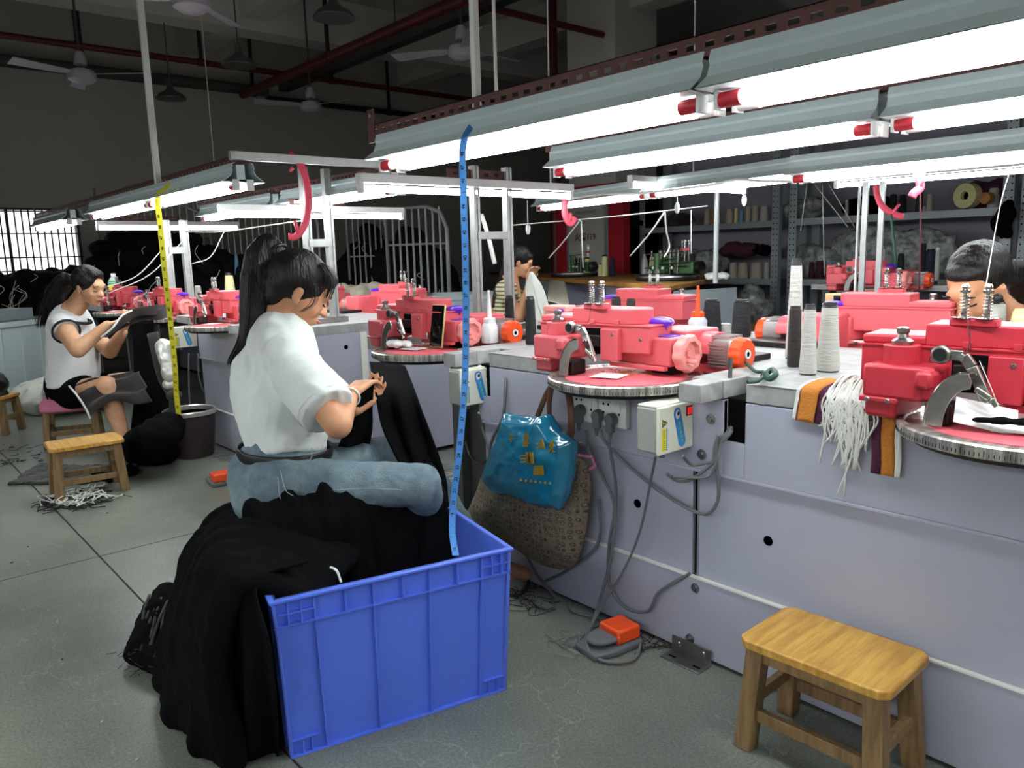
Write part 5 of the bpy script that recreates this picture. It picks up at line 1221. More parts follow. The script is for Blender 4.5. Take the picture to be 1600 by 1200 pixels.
drape('hanging_garment', 'black knit piece held in the woman\'s hands and hanging to her lap', [ad(560, 612, 2.36), ad(545, 650, 2.40), ad(535, 680, 2.42), ad(526, 700, 2.42)], [ad(584, 590, 2.40), ad(583, 630, 2.46), ad(582, 670, 2.46), ad(580, 692, 2.46)], (.6, -.7, 0), .012, 1.5, seed=3)
# ================================================================ RACKS at the back
def make_rack(xa, Y, L, lb, yaw=0, shelves=(.25, .86, 1.43, 2.0), dep=.45):
    t = thing('storage_rack', lb, 'rack', (xa, Y, 0), yaw, 'grey steel racks')
    for x in (0, L):
        for y in (0, dep):
            s = 1 if x == 0 else -1
            p = G().box(min(x, x + s * .085), max(x, x + s * .085), y, y + .004, 0, 2.5)
            p.box(min(x, x + s * .004), max(x, x + s * .004), y, y + .05, 0, 2.5); p = p.build('upright', 'rack', t)
            if y == 0:
                h = G()
                for k in range(46):
                    for dx in (.022, .062): h.lathe([(0, 0), (.007, 0)], (x + s * dx, -.0008, .1 + k * .052), (0, -1, 0), 6)
                tag(h.build('slot_holes', 'hole', p), None, None, kind='stuff')
    for z in shelves:
        s_ = G().box(.005, L - .005, .006, dep, z - .003, z).build('shelf', 'rack', t); G().box(.086, L - .086, -.002, .012, z - .06, z + .003).build('shelf_beam', 'rack', s_, bev=.002)
    return t
make_rack(-3.98, 7.0, 1.90, 'grey steel rack at right behind the far right woman')
make_rack(-2.04, 7.0, 1.95, 'grey steel rack cut by the right edge')
make_rack(-6.02, 7.25, 1.92, 'grey steel rack left of centre, beside the column', -.10)
def rkp(px, pyb, z, Y): p = ay(px, pyb, Y); return V((p.x, Y, z))
def rcone(px, py1, py0, w, m, lb, z, Y=7.15):
    a_ = ay(px, py1, Y); D = (a_ - V((0, 0, H))).dot(BF); h = (py1 - py0) * D / 1210; return cone(a_.x, Y, z + .001, round(h, 2), round(w * D / 2420, 3), round(w * D / 2420 * .8, 3), m, lb, tip=m, grp='cones on the racks')
for px, y1, y0, w, m, lb in ((1105, 345, 322, 10, 'cone_t', 'beige yarn cone just right of the pale tube, upper shelf'), (1121, 343, 331, 8, 'cone_w', 'tiny white cone on the upper shelf'), (1113, 342, 318, 4, 'tablewood', 'thin brown cone behind the tiny white one'), (1122, 330, 314, 6, 'cone_y', 'yellowish cone at the back of the upper shelf'), (1140, 343, 321, 12, 'cone_t', 'broad beige cone under the batten end, upper shelf'), (1150, 343, 321, 6, 'cone_y', 'thin cream cone beside the broad beige one'), (1158, 342, 324, 6, 'cone_lb', 'pale blue cone on the upper shelf'), (1169, 341, 317, 9, 'cone_t', 'beige cone right of the pale blue cone'), (1180, 340, 316, 11, 'cone_t', 'second beige cone right of the pale blue cone'), (1194, 339, 315, 14, 'cone_w', 'off-white cone at the right end of the upper shelf')):
    rcone(px, y1, y0, w, m, lb, 1.431)
for px, y1, y0, w, m, lb in ((1161, 422, 398, 18, 'cone_t', 'fat taupe yarn cone on the middle rack shelf'), (1182, 422, 398, 20, 'cone_t', 'fattest taupe yarn cone left of the rack uprights'), (1198, 422, 398, 9, 'cone_w', 'white cone partly hidden by the rack upright'), (1146, 422, 398, 14, 'cone_t', 'taupe yarn cone behind the green machine end')):
    rcone(px, y1, y0, w, m, lb, .861)
for px, y1, y0, w, m, lb in ((1268, 420, 394, 9, 'cone_m', 'maroon cone on the right rack, left one'), (1281, 420, 392, 14, 'cone_m', 'wide maroon cone on the right rack'), (1297, 420, 395, 8, 'cone_lb', 'pale blue cone on the right rack, left one'), (1306, 420, 395, 8, 'cone_lb', 'pale blue cone on the right rack, right one')):
    rcone(px, y1, y0, w, m, lb, .861)
for px, y1, y0, w, m, lb in ((1323, 331, 305, 6, 'cone_w', 'thin pale cone on the upper shelf of the right rack'), (1436, 327, 292, 11, 'cone_b', 'tall brown cone behind the red clip, right rack'), (1452, 327, 300, 9, 'cone_t', 'tan cone right of the tall brown cone'), (1552, 318, 288, 17, 'cone_w', 'big white cone at the right end of the upper shelf'), (1444, 327, 318, 5, 'cone_w', 'tiny white cone between the brown cones'), (1395, 328, 298, 12, 'cone_k', 'black cone in the shade of the upper shelf'), (1410, 328, 300, 12, 'cone_k', 'second black cone in the shade of the upper shelf')):
    rcone(px, y1, y0, w, m, lb, 1.431)
p = ay(1512, 306, 7.1)
t = thing('tape_reel', 'large cream reel with a dark hub lying against magenta cloth on the upper shelf', 'reel', p)
G().lathe([(.035, -.04), (.10, -.04), (.10, .04), (.035, .04), (.035, -.04)], axis=(-.3, -1, 0), n=36).build('reel', 'cone_y', t, smooth=1); G().lathe([(0, 0), (.036, 0)], axis=(-.3, -1, 0), n=24).build('reel_hole', 'hole', t)
p = ay(1548, 306, 7.1); t = thing('tape_reel', 'small brown reel in front of the white cone on the upper shelf', 'reel', p + V((0, -.08, -.02))); G().lathe([(0, -.03), (.045, -.03), (.045, .03), (0, .03)], axis=(-.3, -1, 0), n=24).build('reel', 'tablewood', t, smooth=1)
def lump(lb, c, r, m, n=7, seed=0, name='heap', cat='bundle', vox=.018, wr=.02, ws=9, kind=None):
    random.seed(seed); g_ = Org()
    for i in range(n): g_.ball((random.uniform(-.6, .6) * r[0], random.uniform(-.5, .5) * r[1], r[2] * random.uniform(.3, .6)), (r[0] * .5, r[1] * .55, r[2] * random.uniform(.3, .45)), 12)
    g_.ball((0, 0, r[2] * .3), (r[0] * .95, r[1] * .9, r[2] * .3), 14)
    o = g_.organic(name, m, vox=vox, it=2, wr=wr, ws=ws); o.location = c; return tag(o, lb, cat, kind=kind)
lump('blue plastic bag of yarn at the left end of the upper shelf', rkp(990, 355, 1.44, 7.35), (.11, .12, .18), 'cone_n', 5, 1, 'bag', 'bag')
lump('dark bundles beside the blue bag on the upper shelf', rkp(1018, 352, 1.44, 7.35), (.12, .12, .12), 'cloth', 6, 2, 'bundle')
lump('brown and black bundle in the middle of the upper shelf', rkp(1066, 350, 1.44, 7.3), (.18, .14, .15), 'clothbrown', 6, 3, 'bundle')
lump('crumpled clear plastic bags on the middle shelf behind the green machines', rkp(1085, 424, .862, 7.25), (.40, .17, .34), 'film', 9, 4, 'plastic_bags', 'bags')
lump('black and red yarn bundle lying on the taupe cones', rkp(1160, 398, 1.10, 7.2), (.25, .12, .13), 'cone_m', 8, 5, 'bundle')
lump('dark bundle right of the red yarn on the taupe cones', rkp(1190, 398, 1.10, 7.2), (.10, .12, .12), 'cloth', 5, 6, 'bundle')
lump('clear plastic bag stuffed on the upper shelf of the right rack', rkp(1258, 335, 1.44, 7.25), (.22, .15, .22), 'film', 7, 7, 'plastic_bags', 'bags')
lump('brownish clear bags on the middle shelf left of the white rod', rkp(1290, 420, .862, 7.3), (.34, .12, .36), 'film', 8, 8, 'plastic_bags', 'bags')
lump('large translucent plastic sheet over goods on the middle shelf at right', rkp(1410, 425, .862, 7.3), (.62, .12, .52), 'film', 9, 9, 'plastic_sheet', 'bags', wr=.03)
lump('dark red and purple cloth behind the reel', rkp(1535, 320, 1.44, 7.32), (.22, .10, .26), 'swatch_p', 6, 10, 'bundle')
lump('black bundle in the shade of the upper shelf', rkp(1360, 330, 1.44, 7.3), (.25, .12, .2), 'cloth', 6, 12, 'bundle')
lump('dim grey boxes and bags on the lowest shelf behind the taupe cones', rkp(1160, 480, .26, 7.25), (.5, .17, .34), 'film', 8, 13, 'plastic_bags', 'bags')
lump('clear plastic bag standing on the floor left of the rack upright', rkp(1185, 470, .45, 6.6), (.16, .14, .42), 'film', 5, 14, 'plastic_bags', 'bags')
lump('black tangled belts hanging from the right rack upright', ay(1565, 370, 6.85), (.07, .05, .3), 'cloth', 7, 15, 'belts', 'belts', wr=.03)
t = thing('cardboard_box', 'flattened cardboard box on the floor behind the black cones', 'box', (ay(1142, 480, 6.2).x, 6.2, 0)); G().box(-.25, .25, -.15, .15, 0, .5).build('carton', 'tablewood', t, bev=.004)
# hydrant cabinet on the column
t = thing('hydrant_cabinet', 'red fire hydrant cabinet with a white lettered door on the column', 'cabinet', (-6.55, 6.99, 0))
xa, xb = ay(868, 360, 6.86).x + 6.55, ay(973, 360, 6.86).x + 6.55
G().box(xa, xb, -.13, 0, .35, 1.95).build('cabinet_body', 'redcap', t, bev=.005)
da, db = ay(885, 360, 6.84).x + 6.55, ay(949, 360, 6.84).x + 6.55
G().box(da, db, -.15, -.128, .5, 1.9).build('door', 'rack', t, bev=.004); G().box(da + .04, db - .05, -.153, -.15, .55, 1.85).build('door_panel', 'column', t, bev=.002)
dc = (da + db) / 2
text_obj('door_text', '火警119', .10, frame((dc - .02, -.155, ay(914, 371, 6.84).z), (1, 0, 0), (0, 0, 1)), 'inkred', t, bold=True)
text_obj('door_text', 'FIRE HYDRANT', .05, frame((dc - .01, -.155, ay(914, 332, 6.84).z), (1, 0, 0), (0, 0, 1)), 'inkred', t)
# dark banners far behind
for px, py, s, lb in ((853, 337, 'OWING C', 'dark banner with pale letters left of the hydrant cabinet'), (705, 338, 'ESS', 'dark banner with pale letters behind the rail cage')):
    p = ay(px, py, 15.97); t = thing('banner', lb, 'banner', p); G().box(-1.9, 1.9, 0, .02, -.36, .36).build('board', 'black', t); text_obj('banner_text', s, .38, frame((0, -.003, 0), (1, 0, 0), (0, 0, 1)), 'lampdark', t, bold=True)
for px, w_, lb in ((800, 1.4, 'pale grey board leaning on a dark wall left of the column'), (640, 1.6, 'pale grey board behind the rail cage')):
    p = ay(px, 370, 15.9); t = thing('wall_board', lb, 'board', p); G().box(-w_ * .7, w_ * .7, 0, .03, -.35, .17).build('board', 'lampdark', t)

# ================================================================ GREEN MACHINE BENCH
C1 = V((-3.3, 4.29, 0)); C2 = V((-8.1, 6.65, 0)); C3 = V((-7.9, 6.85, 0)); C4 = V((-5.8, 6.7, 0)); C5 = V((-3.97, 5.9, 0))
t = thing('plywood_bench', 'plywood topped bench carrying the green machines', 'workbench', (-5, 5.5, 0)); o = V((5, -5.5, 0))
G().prism([(p.x + 5, p.y - 5.5) for p in (C1, C2, C3, C4, C5)], .895, .93).build('tabletop', 'tablewood', t, bev=.003)
dn = (C2 - C1).normalized(); nn = V((-dn.y, dn.x, 0)); nn = nn if nn.y > 0 else -nn
for i in range(4):
    a_ = C1 + dn * (.25 + i * 1.2) + nn * .08; b_ = a_ + dn * 1.12
    G().add([p + o + V((0, 0, z)) for z in (.02, .89) for p in (a_, b_, b_ + nn * .02, a_ + nn * .02)], [(0, 1, 2, 3), (4, 5, 6, 7), (0, 1, 5, 4), (1, 2, 6, 5), (2, 3, 7, 6), (3, 0, 4, 7)]).build('panel', 'panel', t)
e0 = C1 + nn * .08 + dn * .1; e1 = e0 + nn * .55 + dn * .1
G().add([p + o + V((0, 0, z)) for z in (0, .89) for p in (e0, e1, e1 + dn * .02, e0 + dn * .02)], [(0, 1, 2, 3), (4, 5, 6, 7), (0, 1, 5, 4), (1, 2, 6, 5), (2, 3, 7, 6), (3, 0, 4, 7)]).build('end_panel', 'rack', t)
def make_green():
    t = thing('green_machine', '', 'machine')
    G().lathe([(0, .0), (.24, .0), (.25, .01), (.25, .035), (.24, .04), (0, .04)], n=40).build('dial', 'dial_black', t, smooth=1)
    G().lathe([(.235, .04), (.25, .042), (.252, .03)], n=40).build('dial_rim', 'steel', t, smooth=1)
    G().box(.02, .22, .05, .16, .05, .15).build('gear_case', 'dkgreen', t, bev=.01); G().box(-.22, -.05, .02, .12, .05, .12).build('arm_case', 'dkgreen', t, bev=.015)
    G().box(-.16, .05, .06, .14, .12, .19).build('bridge', 'dkgreen', t, bev=.012); G().cyl((-.12, .02, .05), (-.12, .02, .22), .03).build('turret', 'dkgreen', t, bev=.004)
    G().lathe([(.045, 0), (.05, .01), (.05, .05), (.03, .06), (0, .06)], (.22, .10, .10), (1, 0, 0), 20).build('motor_end', 'darkmetal', t, smooth=1)
    for z, x0, x1 in ((.10, -.24, .18), (.16, -.2, .1), (.21, -.24, .14), (.13, -.1, .2)): G().cyl((x0, -.02 + z * .2, z), (x1, .03, z + .015), .005, n=8).build('link_rod', 'chrome', t, smooth=1)
    for x in (-.2, -.1, .0, .08): G().cyl((x, .03, .05), (x + .01, .03, .24), .006, n=8).build('post', 'steel', t, smooth=1)
    for x in (.10, .14):
        p = G().cyl((x, .1, .15), (x, .1, .31), .004, n=8).build('tension_post', 'chrome', t, smooth=1); G().ball((x, .1, .31), .010, 8).build('post_tip', 'white', p, smooth=1)
    G().box(.085, .155, .085, .115, .235, .255).build('tension_base', 'pink', t, bev=.003)
    for i in range(6): G().ball((-.2 + i * .05, .0, .08 + .02 * (i % 2)), .012, 8).build('bolt', 'white' if i % 2 else 'dkgreen', t, smooth=1)
    return t
gm = make_green(); gr = math.atan2(-dn.y, -dn.x)
for i, (px, py, lb) in enumerate(((873, 433, 'green linking machine right of the striped shirt woman'), (1010, 437, 'green linking machine with black dial in the middle of the plywood bench'), (1122, 430, 'green linking machine at the near right end of the plywood bench'), (772, 428, 'green linking machine left of the striped shirt woman'))):
    p = az(px, py, .93) + nn * (.18 if i != 2 else .0) + V((0, 0, 0))
    if i == 2: p = V((-3.95, 5.1, .93))
    if i == 0: gm.location = p; gm.rotation_euler.z = gr; gm['label'] = lb; gm['group'] = 'green machines'
    else: dup(gm, p, gr + (.4 if i == 2 else 0), lb, 'green machines')
def gcone(px, yb, yt, w, m, lb, **k):
    t_ = None; s_ = .93; b = az(px, yb, .93); return conep(px, yb, yt, w, m, lb, z=.93, grp='cones on the plywood bench', **k)
gcone(902, 431, 404, 12, 'cone_w', 'small white cone left of the pair of cream cones', tap=.7)
gcone(918, 432, 402, 13, 'cone_y', 'cream cone left of the middle green machine', tap=.6)
gcone(938, 432, 412, 8, 'cone_y', 'short cream cone next to the navy cone')
gcone(945, 432, 398, 11, 'cone_y', 'tall cream cone left of the navy cone', tap=.8)
gcone(957, 432, 403, 9, 'cone_n', 'navy cone touching the middle green machine', tap=.8, tip='cone_n')
gcone(1020, 430, 399, 13, 'cone_y', 'cream cone behind the middle green machine', tap=.7)
gcone(1041, 430, 397, 14, 'cone_y', 'cream cone right behind the middle green machine', tap=.7)
gcone(1066, 431, 396, 17, 'cone_b', 'thick dark taupe cone beside the pale tube', tap=.8, tip='cone_b')
gcone(1081, 431, 397, 12, 'cone_b', 'slimmer dark cone touching the pale tube', tap=.8, tip='cone_b')
gcone(770, 414, 400, 8, 'cone_y', 'little cream cone behind the grey post', tap=.7)
b = az(1007, 430, .93); t = thing('water_bottle', 'clear water bottle standing among the green machines', 'bottle', b); G().lathe([(.035, 0), (.036, .12), (.03, .15), (.014, .19), (.014, .21), (0, .21)], n=20).build('bottle_body', 'plasticclear', t, smooth=1)
b = az(822, 428, .93); t = thing('yellow_bottle', 'yellow bottle in front of the striped shirt woman', 'bottle', b); G().lathe([(.04, 0), (.042, .2), (.02, .28), (0, .28)], n=20).build('bottle_body', 'tape_yellow', t, smooth=1)
lump('white tissue crumpled on the near end of the plywood bench', az(1108, 438, .93) + V((0, .1, 0)), (.11, .07, .06), 'paper', 4, 20, 'tissue', 'tissue', vox=.008, wr=.01, ws=25)
lump('yellow rag on the near end of the plywood bench', az(1125, 432, .93), (.05, .05, .03), 'tape_yellow', 4, 21, 'rag', 'rag', vox=.008, wr=.006, ws=25)
drape('hanging_cloth', 'off-white cloth held by the striped shirt woman', [ad(828, 425, 5.6), ad(822, 460, 5.6), ad(848, 520, 5.6)], [ad(832, 425, 5.7), ad(850, 455, 5.7), ad(868, 520, 5.7)], (.6, -.7, 0), .02, 1.5, 'sack')
drape('hanging_cloth', 'beige cloth hanging from the front of the plywood bench', [az(858, 436, .92), ad(855, 470, 5.9)], [az(882, 440, .92), ad(890, 480, 5.9)], (.6, -.7, 0), .02, 1.5, 'swatch_o' if 0 else 'cone_t')

# ================================================================ RAIL CAGES and garment mountains at the left
def cage(lb, p0, p1, zt, z0, nb, r=.02, rad=.25, both=False, mid=None):
    t = thing('rail_cage', lb, 'rail cage', p0); d = p1 - p0; L = d.length; d = d.normalized(); P = [V((0, 0, z0 - p0.z))]
    P += [V((0, 0, zt - p0.z - rad)), V((0, 0, zt - p0.z - rad * .3)) + d * rad * .3, V((0, 0, zt - p0.z)) + d * rad] if both else [V((0, 0, zt - p0.z))]
    P += [d * (L - rad) + V((0, 0, zt - p0.z)), d * (L - rad * .3) + V((0, 0, zt - p0.z - rad * .3)), d * L + V((0, 0, zt - p0.z - rad)), d * L + V((0, 0, z0 - p0.z))]
    G().tube(P, r, 10).build('frame_tube', 'rail', t, smooth=True)
    for i in range(1, nb): x = L * i / nb; G().cyl(d * x + V((0, 0, z0 - p0.z)), d * x + V((0, 0, zt - p0.z - .005)), r * .55, n=8).build('upright_bar', 'rail', t, smooth=1)
    if mid: G().cyl(V((0, 0, mid - p0.z)), d * L + V((0, 0, mid - p0.z)), r * .5, n=8).build('cross_bar', 'rail', t, smooth=1)
    return t
D7 = 8.1
def fl0(px, D): p = ad(px, 400, D); return V((p.x, p.y, 0))
zt = ad(650, 326, D7).z
cage('white tubular rail cage with rounded top standing behind the blue tape', fl0(606, D7), fl0(700, D7 - .3), zt, .3, 9, .022, .22, mid=ad(650, 382, D7).z)
cage('white tubular rail cage farther left behind the aluminium frame', fl0(545, 8.9), fl0(606, 8.7), ad(560, 330, 8.9).z, .3, 7, .018, .2, mid=1.2)
cage('long white rail cage behind the black garments and the ponytail', fl0(340, 9.6), fl0(500, 9.0), ad(400, 330, 9.6).z, .3, 16, .018, .2)
cage('white rail cage with rounded corner behind the garment mountain', fl0(158, 9.9), fl0(332, 9.6), ad(290, 318, 9.9).z, .3, 16, .018, .45, mid=1.5)
def mountain(name, lb, pts, dep, m='clothfar', n=70, seed=0, th=.5, strings=16, cat='garments'):
    """pts: skyline points (px,py,depth); the heap fills down to z0"""
    random.seed(seed); g_ = Org(); P = [ad(*p) for p in pts]; c = sum(P, V()) / len(P); c.z = 0
    for i in range(n):
        k = random.random() * (len(P) - 1); j = min(int(k), len(P) - 2); p = P[j].lerp(P[j + 1], k - j); f_ = random.random() ** .8
        zz = p.z - .08 - f_ * dep; q = V((p.x, p.y, zz)) + BF * random.uniform(-.02, th) + V((0, 0, 0)); g_.ball(q - c, (random.uniform(.10, .2), random.uniform(.10, .2), random.uniform(.06, .12)), 10, Matrix.Rotation(random.uniform(-.6, .6), 3, 'X'))
    for j in range(len(P) - 1):
        for k in (0, .33, .66):
            p = P[j].lerp(P[j + 1], k); g_.ball(V((p.x, p.y, p.z - .09 - dep * .5)) + BF * th * .6 - c, (.22, .22, dep * .5), 12)
    o = g_.organic(name, m, vox=.03, it=2, wr=.035, ws=5); o.location = c; tag(o, lb, cat, kind='stuff')
    if strings:
        s_ = G()
        for i in range(strings):
            k = random.random() * (len(P) - 1); j = min(int(k), len(P) - 2); p = P[j].lerp(P[j + 1], k - j); q = V((p.x, p.y, p.z - .12 - random.random() * dep * .8)) - BF * .20 - c; L = random.uniform(.08, .25)
            s_.tube(cr([q, q + V((random.uniform(-.6, .6) * L, random.uniform(-.6, .6) * L, -L * .4)), q + V((random.uniform(-.6, .6) * L, random.uniform(-.6, .6) * L, -L))], 4), .0042, 5)
        x = s_.build('cord_ends', 'thread', smooth=True); x.location = c; tag(x, 'white cord ends dangling from ' + lb, 'cords', kind='stuff')
    return o
mountain('garment_mountain', 'the mountain of black garments behind the left bench', [(138, 385, 9.0), (160, 345, 9.0), (200, 335, 8.9), (260, 345, 8.8), (330, 372, 8.7), (372, 392, 8.6), (415, 385, 8.5)], .85, n=110, seed=3)
mountain('garment_mountain', 'the low heap of black garments under the window', [(-40, 415, 8.5), (20, 405, 8.5), (80, 408, 8.6), (118, 414, 8.7), (135, 420, 8.7)], .5, n=70, seed=4, strings=20)
mountain('garment_mountain', 'dark garments stuffed inside the rail cages', [(548, 375, 9.0), (575, 350, 9.0), (600, 372, 8.7), (640, 350, 8.5), (665, 378, 8.4), (695, 402, 8.3)], .6, n=80, seed=5, th=.3, strings=8)
lump('olive and green cloth bundle behind the far pink machines', ad(555, 462, 6.6) - V((0, 0, .25)), (.35, .25, .36), 'cone_t', 8, 22, 'cloth_bundle', 'bundle', wr=.03)
lump('dark green cloth bundle right of the olive one', ad(585, 462, 6.6) - V((0, 0, .25)), (.3, .25, .28), 'rope_green', 8, 23, 'cloth_bundle', 'bundle', wr=.03)
# pale grey plastic bins
def make_bin(w, d, h):
    t = thing('plastic_bin', '', 'bin')
    g_ = G(); k = .03; vs = []
    for z, i_ in ((0, k), (h, 0), (h, .008), (.02, k + .008)):
        for sx, sy in ((-1, -1), (1, -1), (1, 1), (-1, 1)): vs.append((sx * (w / 2 - i_), sy * (d / 2 - i_), z))
    f = [(3, 2, 1, 0), (12, 13, 14, 15)] + [(i * 4 + q, i * 4 + (q + 1) % 4, i * 4 + 4 + (q + 1) % 4, i * 4 + 4 + q) for i in range(3) for q in range(4)]
    g_.add(vs, f).build('shell', 'bingrey', t)
    vs = []
    for z, oo in ((h - .05, 0), (h - .05, .02), (h, .025), (h, -.008)):
        for sx, sy in ((-1, -1), (1, -1), (1, 1), (-1, 1)): vs.append((sx * (w / 2 + oo), sy * (d / 2 + oo), z))
    G().add(vs, [(i % 4 * 4 + q, i % 4 * 4 + (q + 1) % 4, (i + 1) % 4 * 4 + (q + 1) % 4, (i + 1) % 4 * 4 + q) for i in range(4) for q in range(4)]).build('rim', 'bingrey', t, bev=.006)
    for i in range(5):
        x = -w / 2 + w * (i + .5) / 5
        for s in (-1, 1): G().add([(x + dx, s * (d / 2 - (k if z < .1 else .002)) + s * dy, z) for z in (.02, h - .06) for dx in (-.012, .012) for dy in (-.004, .012)], [(0, 1, 3, 2), (4, 6, 7, 5), (0, 4, 5, 1), (2, 3, 7, 6), (0, 2, 6, 4), (1, 5, 7, 3)]).build('rib', 'bingrey', t)
    return t
hb = .70
a1, a2 = az(-6, 506, hb), az(66, 498, hb); e = (a2 - a1); e.z = 0; ang = math.atan2(e.y, e.x)
bn = make_bin(1.1, .8, hb); bn.location = (a2.x, a2.y, 0) ; q = e.normalized(); qn = V((-q.y, q.x, 0)); qn = qn if qn.dot(BF) > 0 else -qn
bn.location = V((a2.x, a2.y, 0)) - q * .2 + qn * .45; bn.rotation_euler.z = ang; bn['label'] = 'pale grey ribbed plastic bin behind the woman in the vest'; bn['group'] = 'pale grey plastic bins'
dup(bn, V((a2.x, a2.y, 0)) - q * 1.36 + qn * .45, ang, 'pale grey ribbed plastic bin at the left picture edge', 'pale grey plastic bins')
b2 = ad(612, 450, 7.4); b3 = ad(722, 448, 7.4)
dup(bn, (b2.x, b2.y, .12), .855, 'pale grey bin behind the far pink machines, left of the blue tape', 'pale grey plastic bins'); dup(bn, (b3.x, b3.y, .12), .855, 'pale grey bin right of the blue tape under the rail cage', 'pale grey plastic bins')
for qq in bpy.data.objects:
    if qq.get('label', '').startswith(('pale grey bin behind', 'pale grey bin right')): qq.scale = (.58, .8, 1)
for i, (x, y) in enumerate(((b2.x, b2.y), (b3.x, b3.y))):
    o = G().box(-.31, .31, -.3, .3, 0, .12).build('pallet', 'woodleg'); o.location = (x, y, 0); o.rotation_euler.z = .75; tag(o, ('wooden pallet under the bin left of the blue tape', 'wooden pallet under the bin right of the blue tape')[i], 'pallet')
o = G().box(-.55, .55, -.12, .12, 0, .10).build('ledge_board', 'rack', bev=.004); o.location = V((a2.x, a2.y, hb + .001)) - q * .45 + qn * .3; o.rotation_euler.z = ang; tag(o, 'grey board lying on the left bin under the black garments', 'board')
a = az(70, 604, 0); lump('crumpled white woven sack on the floor behind the woman in the vest', az(78, 650, 0) + V((-.35, .2, 0)), (.55, .38, .28), 'sack', 9, 30, 'woven_sack', 'sack', vox=.02, wr=.035, ws=5)

# ================================================================ HOOKS, TAPES, STRINGS
def hook(lb, pts, D, r=.009, barb=None):
    P = [ad(x, y, D) for x, y in pts]; c = P[0]; t = thing('cut_ring', lb, 'hook', c)
    G().tube([p - c for p in cr(P, 6)], [(.006, .017)] * (6 * (len(P) - 1) + 1), 10, flat=BF).build('hook_body', 'hookpink', t, smooth=True)
    for b_ in (barb or []):
        Q = [ad(x, y, D) - c for x, y in b_]; G().tube(Q, .008, 8).build('hook_barb', 'hookpink', t, smooth=True)
    return t
hook('big pink curved hook hanging from the rail end above the ponytail', [(452, 240), (468, 255), (479, 285), (482, 320), (476, 350), (463, 369), (451, 370)], 3.55, barb=[[(460, 345), (466, 366)], [(452, 268), (458, 262)]])
hook('small pink hook hanging in front of the column cabinet', [(883, 312), (882, 328), (885, 342), (892, 349), (899, 340)], 3.9, barb=[[(891, 333), (892, 346)]])
hook('pink curved hook piece hanging from the light at right', [(1369, 290), (1371, 305), (1376, 318), (1384, 327), (1396, 334), (1411, 339)], 4.0, barb=[[(1405, 319), (1394, 334)]])
hook('small red and pink clip tied to the dark red string', [(1432, 262), (1436, 280), (1438, 293), (1428, 302), (1425, 308)], 3.0, barb=[[(1444, 270), (1438, 292)]])
def string(lb, pts, r=.0022, m='thread', name='string'):
    P = cr(pts, 6) if len(pts) > 2 else [V(p) for p in pts]; c = P[0]; o = G().tube([p - c for p in P], r, 6).build(name, m, smooth=True); o.location = c; return tag(o, lb, 'string')
string('dark red cord running from the rail down to the bench at right', [ad(1434, 240, 3.0), ad(1432, 262, 3.0)], .006, 'cone_m')
string('thin magenta string hanging down below the red clip', [ad(1438, 292, 3.0), ad(1438, 370, 3.0), ad(1436, 452, 3.0)], .0035, 'cone_m')
string('green ribbon tied under the pink curved hook', [ad(1392, 335, 4.0), ad(1395, 360, 4.0), ad(1400, 415, 4.0)], .007, 'rope_green')
string('white cord slung across the fixtures in the middle distance', [ad(1600, 237, 3.2), ad(1450, 254, 3.3), ad(1300, 281, 3.4), ad(1200, 283, 3.5), ad(1150, 281, 3.5), ad(1105, 290, 3.6), ad(1000, 302, 3.8), ad(935, 304, 3.9), ad(880, 312, 3.9)], .006)
string('thin white line stretched behind the pink hook', [ad(800, 352, 4.3), ad(960, 338, 4.6), ad(1105, 322, 5)], .0035)
string('wavy white cord running left from the ladder frame', [ad(290, 362, 5.6), ad(345, 362, 5.2), ad(420, 352, 4.8), ad(470, 345, 4.4)], .004)
string('white sling cord in front of the middle rack, long leg', [ad(1038, 332, 4.7), ad(1015, 365, 4.8), ad(985, 400, 5.0)], .005)
string('white sling cord in front of the middle rack, short leg', [ad(1039, 332, 4.7), ad(1041, 360, 4.8), ad(1046, 385, 4.9), ad(1038, 402, 4.9)], .005)
string('thin white string left of the pale tube', [ad(1080, 328, 5.0), ad(1080, 396, 5.0)], .003)
string('white cord slanting to the left green machine', [ad(906, 345, 4.6), ad(880, 378, 5.0), ad(858, 403, 5.6)], .005)
string('white cord dropping straight to the cream cones', [ad(908, 345, 4.6), ad(911, 418, 4.8)], .004)
string('white band slanting between the two post frames', [ad(752, 335, 4.0), ad(763, 370, 4.0), ad(773, 412, 4.0)], .011)
for i, (x0, x1, y1) in enumerate(((1261, 1251, 360), (1285, 1288, 430), (1270, 1325, 355), (1293, 1335, 355))): string(('leftmost', 'straight', 'lower slanting', 'upper slanting')[i] + ' thin grey thread under the right tube light', [ad(x0, 285, 3.6), ad(x1, y1, 3.6)], .002, 'greythread')
string('pale thread hanging in front of the far right woman, left one', [ad(1582, 255, 2.9), ad(1563, 320, 2.6), ad(1540, 450, 2.3)], .0016)
string('pale thread hanging in front of the far right woman, right one', [ad(1559, 390, 2.7), ad(1560, 445, 2.6)], .0014)
string('dark thread from the near tension post to the arm', [ad(1510, 497, 1.52), ad(1518, 548, 1.48)], .0008, 'cone_m')
for x0, y0, x1, y1 in ((258, 385, 160, 450), (290, 372, 170, 458), (350, 362, 300, 412)): string('long pale thread slanting over the black garments from %d' % x0 if 0 else ('long pale thread slanting over the black garments, ' + {258: 'left one', 290: 'middle one', 350: 'right one'}[x0]), [ad(x0, y0, 5.4), ad((x0 + x1) / 2 + 4, (y0 + y1) / 2 + 14, 5.4), ad(x1, y1, 5.4)], .0035, 'thread')
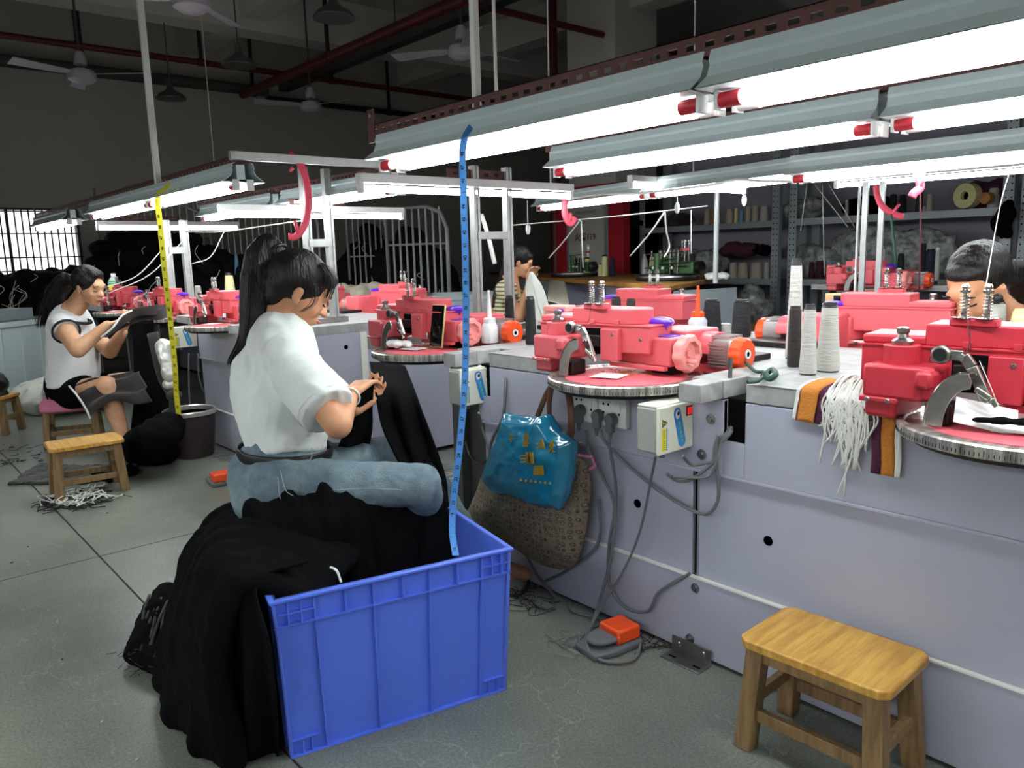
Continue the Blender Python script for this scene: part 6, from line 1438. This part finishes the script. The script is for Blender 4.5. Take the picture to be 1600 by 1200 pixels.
for px, py in ((1058, 325), (1163, 313), (825, 358)):
    p = ad(px, py, 4.4); t = thing('pull_switch', {1058: 'white pull switch hanging left of the pale tube', 1163: 'white pull switch at the end of the slanting batten', 825: 'white pull switch left of the pink hook'}[px], 'switch', p); G().ball((0, 0, 0), (.016, .012, .033), 14).build('switch_body', 'white', t, smooth=1); G().cyl((0, 0, .03), (0, 0, .16), .002, n=6).build('switch_cord', 'thread', t)
def tape(name, lb, pts, w, m, nums, wd, step=.034, fs=.013):
    P = cr(pts, 14); c = P[0]; t = thing('tape_measure', lb, 'tape measure', c); wv = V(wd).normalized(); nv = None
    pl = [V((0, 0, 0))] + [p - c for p in P[1:]]
    g_ = G(); f = lambda u, v: pl[int(round(u * (len(pl) - 1)))] + wv * (v - .5) * w
    g_.grid(f, len(pl), 3); g_.build('tape_band', m, t, solid=.0008)
    s = 0; acc = [0]
    for a_, b_ in zip(pl, pl[1:]): acc.append(acc[-1] + (b_ - a_).length)
    def at(d):
        for i in range(1, len(acc)):
            if acc[i] >= d: q = (d - acc[i - 1]) / max(acc[i] - acc[i - 1], 1e-6); return pl[i - 1].lerp(pl[i], q), (pl[i] - pl[i - 1]).normalized()
        return pl[-1], (pl[-1] - pl[-2]).normalized()
    tk = G(); k = 0; d = .18
    while d < acc[-1] - .01:
        p, tn = at(d); nn_ = wv.cross(-tn).normalized(); nn_ = nn_ if nn_.dot(-BF) > 0 else -nn_
        for s_ in range(4):
            q, _ = at(d + s_ * step / 4); L = .35 if s_ == 0 else .2
            for sd in (-1, 1): a0 = q + wv * sd * w * .5 + nn_ * .0008; a1_ = q + wv * sd * w * (.5 - L * .6) + nn_ * .0008; tk.bar(a0, a1_, .0012, .0006)
        text_obj('tape_number', str(nums - k), fs, frame(p - tn * 0 + nn_ * .0009 + tn * step / 2, -tn, nn_.cross(-tn)), 'ink', t, .0002, bold=True)
        k += 1; d += step
    tag(tk.build('tape_ticks', 'ink', t), None, None, kind='stuff')
    return t
wd = V((.757, .653, 0)) * .9 + V((-.1, .1, 0)); wd = BR
tape('tape_measure', 'blue tape measure tied to the front rail and hanging into the crate', [ay(757, 166, 1.405), ay(742, 188, 1.39), ay(724, 225, 1.31), ay(724, 300, 1.31), ay(727, 400, 1.305), ay(728, 500, 1.30), ay(726, 600, 1.28), ay(718, 700, 1.25), ay(709, 780, 1.23), ay(707, 830, 1.21), ay(712, 868, 1.18)], .0185, 'tape_blue', 48, BR, .034)
tape('tape_measure', 'yellow tape measure knotted on the left rail hanging into the waste bin', [ay(268, 285, 1.37), ay(247, 308, 1.34), ay(250, 350, 1.33), ay(258, 430, 1.34), ay(266, 500, 1.36), ay(273, 570, 1.38), ay(276, 620, 1.40), ay(283, 676, 1.42)], .030, 'tape_yellow', 50, BR, .055, .02)
# pouch and pads on strap hanging behind the yellow tape, black garments below the left bench
t = thing('tool_pouch', 'silvery pouch hanging on a dark strap beside the yellow tape', 'pouch', ad(258, 575, 4.7))
c = ad(258, 575, 4.7); G().tube([p - c for p in cr([ad(238, 520, 4.75), ad(247, 560, 4.75), ad(255, 590, 4.75), ad(272, 622, 4.7), ad(272, 645, 4.7)], 5)], [(.012, .035)] * 21, 10, flat=BF).build('strap', 'clothgrey', t, smooth=True)
g_ = Org(); g_.cap(ad(256, 542, 4.6) - c, ad(266, 585, 4.6) - c, .05, .045, 12, fl=BF, k=.9); g_.organic('pouch_body', 'pouch', t, vox=.01, it=2, wr=.01, ws=18)
for k, (x, y) in enumerate(((266, 600), (272, 618))): G().ball(ad(x, y, 4.62) - c, (.045, .045, .035), 14).build('strap_pad', ('pouch', 'clothgrey')[k], t, smooth=True)
drape('hanging_garment', 'long black garment hanging from the dial beside the woman in the vest', [ad(205, 500, 5.05), ad(207, 560, 5.0), ad(212, 620, 5.0), ad(205, 690, 4.95)], [ad(238, 500, 5.2), ad(240, 560, 5.2), ad(248, 620, 5.1), ad(250, 700, 5.0)], (.4, -.8, 0), .03, 2, seed=5)
heap('garment_heap', 'black garments piled on the floor beneath the left bench', [([az(215, 700, .08), az(240, 690, .2), az(262, 670, .25)], .10), ([az(230, 710, .05), az(262, 705, .08)], .08), ([ad(250, 600, 5.3), ad(255, 660, 5.2)], .12)], vox=.02, wr=.03, ws=6)
# ================================================================ PEOPLE
Z = V((0, 0, 1))
def head_frame(F, roll=0):
    F = F.normalized(); S = F.cross(Z).normalized(); U = S.cross(F).normalized(); return F, S, U      # S = the person's right
def head(g_, C, F, S, U, nb, k=1.0, nr=.050):
    R_ = Matrix((S, F, U)).transposed()
    def b(f, s, u, r): g_.ball(C + (F * f + S * s + U * u) * k, (r[0] * k, r[1] * k, r[2] * k), 20, R_)
    b(-.012, 0, .022, (.072, .090, .084)); b(.030, 0, -.030, (.060, .060, .070)); b(.040, 0, -.070, (.045, .046, .040)); b(.062, 0, -.092, (.026, .024, .022))
    b(.078, 0, .018, (.045, .016, .022)); b(.052, .034, -.038, (.024, .028, .028)); b(.052, -.034, -.038, (.024, .028, .028))
    b(.086, 0, -.066, (.020, .012, .014))
    g_.cap(C + (F * .082 + U * .002) * k, C + (F * .103 - U * .034) * k, .007 * k, .0115 * k, 10)
    for s in (-1, 1): b(-.008, s * .073, -.022, (.008, .016, .027)); b(-.006, s * .077, -.008, (.007, .013, .012)); b(.000, s * .073, -.042, (.007, .009, .010)); b(.097, s * .010, -.036, (.008, .008, .006))
    g_.cap(C - F * .025 * k - U * .055 * k, nb, nr, nr * 1.12, 16)
def face_parts(par, C, F, S, U, k=1.0, closed=True, o=V()):
    for s, nm in ((1, 'eye'), (-1, 'eye')):
        P = [C + (F * (.089 - abs(t_) * .010) + S * (s * (.030 + t_ * .015)) + U * (-.006 - (.003 if closed else 0) - .003 * (1 - t_ * t_))) * k - o for t_ in (-1, -.5, 0, .5, 1)]
        G().tube(P, .0026 * k, 6).build('eyelid', 'hair', par, smooth=1)
        P = [C + (F * (.094 - abs(t_) * .010) + S * (s * (.031 + t_ * .020)) + U * (.017 + .003 * (1 - t_ * t_))) * k - o for t_ in (-1, -.4, .3, 1)]
        G().tube(P, [.0016 * k, .0034 * k, .003 * k, .001 * k], 6).build('eyebrow', 'hair', par, smooth=1)
    P = [C + (F * (.104 - abs(t_) * .012) + S * (t_ * .022) + U * -.064) * k - o for t_ in (-1, -.5, 0, .5, 1)]
    G().tube(P, [.002 * k, .0045 * k, .0050 * k, .0045 * k, .002 * k], 8).build('lips', 'lip', par, smooth=1)
def hand(g_, W, D, N, sg, curl=.5, k=1.0):
    D = D.normalized(); N = (N - D * N.dot(D)).normalized(); T = D.cross(N) * sg
    for i in range(4): g_.cap(W + T * (-.024 + .016 * i) * k * .8, W + D * .078 * k + T * (-.027 + .018 * i) * k, .013 * k, .0115 * k, 10)
    for i, L in enumerate((.78, .95, 1.0, .92)):
        p = W + D * .082 * k + T * (-.027 + .018 * i) * k; d = (D + T * (-.08 + .06 * i)).normalized(); r = .0088 * k
        for j, seg in enumerate((.040, .026, .020)):
            a_ = curl * (.5, .75, .6)[j]; d = (d * math.cos(a_) + N * math.sin(a_)).normalized(); q = p + d * seg * L * k; g_.cap(p, q, r, r * .9, 8); p = q; r *= .9
    p = W + D * .022 * k + T * .030 * k; d = (D * .75 + T * .6 + N * .25).normalized(); r = .0105 * k
    for seg in (.034, .028, .022): q = p + d * seg * k; g_.cap(p, q, r, r * .9, 8); p = q; r *= .9; d = (d * .85 + D * .35 + N * .25 - T * .15).normalized()
def strands(par, name, roots, n, r, seed, spread, m='hair', o=V()):
    random.seed(seed); g_ = G()
    for i in range(n):
        dx = V((max(-1.4, min(1.4, random.gauss(0, .8))), max(-1.4, min(1.4, random.gauss(0, .8))), random.uniform(-.4, .4))); P = [p + dx * spread[j] - o for j, p in enumerate(roots)]; g_.tube(cr(P, 5), [r] * (5 * (len(P) - 1)) + [r * .3], 5)
    tag(g_.build(name, m, par, smooth=True), None, None, kind='stuff')
class Rel:   # world-space shapes relative to a person's root
    def __init__(s, root): s.o = root.location.copy()
def finish(g_, root, name, m, **k):
    g_.v = [p - root.location for p in g_.v]; return g_.organic(name, m, root, **k)

# ---------------------------------------------------------------- the ponytailed woman in the white tee
w1 = thing('person', 'young woman with long black ponytail, white T-shirt and washed jeans, seated by the blue crate', 'person', (-2.22, .93, .0))
o1_ = w1.location.copy()
pel = ad(446, 752, 2.34); wai = ad(440, 695, 2.37); che = ad(440, 605, 2.39); upc = ad(440, 560, 2.40); nb = ad(437, 524, 2.40)
F = (BR * .86 + BF * .35 - Z * .50).normalized(); F, S, U = head_frame(F)
HC = ad(469, 452, 2.40)
SB = -(BF * .93 - BR * .22); SB.z = 0; SB.normalize()        # her right, towards the camera
rs = ad(450, 562, 2.27); ls = ad(452, 556, 2.54); re = ad(528, 664, 2.14); rw = ad(548, 614, 2.32); le = ad(535, 655, 2.62); lw = ad(552, 640, 2.42)
rh = ad(436, 762, 2.30); lh = ad(452, 745, 2.45); rk = ad(655, 757, 2.24); lk = ad(642, 706, 2.58); la_ = az(745, 872, .10); ra_ = az(690, 880, .10)
b = Org(); head(b, HC, F, S, U, nb, .98, .047)
b.cap(nb, che, .075, .13, 18, fl=SB, k=.62); b.cap(che, pel, .13, .135, 18, fl=SB, k=.7)
for s_, e_, w_, sg in ((rs, re, rw, 1), (ls, le, lw, -1)):
    b.cap(s_, e_, .046, .038); b.cap(e_, w_, .040, .024)
hd = ad(573, 594, 2.40) - rw; hand(b, rw, hd, (BF * .3 - Z * .8 + BR * .2), 1, .75, .95); hand(b, lw, ad(578, 618, 2.48) - lw, (-BF * .6 + Z * .6), -1, .7, .95)
for h_, k_, a_ in ((rh, rk, ra_), (lh, lk, la_)): b.cap(h_, k_, .07, .05); b.cap(k_, a_, .048, .032); b.cap(a_, a_ + V((.12, .12, -.06)), .034, .026)
finish(b, w1, 'body', 'skin', vox=.0055, it=3)
face_parts(w1, HC, F, S, U, .98, True, o1_)
# T-shirt
t_ = Org(); t_.cap(ad(450, 712, 2.36), che, .150, .150, 22, fl=SB, k=.78, flat0=True); t_.cap(che, upc, .150, .150, 22, fl=SB, k=.72); t_.cap(upc, nb - Z * .01 + BR * .0, .135, .060, 20, fl=SB, k=.66)
t_.cap(ad(425, 660, 2.38), ad(418, 590, 2.38), .10, .11, 18); t_.cap(ad(446, 672, 2.36), ad(440, 640, 2.36), .138, .14, 20, fl=SB, k=.92)
t_.cap(ad(437, 548, 2.38), rs, .09, .068); t_.cap(ad(437, 548, 2.44), ls, .09, .068)
sh = rs.lerp(re, .80); t_.cap(rs, sh, .070, .082, 20, flat1=True); t_.cap(ls, ls.lerp(le, .75), .070, .08, 20, flat1=True)
finish(t_, w1, 't_shirt', 'tee', vox=.0075, it=5, wr=.010, ws=8, wst=(1.3, 1.3, .6))
g_ = G(); tb = (re - rs).normalized(); nn1 = tb.orthogonal().normalized(); nn2 = tb.cross(nn1); g_.tube([sh - o1_ + (nn1 * math.cos(q) + nn2 * math.sin(q)) * .0815 - tb * .018 for q in [2 * PI * i / 30 for i in range(31)]], .0016, 5); g_.build('sleeve_hem', 'tee', w1, smooth=True)
j = Org(); j.cap(wai + (pel - wai) * .05, pel, .128, .150, 22, fl=SB, k=.92, flat0=True); j.cap(pel, rh.lerp(lh, .5) - Z * .03, .15, .14, 20, fl=SB, k=.9)
j.cap(ad(418, 770, 2.32), ad(415, 745, 2.34), .105, .11); 
for h_, k_, a_ in ((rh, rk, ra_), (lh, lk, la_)): j.cap(h_, k_, .088, .060, 20); j.cap(k_, k_.lerp(a_, .93), .062, .056, 20, flat1=True)
finish(j, w1, 'jeans', 'denim', vox=.0075, it=4, wr=.0055, ws=10, wst=(1, 1, 1.5))
def onto(pts, d, D): return [ad(x, y, D_) - o1_ for (x, y), D_ in zip(pts, D)]
bc = ad(446, 704, 2.36); bt = G()
P = [bc - o1_ + SB * .150 * math.cos(q) + SB.cross(Z) * .139 * math.sin(q) + Z * (.010 * math.sin(q)) for q in [2 * PI * i / 40 for i in range(41)]]
bt.tube(P, [(.003, .017)] * 41, 8, flat=SB); bt.build('belt', 'black', w1, smooth=True)
for nm, pts, DD in (('side_seam', [(482, 770), (520, 766), (570, 763), (620, 765), (648, 770)], (2.20, 2.19, 2.185, 2.18, 2.185)), ('pocket_seam', [(434, 745), (437, 775), (445, 800), (432, 812)], (2.16, 2.14, 2.15, 2.17)), ('pocket_seam', [(438, 735), (446, 765), (458, 775)], (2.17, 2.14, 2.13)), ('pocket_seam', [(443, 718), (470, 724), (486, 716), (487, 700)], (2.19, 2.18, 2.19, 2.2))):
    G().tube(cr(onto(pts, 0, DD), 6), .0009, 6).build(nm, 'denimseam', w1, smooth=True)
# bracelet
wq = re.lerp(rw, .86); tb = (rw - re).normalized(); n1 = tb.orthogonal().normalized(); n2 = tb.cross(n1); G().tube([wq - o1_ + (n1 * math.cos(q) + n2 * math.sin(q)) * .031 for q in [2 * PI * i / 24 for i in range(25)]], .0035, 8).build('bracelet', 'thread', w1, smooth=True)
# hair
hr = Org(); R_ = Matrix((S, F, U)).transposed()
hr.ball(HC - F * .022 + U * .030, (.081, .094, .088), 24, R_); hr.ball(HC + F * .035 + U * .068, (.062, .055, .038), 20, R_); hr.ball(HC - F * .06 - U * .005, (.066, .045, .06), 20, R_); hr.ball(HC - F * .055 - U * .040, (.056, .036, .050), 20, R_)
pb = ad(432, 392, 2.42)
hr.cap(pb, pb + (pb - HC) * .06, .030, .030)
ch = [pb, ad(418, 386, 2.42), ad(408, 402, 2.42), ad(404, 440, 2.42), ad(402, 490, 2.41), ad(392, 530, 2.40), ad(378, 560, 2.39)]
rad = [.030, .042, .050, .056, .054, .036, .012]
for a_, b2_, r1, r2 in zip(ch, ch[1:], rad, rad[1:]): hr.cap(a_, b2_, r1, r2, 14)
for dx, y1 in ((12, 540), (20, 505), (-4, 556)): hr.cap(ad(412 + dx, 420, 2.40), ad(408 + dx * .6, 470, 2.40), .022, .026); hr.cap(ad(408 + dx * .6, 470, 2.40), ad(392 + dx, y1, 2.39), .026, .008)
finish(hr, w1, 'hair', 'hair', vox=.006, it=3, wr=.003, ws=30, wst=(1, 1, .15))
strands(w1, 'loose_hair', [pb, ad(405, 400, 2.42), ad(402, 460, 2.41), ad(392, 525, 2.40), ad(368, 568, 2.38)], 160, .0014, 3, (.012, .024, .03, .022, .016), o=o1_)
strands(w1, 'loose_hair', [HC + F * .05 + U * .09, ad(502, 412, 2.36), ad(518, 440, 2.36), ad(512, 465, 2.36)], 26, .0008, 4, (.012, .012, .01, .01), o=o1_)
strands(w1, 'loose_hair', [ad(485, 430, 2.32), ad(494, 455, 2.31), ad(488, 475, 2.31), ad(470, 488, 2.32)], 10, .0007, 5, (.006, .006, .006, .004), o=o1_)
G().tube([pb - o1_ + ((pb - HC).normalized().orthogonal().normalized() * math.cos(q) + (pb - HC).normalized().cross((pb - HC).normalized().orthogonal().normalized()) * math.sin(q)) * .031 for q in [2 * PI * i / 20 for i in range(21)]], .006, 8).build('hair_tie', 'black', w1, smooth=True)

# ---------------------------------------------------------------- the woman in the white vest with navy trim
w2 = thing('person', 'seated woman in white vest with navy trim, black shorts and beige slides', 'person', (-5.7, 1.12, 0)); o2_ = w2.location.copy()
F = (BR * .86 - BF * .30 - Z * .30).normalized(); F, S, U = head_frame(F); HC = ad(140, 446, 4.98); R_ = Matrix((S, F, U)).transposed()
SB = (-BF * .95 - BR * .2); SB.z = 0; SB.normalize()
nb = ad(112, 488, 5.08); upc = ad(112, 512, 5.12); che = ad(114, 540, 5.12); wai = ad(118, 592, 5.14); pel = ad(110, 607, 5.16)
rs = ad(97, 508, 4.93); ls = ad(122, 505, 5.27); re = ad(122, 546, 4.72); rw = ad(168, 508, 4.80); le = ad(172, 548, 5.12); lw = ad(192, 520, 5.02)
rh = ad(112, 615, 5.06); rk = ad(167, 604, 4.86); ra_ = ad(195, 690, 4.90); lh = ad(125, 610, 5.26); lk = ad(236, 592, 5.25); la_ = ad(224, 678, 5.20)
b = Org(); head(b, HC, F, S, U, nb, 1.06, .058)
b.cap(nb, che, .085, .155, 18, fl=SB, k=.7); b.cap(che, pel, .15, .16, 18, fl=SB, k=.75)
for s_, e_, w_ in ((rs, re, rw), (ls, le, lw)): b.cap(s_, e_, .060, .052); b.cap(e_, w_, .052, .030)
hand(b, rw, ad(192, 498, 4.92) - rw, (-Z + BR * .2), 1, .6, 1.0); hand(b, lw, ad(199, 503, 5.0) - lw, (-BR * .4 + Z * .5), -1, .8, 1.0)
for h_, k_, a_ in ((rh, rk, ra_), (lh, lk, la_)): b.cap(h_, k_, .088, .068); b.cap(k_, k_.lerp(a_, .35), .062, .060); b.cap(k_.lerp(a_, .35), a_, .060, .036)
ft = az(207, 706, .035); b.cap(ra_, az(192, 697, .05), .036, .036); b.cap(az(194, 699, .04), ft, .036, .030)
T_ = (az(216, 702, .03) - az(204, 716, .03)).normalized()
fd = (ft - az(192, 697, .035)); fd.z = 0; fd.normalize()
for i in range(5): q = ft + T_ * (-.03 + .015 * i); b.cap(q, q + fd * (.035 - .004 * abs(i - 3)), .011, .009)
b.cap(la_, la_ + fd * .1 - Z * .03, .036, .03)
finish(b, w2, 'body', 'skin2', vox=.0075, it=2)
face_parts(w2, HC, F, S, U, 1.06, True, o2_)
s_ = G(); fo = az(190, 697, 0) - o2_; s_.add([p + V((0, 0, z)) for z in (.002, .024) for p in (fo - fd * .05 - T_ * .04, fo - fd * .05 + T_ * .04, fo + fd * .20 + T_ * .055, fo + fd * .20 - T_ * .055)], [(3, 2, 1, 0), (4, 5, 6, 7), (0, 1, 5, 4), (1, 2, 6, 5), (2, 3, 7, 6), (3, 0, 4, 7)]); s_.build('slide_sole', 'sandal', w2, bev=.008)
s_ = Org(); q = az(199, 702, .045); s_.cap(q - T_ * .04 - fd * .02, q + T_ * .04 - fd * .02, .044, .044, 12, fl=Z, k=1.3); finish(s_, w2, 'slide_strap', 'sandal', vox=.008, it=2)
v = Org(); v.cap(ad(116, 604, 5.14), che, .182, .172, 22, fl=SB, k=.82, flat0=True); v.cap(che, upc, .17, .165, 20, fl=SB, k=.72); v.cap(upc, nb - Z * .015, .15, .088, 20, fl=SB, k=.72)
v.cap(ad(110, 505, 5.1), rs, .09, .072); v.cap(rs, rs.lerp(re, .26), .076, .080, 20, flat1=True); v.cap(ad(112, 505, 5.14), ls, .09, .072); v.cap(ls, ls.lerp(le, .26), .076, .08, 20, flat1=True)
finish(v, w2, 'vest', 'tee2', vox=.010, it=4, wr=.007, ws=8)
for s0_, e0_ in ((rs, re), (ls, le)):
    c = s0_.lerp(e0_, .27); tb = (e0_ - s0_).normalized(); n1 = tb.orthogonal().normalized(); n2 = tb.cross(n1); G().tube([c - o2_ + (n1 * math.cos(q) + n2 * math.sin(q)) * .079 for q in [2 * PI * i / 28 for i in range(29)]], [(.006, .012)] * 29, 8, flat=n1).build('armhole_trim', 'navy', w2, smooth=True)
c = ad(116, 499, 5.04); nd = (nb - HC).normalized(); n1 = SB; n2 = (BR * .9 - Z * .25).normalized(); G().tube([c - o2_ + n1 * math.cos(q) * .080 + n2 * (math.sin(q) * .082 + .012) for q in [2 * PI * i / 30 for i in range(31)]], .010, 8).build('neck_trim', 'navy', w2, smooth=True)
h_ = Org(); h_.cap(ad(110, 600, 5.14), pel, .168, .155, 20, fl=SB, k=.85); h_.cap(rh, rh.lerp(rk, .45), .102, .098, 20, flat1=True); h_.cap(lh, lh.lerp(lk, .45), .102, .098, 20, flat1=True)
finish(h_, w2, 'shorts', 'cloth', vox=.012, it=3, wr=.005)
hr = Org(); hr.ball(HC - F * .024 + U * .034, (.090, .100, .092), 22, R_); hr.ball(HC + F * .02 + U * .085, (.06, .06, .03), 18, R_); hr.ball(HC - F * .07 - U * .0, (.07, .05, .065), 18, R_)
pb = ad(112, 438, 5.08)
for a_, b2_, r1, r2 in ((pb, ad(100, 440, 5.1), .035, .055), (ad(100, 440, 5.1), ad(88, 458, 5.12), .055, .065), (ad(88, 458, 5.12), ad(80, 480, 5.14), .065, .055), (ad(80, 480, 5.14), ad(72, 505, 5.16), .05, .02)): hr.cap(a_, b2_, r1, r2)
finish(hr, w2, 'hair', 'hair', vox=.009, it=2, wr=.006, ws=16)
strands(w2, 'loose_hair', [pb, ad(95, 445, 5.1), ad(82, 470, 5.12), ad(72, 510, 5.12)], 60, .0022, 6, (.02, .04, .045, .04), o=o2_)
drape('held_garment', 'dark brown knit garment lifted onto the dial by the woman in the vest', [ad(160, 528, 4.72), ad(182, 506, 4.75), ad(205, 488, 4.85), ad(240, 482, 5.0), ad(262, 480, 5.15)], [ad(172, 522, 4.95), ad(200, 506, 4.95), ad(225, 496, 5.0), ad(250, 494, 5.05), ad(268, 490, 5.2)], (0, 0, 1), .02, 1.5, 'clothbrown', seed=7)
string('white piping on the brown garment held by the woman in the vest', [ad(158, 527, 4.69), ad(176, 512, 4.70), ad(190, 494, 4.74), ad(206, 485, 4.8)], .006, 'thread', 'piping')
drape('lap_garment', 'dark brown knit garment lying over the knees of the woman in the vest', [ad(112, 605, 4.93), ad(140, 592, 4.86), ad(160, 588, 4.84), ad(196, 580, 4.95), ad(215, 572, 5.05)], [ad(140, 652, 4.85), ad(152, 640, 4.76), ad(178, 625, 4.80), ad(210, 630, 4.86), ad(235, 625, 5.0)], (.3, -.5, .6), .02, 2, 'clothbrown', seed=9)
string('white piping along the lap garment of the woman in the vest', [ad(108, 603, 4.85), ad(122, 620, 4.78), ad(135, 640, 4.76), ad(141, 654, 4.78)], .006, 'thread', 'piping')

# ---------------------------------------------------------------- the woman leaning in at the far right
w3 = thing('person', 'woman with tied black hair and pale blue collar bending over at right', 'person', (-.95, 3.15, 0)); o3_ = w3.location.copy()
F = (-BR * .74 - BF * .42 - Z * .60).normalized(); F, S, U = head_frame(F); HC = ad(1524, 447, 2.62); R_ = Matrix((S, F, U)).transposed()
nb = ad(1580, 505, 2.78); che = ad(1600, 585, 3.0); pel = che + V((.05, .25, -.32))
b = Org(); head(b, HC, F, S, U, nb, 1.12, .058); b.cap(nb, che, .08, .13, 16); b.cap(che, pel, .13, .14, 16)
SD = V((1, .1, 0)).normalized(); ls = che + SD * .17 + Z * .12; rs = che - SD * .17 + Z * .12
for s_, e_, w_, sg in ((ls, ls + V((.06, -.1, -.25)), V((-.62, 2.95, .84)), -1), (rs, rs + V((-.08, -.1, -.25)), V((-.95, 2.98, .84)), 1)): b.cap(s_, e_, .045, .04); b.cap(e_, w_, .04, .026); hand(b, w_, V((-.1, -1, -.1)), V((0, 0, -1)), sg, .6)
for sx in (-.09, .09): b.cap(pel + V((sx, 0, 0)), pel + V((sx, -.38, .02)), .08, .06); b.cap(pel + V((sx, -.38, .02)), V((pel.x + sx, pel.y - .36, .08)), .055, .035); b.cap(V((pel.x + sx, pel.y - .36, .05)), V((pel.x + sx, pel.y - .52, .04)), .035, .03)
finish(b, w3, 'body', 'skin', vox=.008, it=2)
face_parts(w3, HC, F, S, U, 1.12, True, o3_)
sh_ = Org(); sh_.cap(nb - Z * .02 + BF * .02, che, .10, .19, 18, fl=SD, k=.7); sh_.cap(che, pel, .19, .19, 18, fl=SD, k=.75, flat1=True); sh_.cap(che + Z * .1, ls, .08, .07); sh_.cap(che + Z * .1, rs, .08, .07); sh_.cap(ls, ls + V((.03, -.05, -.12)), .07, .07); sh_.cap(rs, rs + V((-.04, -.05, -.12)), .07, .07)
sh_.cap(ad(1572, 510, 2.70), ad(1590, 500, 2.78), .03, .035)
finish(sh_, w3, 'shirt', 'lightblue', vox=.011, it=3, wr=.006)
jj = Org()
for sx in (-.09, .09): jj.cap(pel + V((sx, 0, 0)), pel + V((sx, -.38, .02)), .10, .075); jj.cap(pel + V((sx, -.38, .02)), V((pel.x + sx, pel.y - .36, .12)), .07, .055, flat1=True)
jj.cap(pel + V((-.06, 0, 0)), pel + V((.06, 0, 0)), .14, .14); finish(jj, w3, 'trousers', 'navy', vox=.013, it=2)
hr = Org(); hr.ball(HC - F * .038 + U * .038, (.093, .110, .100), 24, R_); hr.ball(HC + F * .025 + U * .078, (.068, .055, .034), 20, R_); hr.ball(HC + S * .045 - F * .02 + U * .012, (.045, .070, .062), 20, R_); hr.ball(HC - F * .08 - U * .01, (.075, .055, .075), 18, R_)
hr.cap(HC - F * .10 + U * .0, ad(1592, 428, 2.72), .05, .045); hr.cap(ad(1592, 428, 2.72), ad(1602, 475, 2.76), .05, .03)
finish(hr, w3, 'hair', 'hair', vox=.007, it=3, wr=.003, ws=40, wst=(.3, 1, 1))
t_ = HC - S * 0; ear = HC + S * .085 * 1.0 - U * .02; earp = ad(1559, 466, 2.53)
G().ball(earp - o3_, (.016, .016, .016), 14).build('earbud', 'black', w3, smooth=True)
# stools for the two far women
dup(s0, (pel.x, pel.y + .02, 0), 0, 'wooden stool the far right woman sits on behind the bench', 'wooden stools').scale = (1, 1, max(.5, (pel.z - .13) / .278))

# ---------------------------------------------------------------- the woman in the striped shirt far behind
w4 = thing('person', 'woman in yellow and grey striped shirt with long black hair, far behind', 'person', (-4.4, 3.75, 0)); o4_ = w4.location.copy()
F = (BR * .93 - BF * .05 - Z * .30).normalized(); F, S, U = head_frame(F); HC = ad(813, 408, 5.9); R_ = Matrix((S, F, U)).transposed()
SB = -BF.copy(); SB.z = 0; SB.normalize(); nb = ad(795, 438, 5.95); che = ad(792, 475, 5.98); pel = ad(792, 535, 6.0)
rs = ad(788, 452, 5.83); re = ad(812, 496, 5.72); rw = ad(826, 446, 5.74); ls = ad(796, 452, 6.1); le = ad(826, 488, 6.05); lw = ad(832, 445, 5.95)
b = Org(); head(b, HC, F, S, U, nb, 1.0, .05); b.cap(nb, che, .08, .13, 16); b.cap(che, pel, .13, .14, 16)
for s_, e_, w_, sg in ((rs, re, rw, 1), (ls, le, lw, -1)): b.cap(s_, e_, .045, .038); b.cap(e_, w_, .038, .026); hand(b, w_, (BR * .1 + Z), BF * -.5 + BR * .6, sg, .8)
for sy in (-.09, .09): b.cap(pel + SB * sy, pel + SB * sy + BR * .40, .08, .06); kq = pel + SB * sy + BR * .40; b.cap(kq, V((kq.x, kq.y, .08)), .055, .035); b.cap(V((kq.x, kq.y, .05)), V((kq.x, kq.y, .04)) + BR * .15, .035, .03)
finish(b, w4, 'body', 'skin', vox=.010, it=2)
face_parts(w4, HC, F, S, U, 1.0, True, o4_)
t_ = Org(); t_.cap(pel, che, .165, .165, 20, fl=SB, k=.72); t_.cap(che, nb - Z * .03, .165, .085, 20, fl=SB, k=.7); t_.cap(nb - Z * .06, rs, .08, .068); t_.cap(nb - Z * .06, ls, .08, .068); t_.cap(rs, rs.lerp(re, .4), .068, .07, flat1=True); t_.cap(ls, ls.lerp(le, .4), .068, .07, flat1=True)
finish(t_, w4, 'striped_shirt', 'stripey', vox=.012, it=2, wr=.004)
jj = Org(); jj.cap(pel - Z * .02 - SB * .06, pel - Z * .02 + SB * .06, .15, .15)
for sy in (-.09, .09): kq = pel + SB * sy + BR * .40; jj.cap(pel + SB * sy, kq, .10, .075); jj.cap(kq, V((kq.x, kq.y, .14)), .07, .055, flat1=True)
finish(jj, w4, 'trousers', 'navy', vox=.016, it=2)
hr = Org(); hr.ball(HC - F * .022 + U * .030, (.084, .098, .094), 20, R_); hr.ball(HC + F * .06 + U * .05, (.05, .03, .03), 14, R_)
for a_, b2_, r1, r2 in ((HC - F * .06, ad(792, 432, 5.95), .07, .06), (ad(792, 432, 5.95), ad(780, 455, 5.9), .055, .045), (ad(780, 455, 5.9), ad(772, 478, 5.9), .045, .02)): hr.cap(a_, b2_, r1, r2)
finish(hr, w4, 'hair', 'hair', vox=.010, it=2, wr=.003, ws=20)
dup(s0, (pel.x, pel.y, 0), .3, 'wooden stool the striped shirt woman sits on', 'wooden stools').scale = (1.2, 1.2, max(.5, (pel.z - .13) / .278))
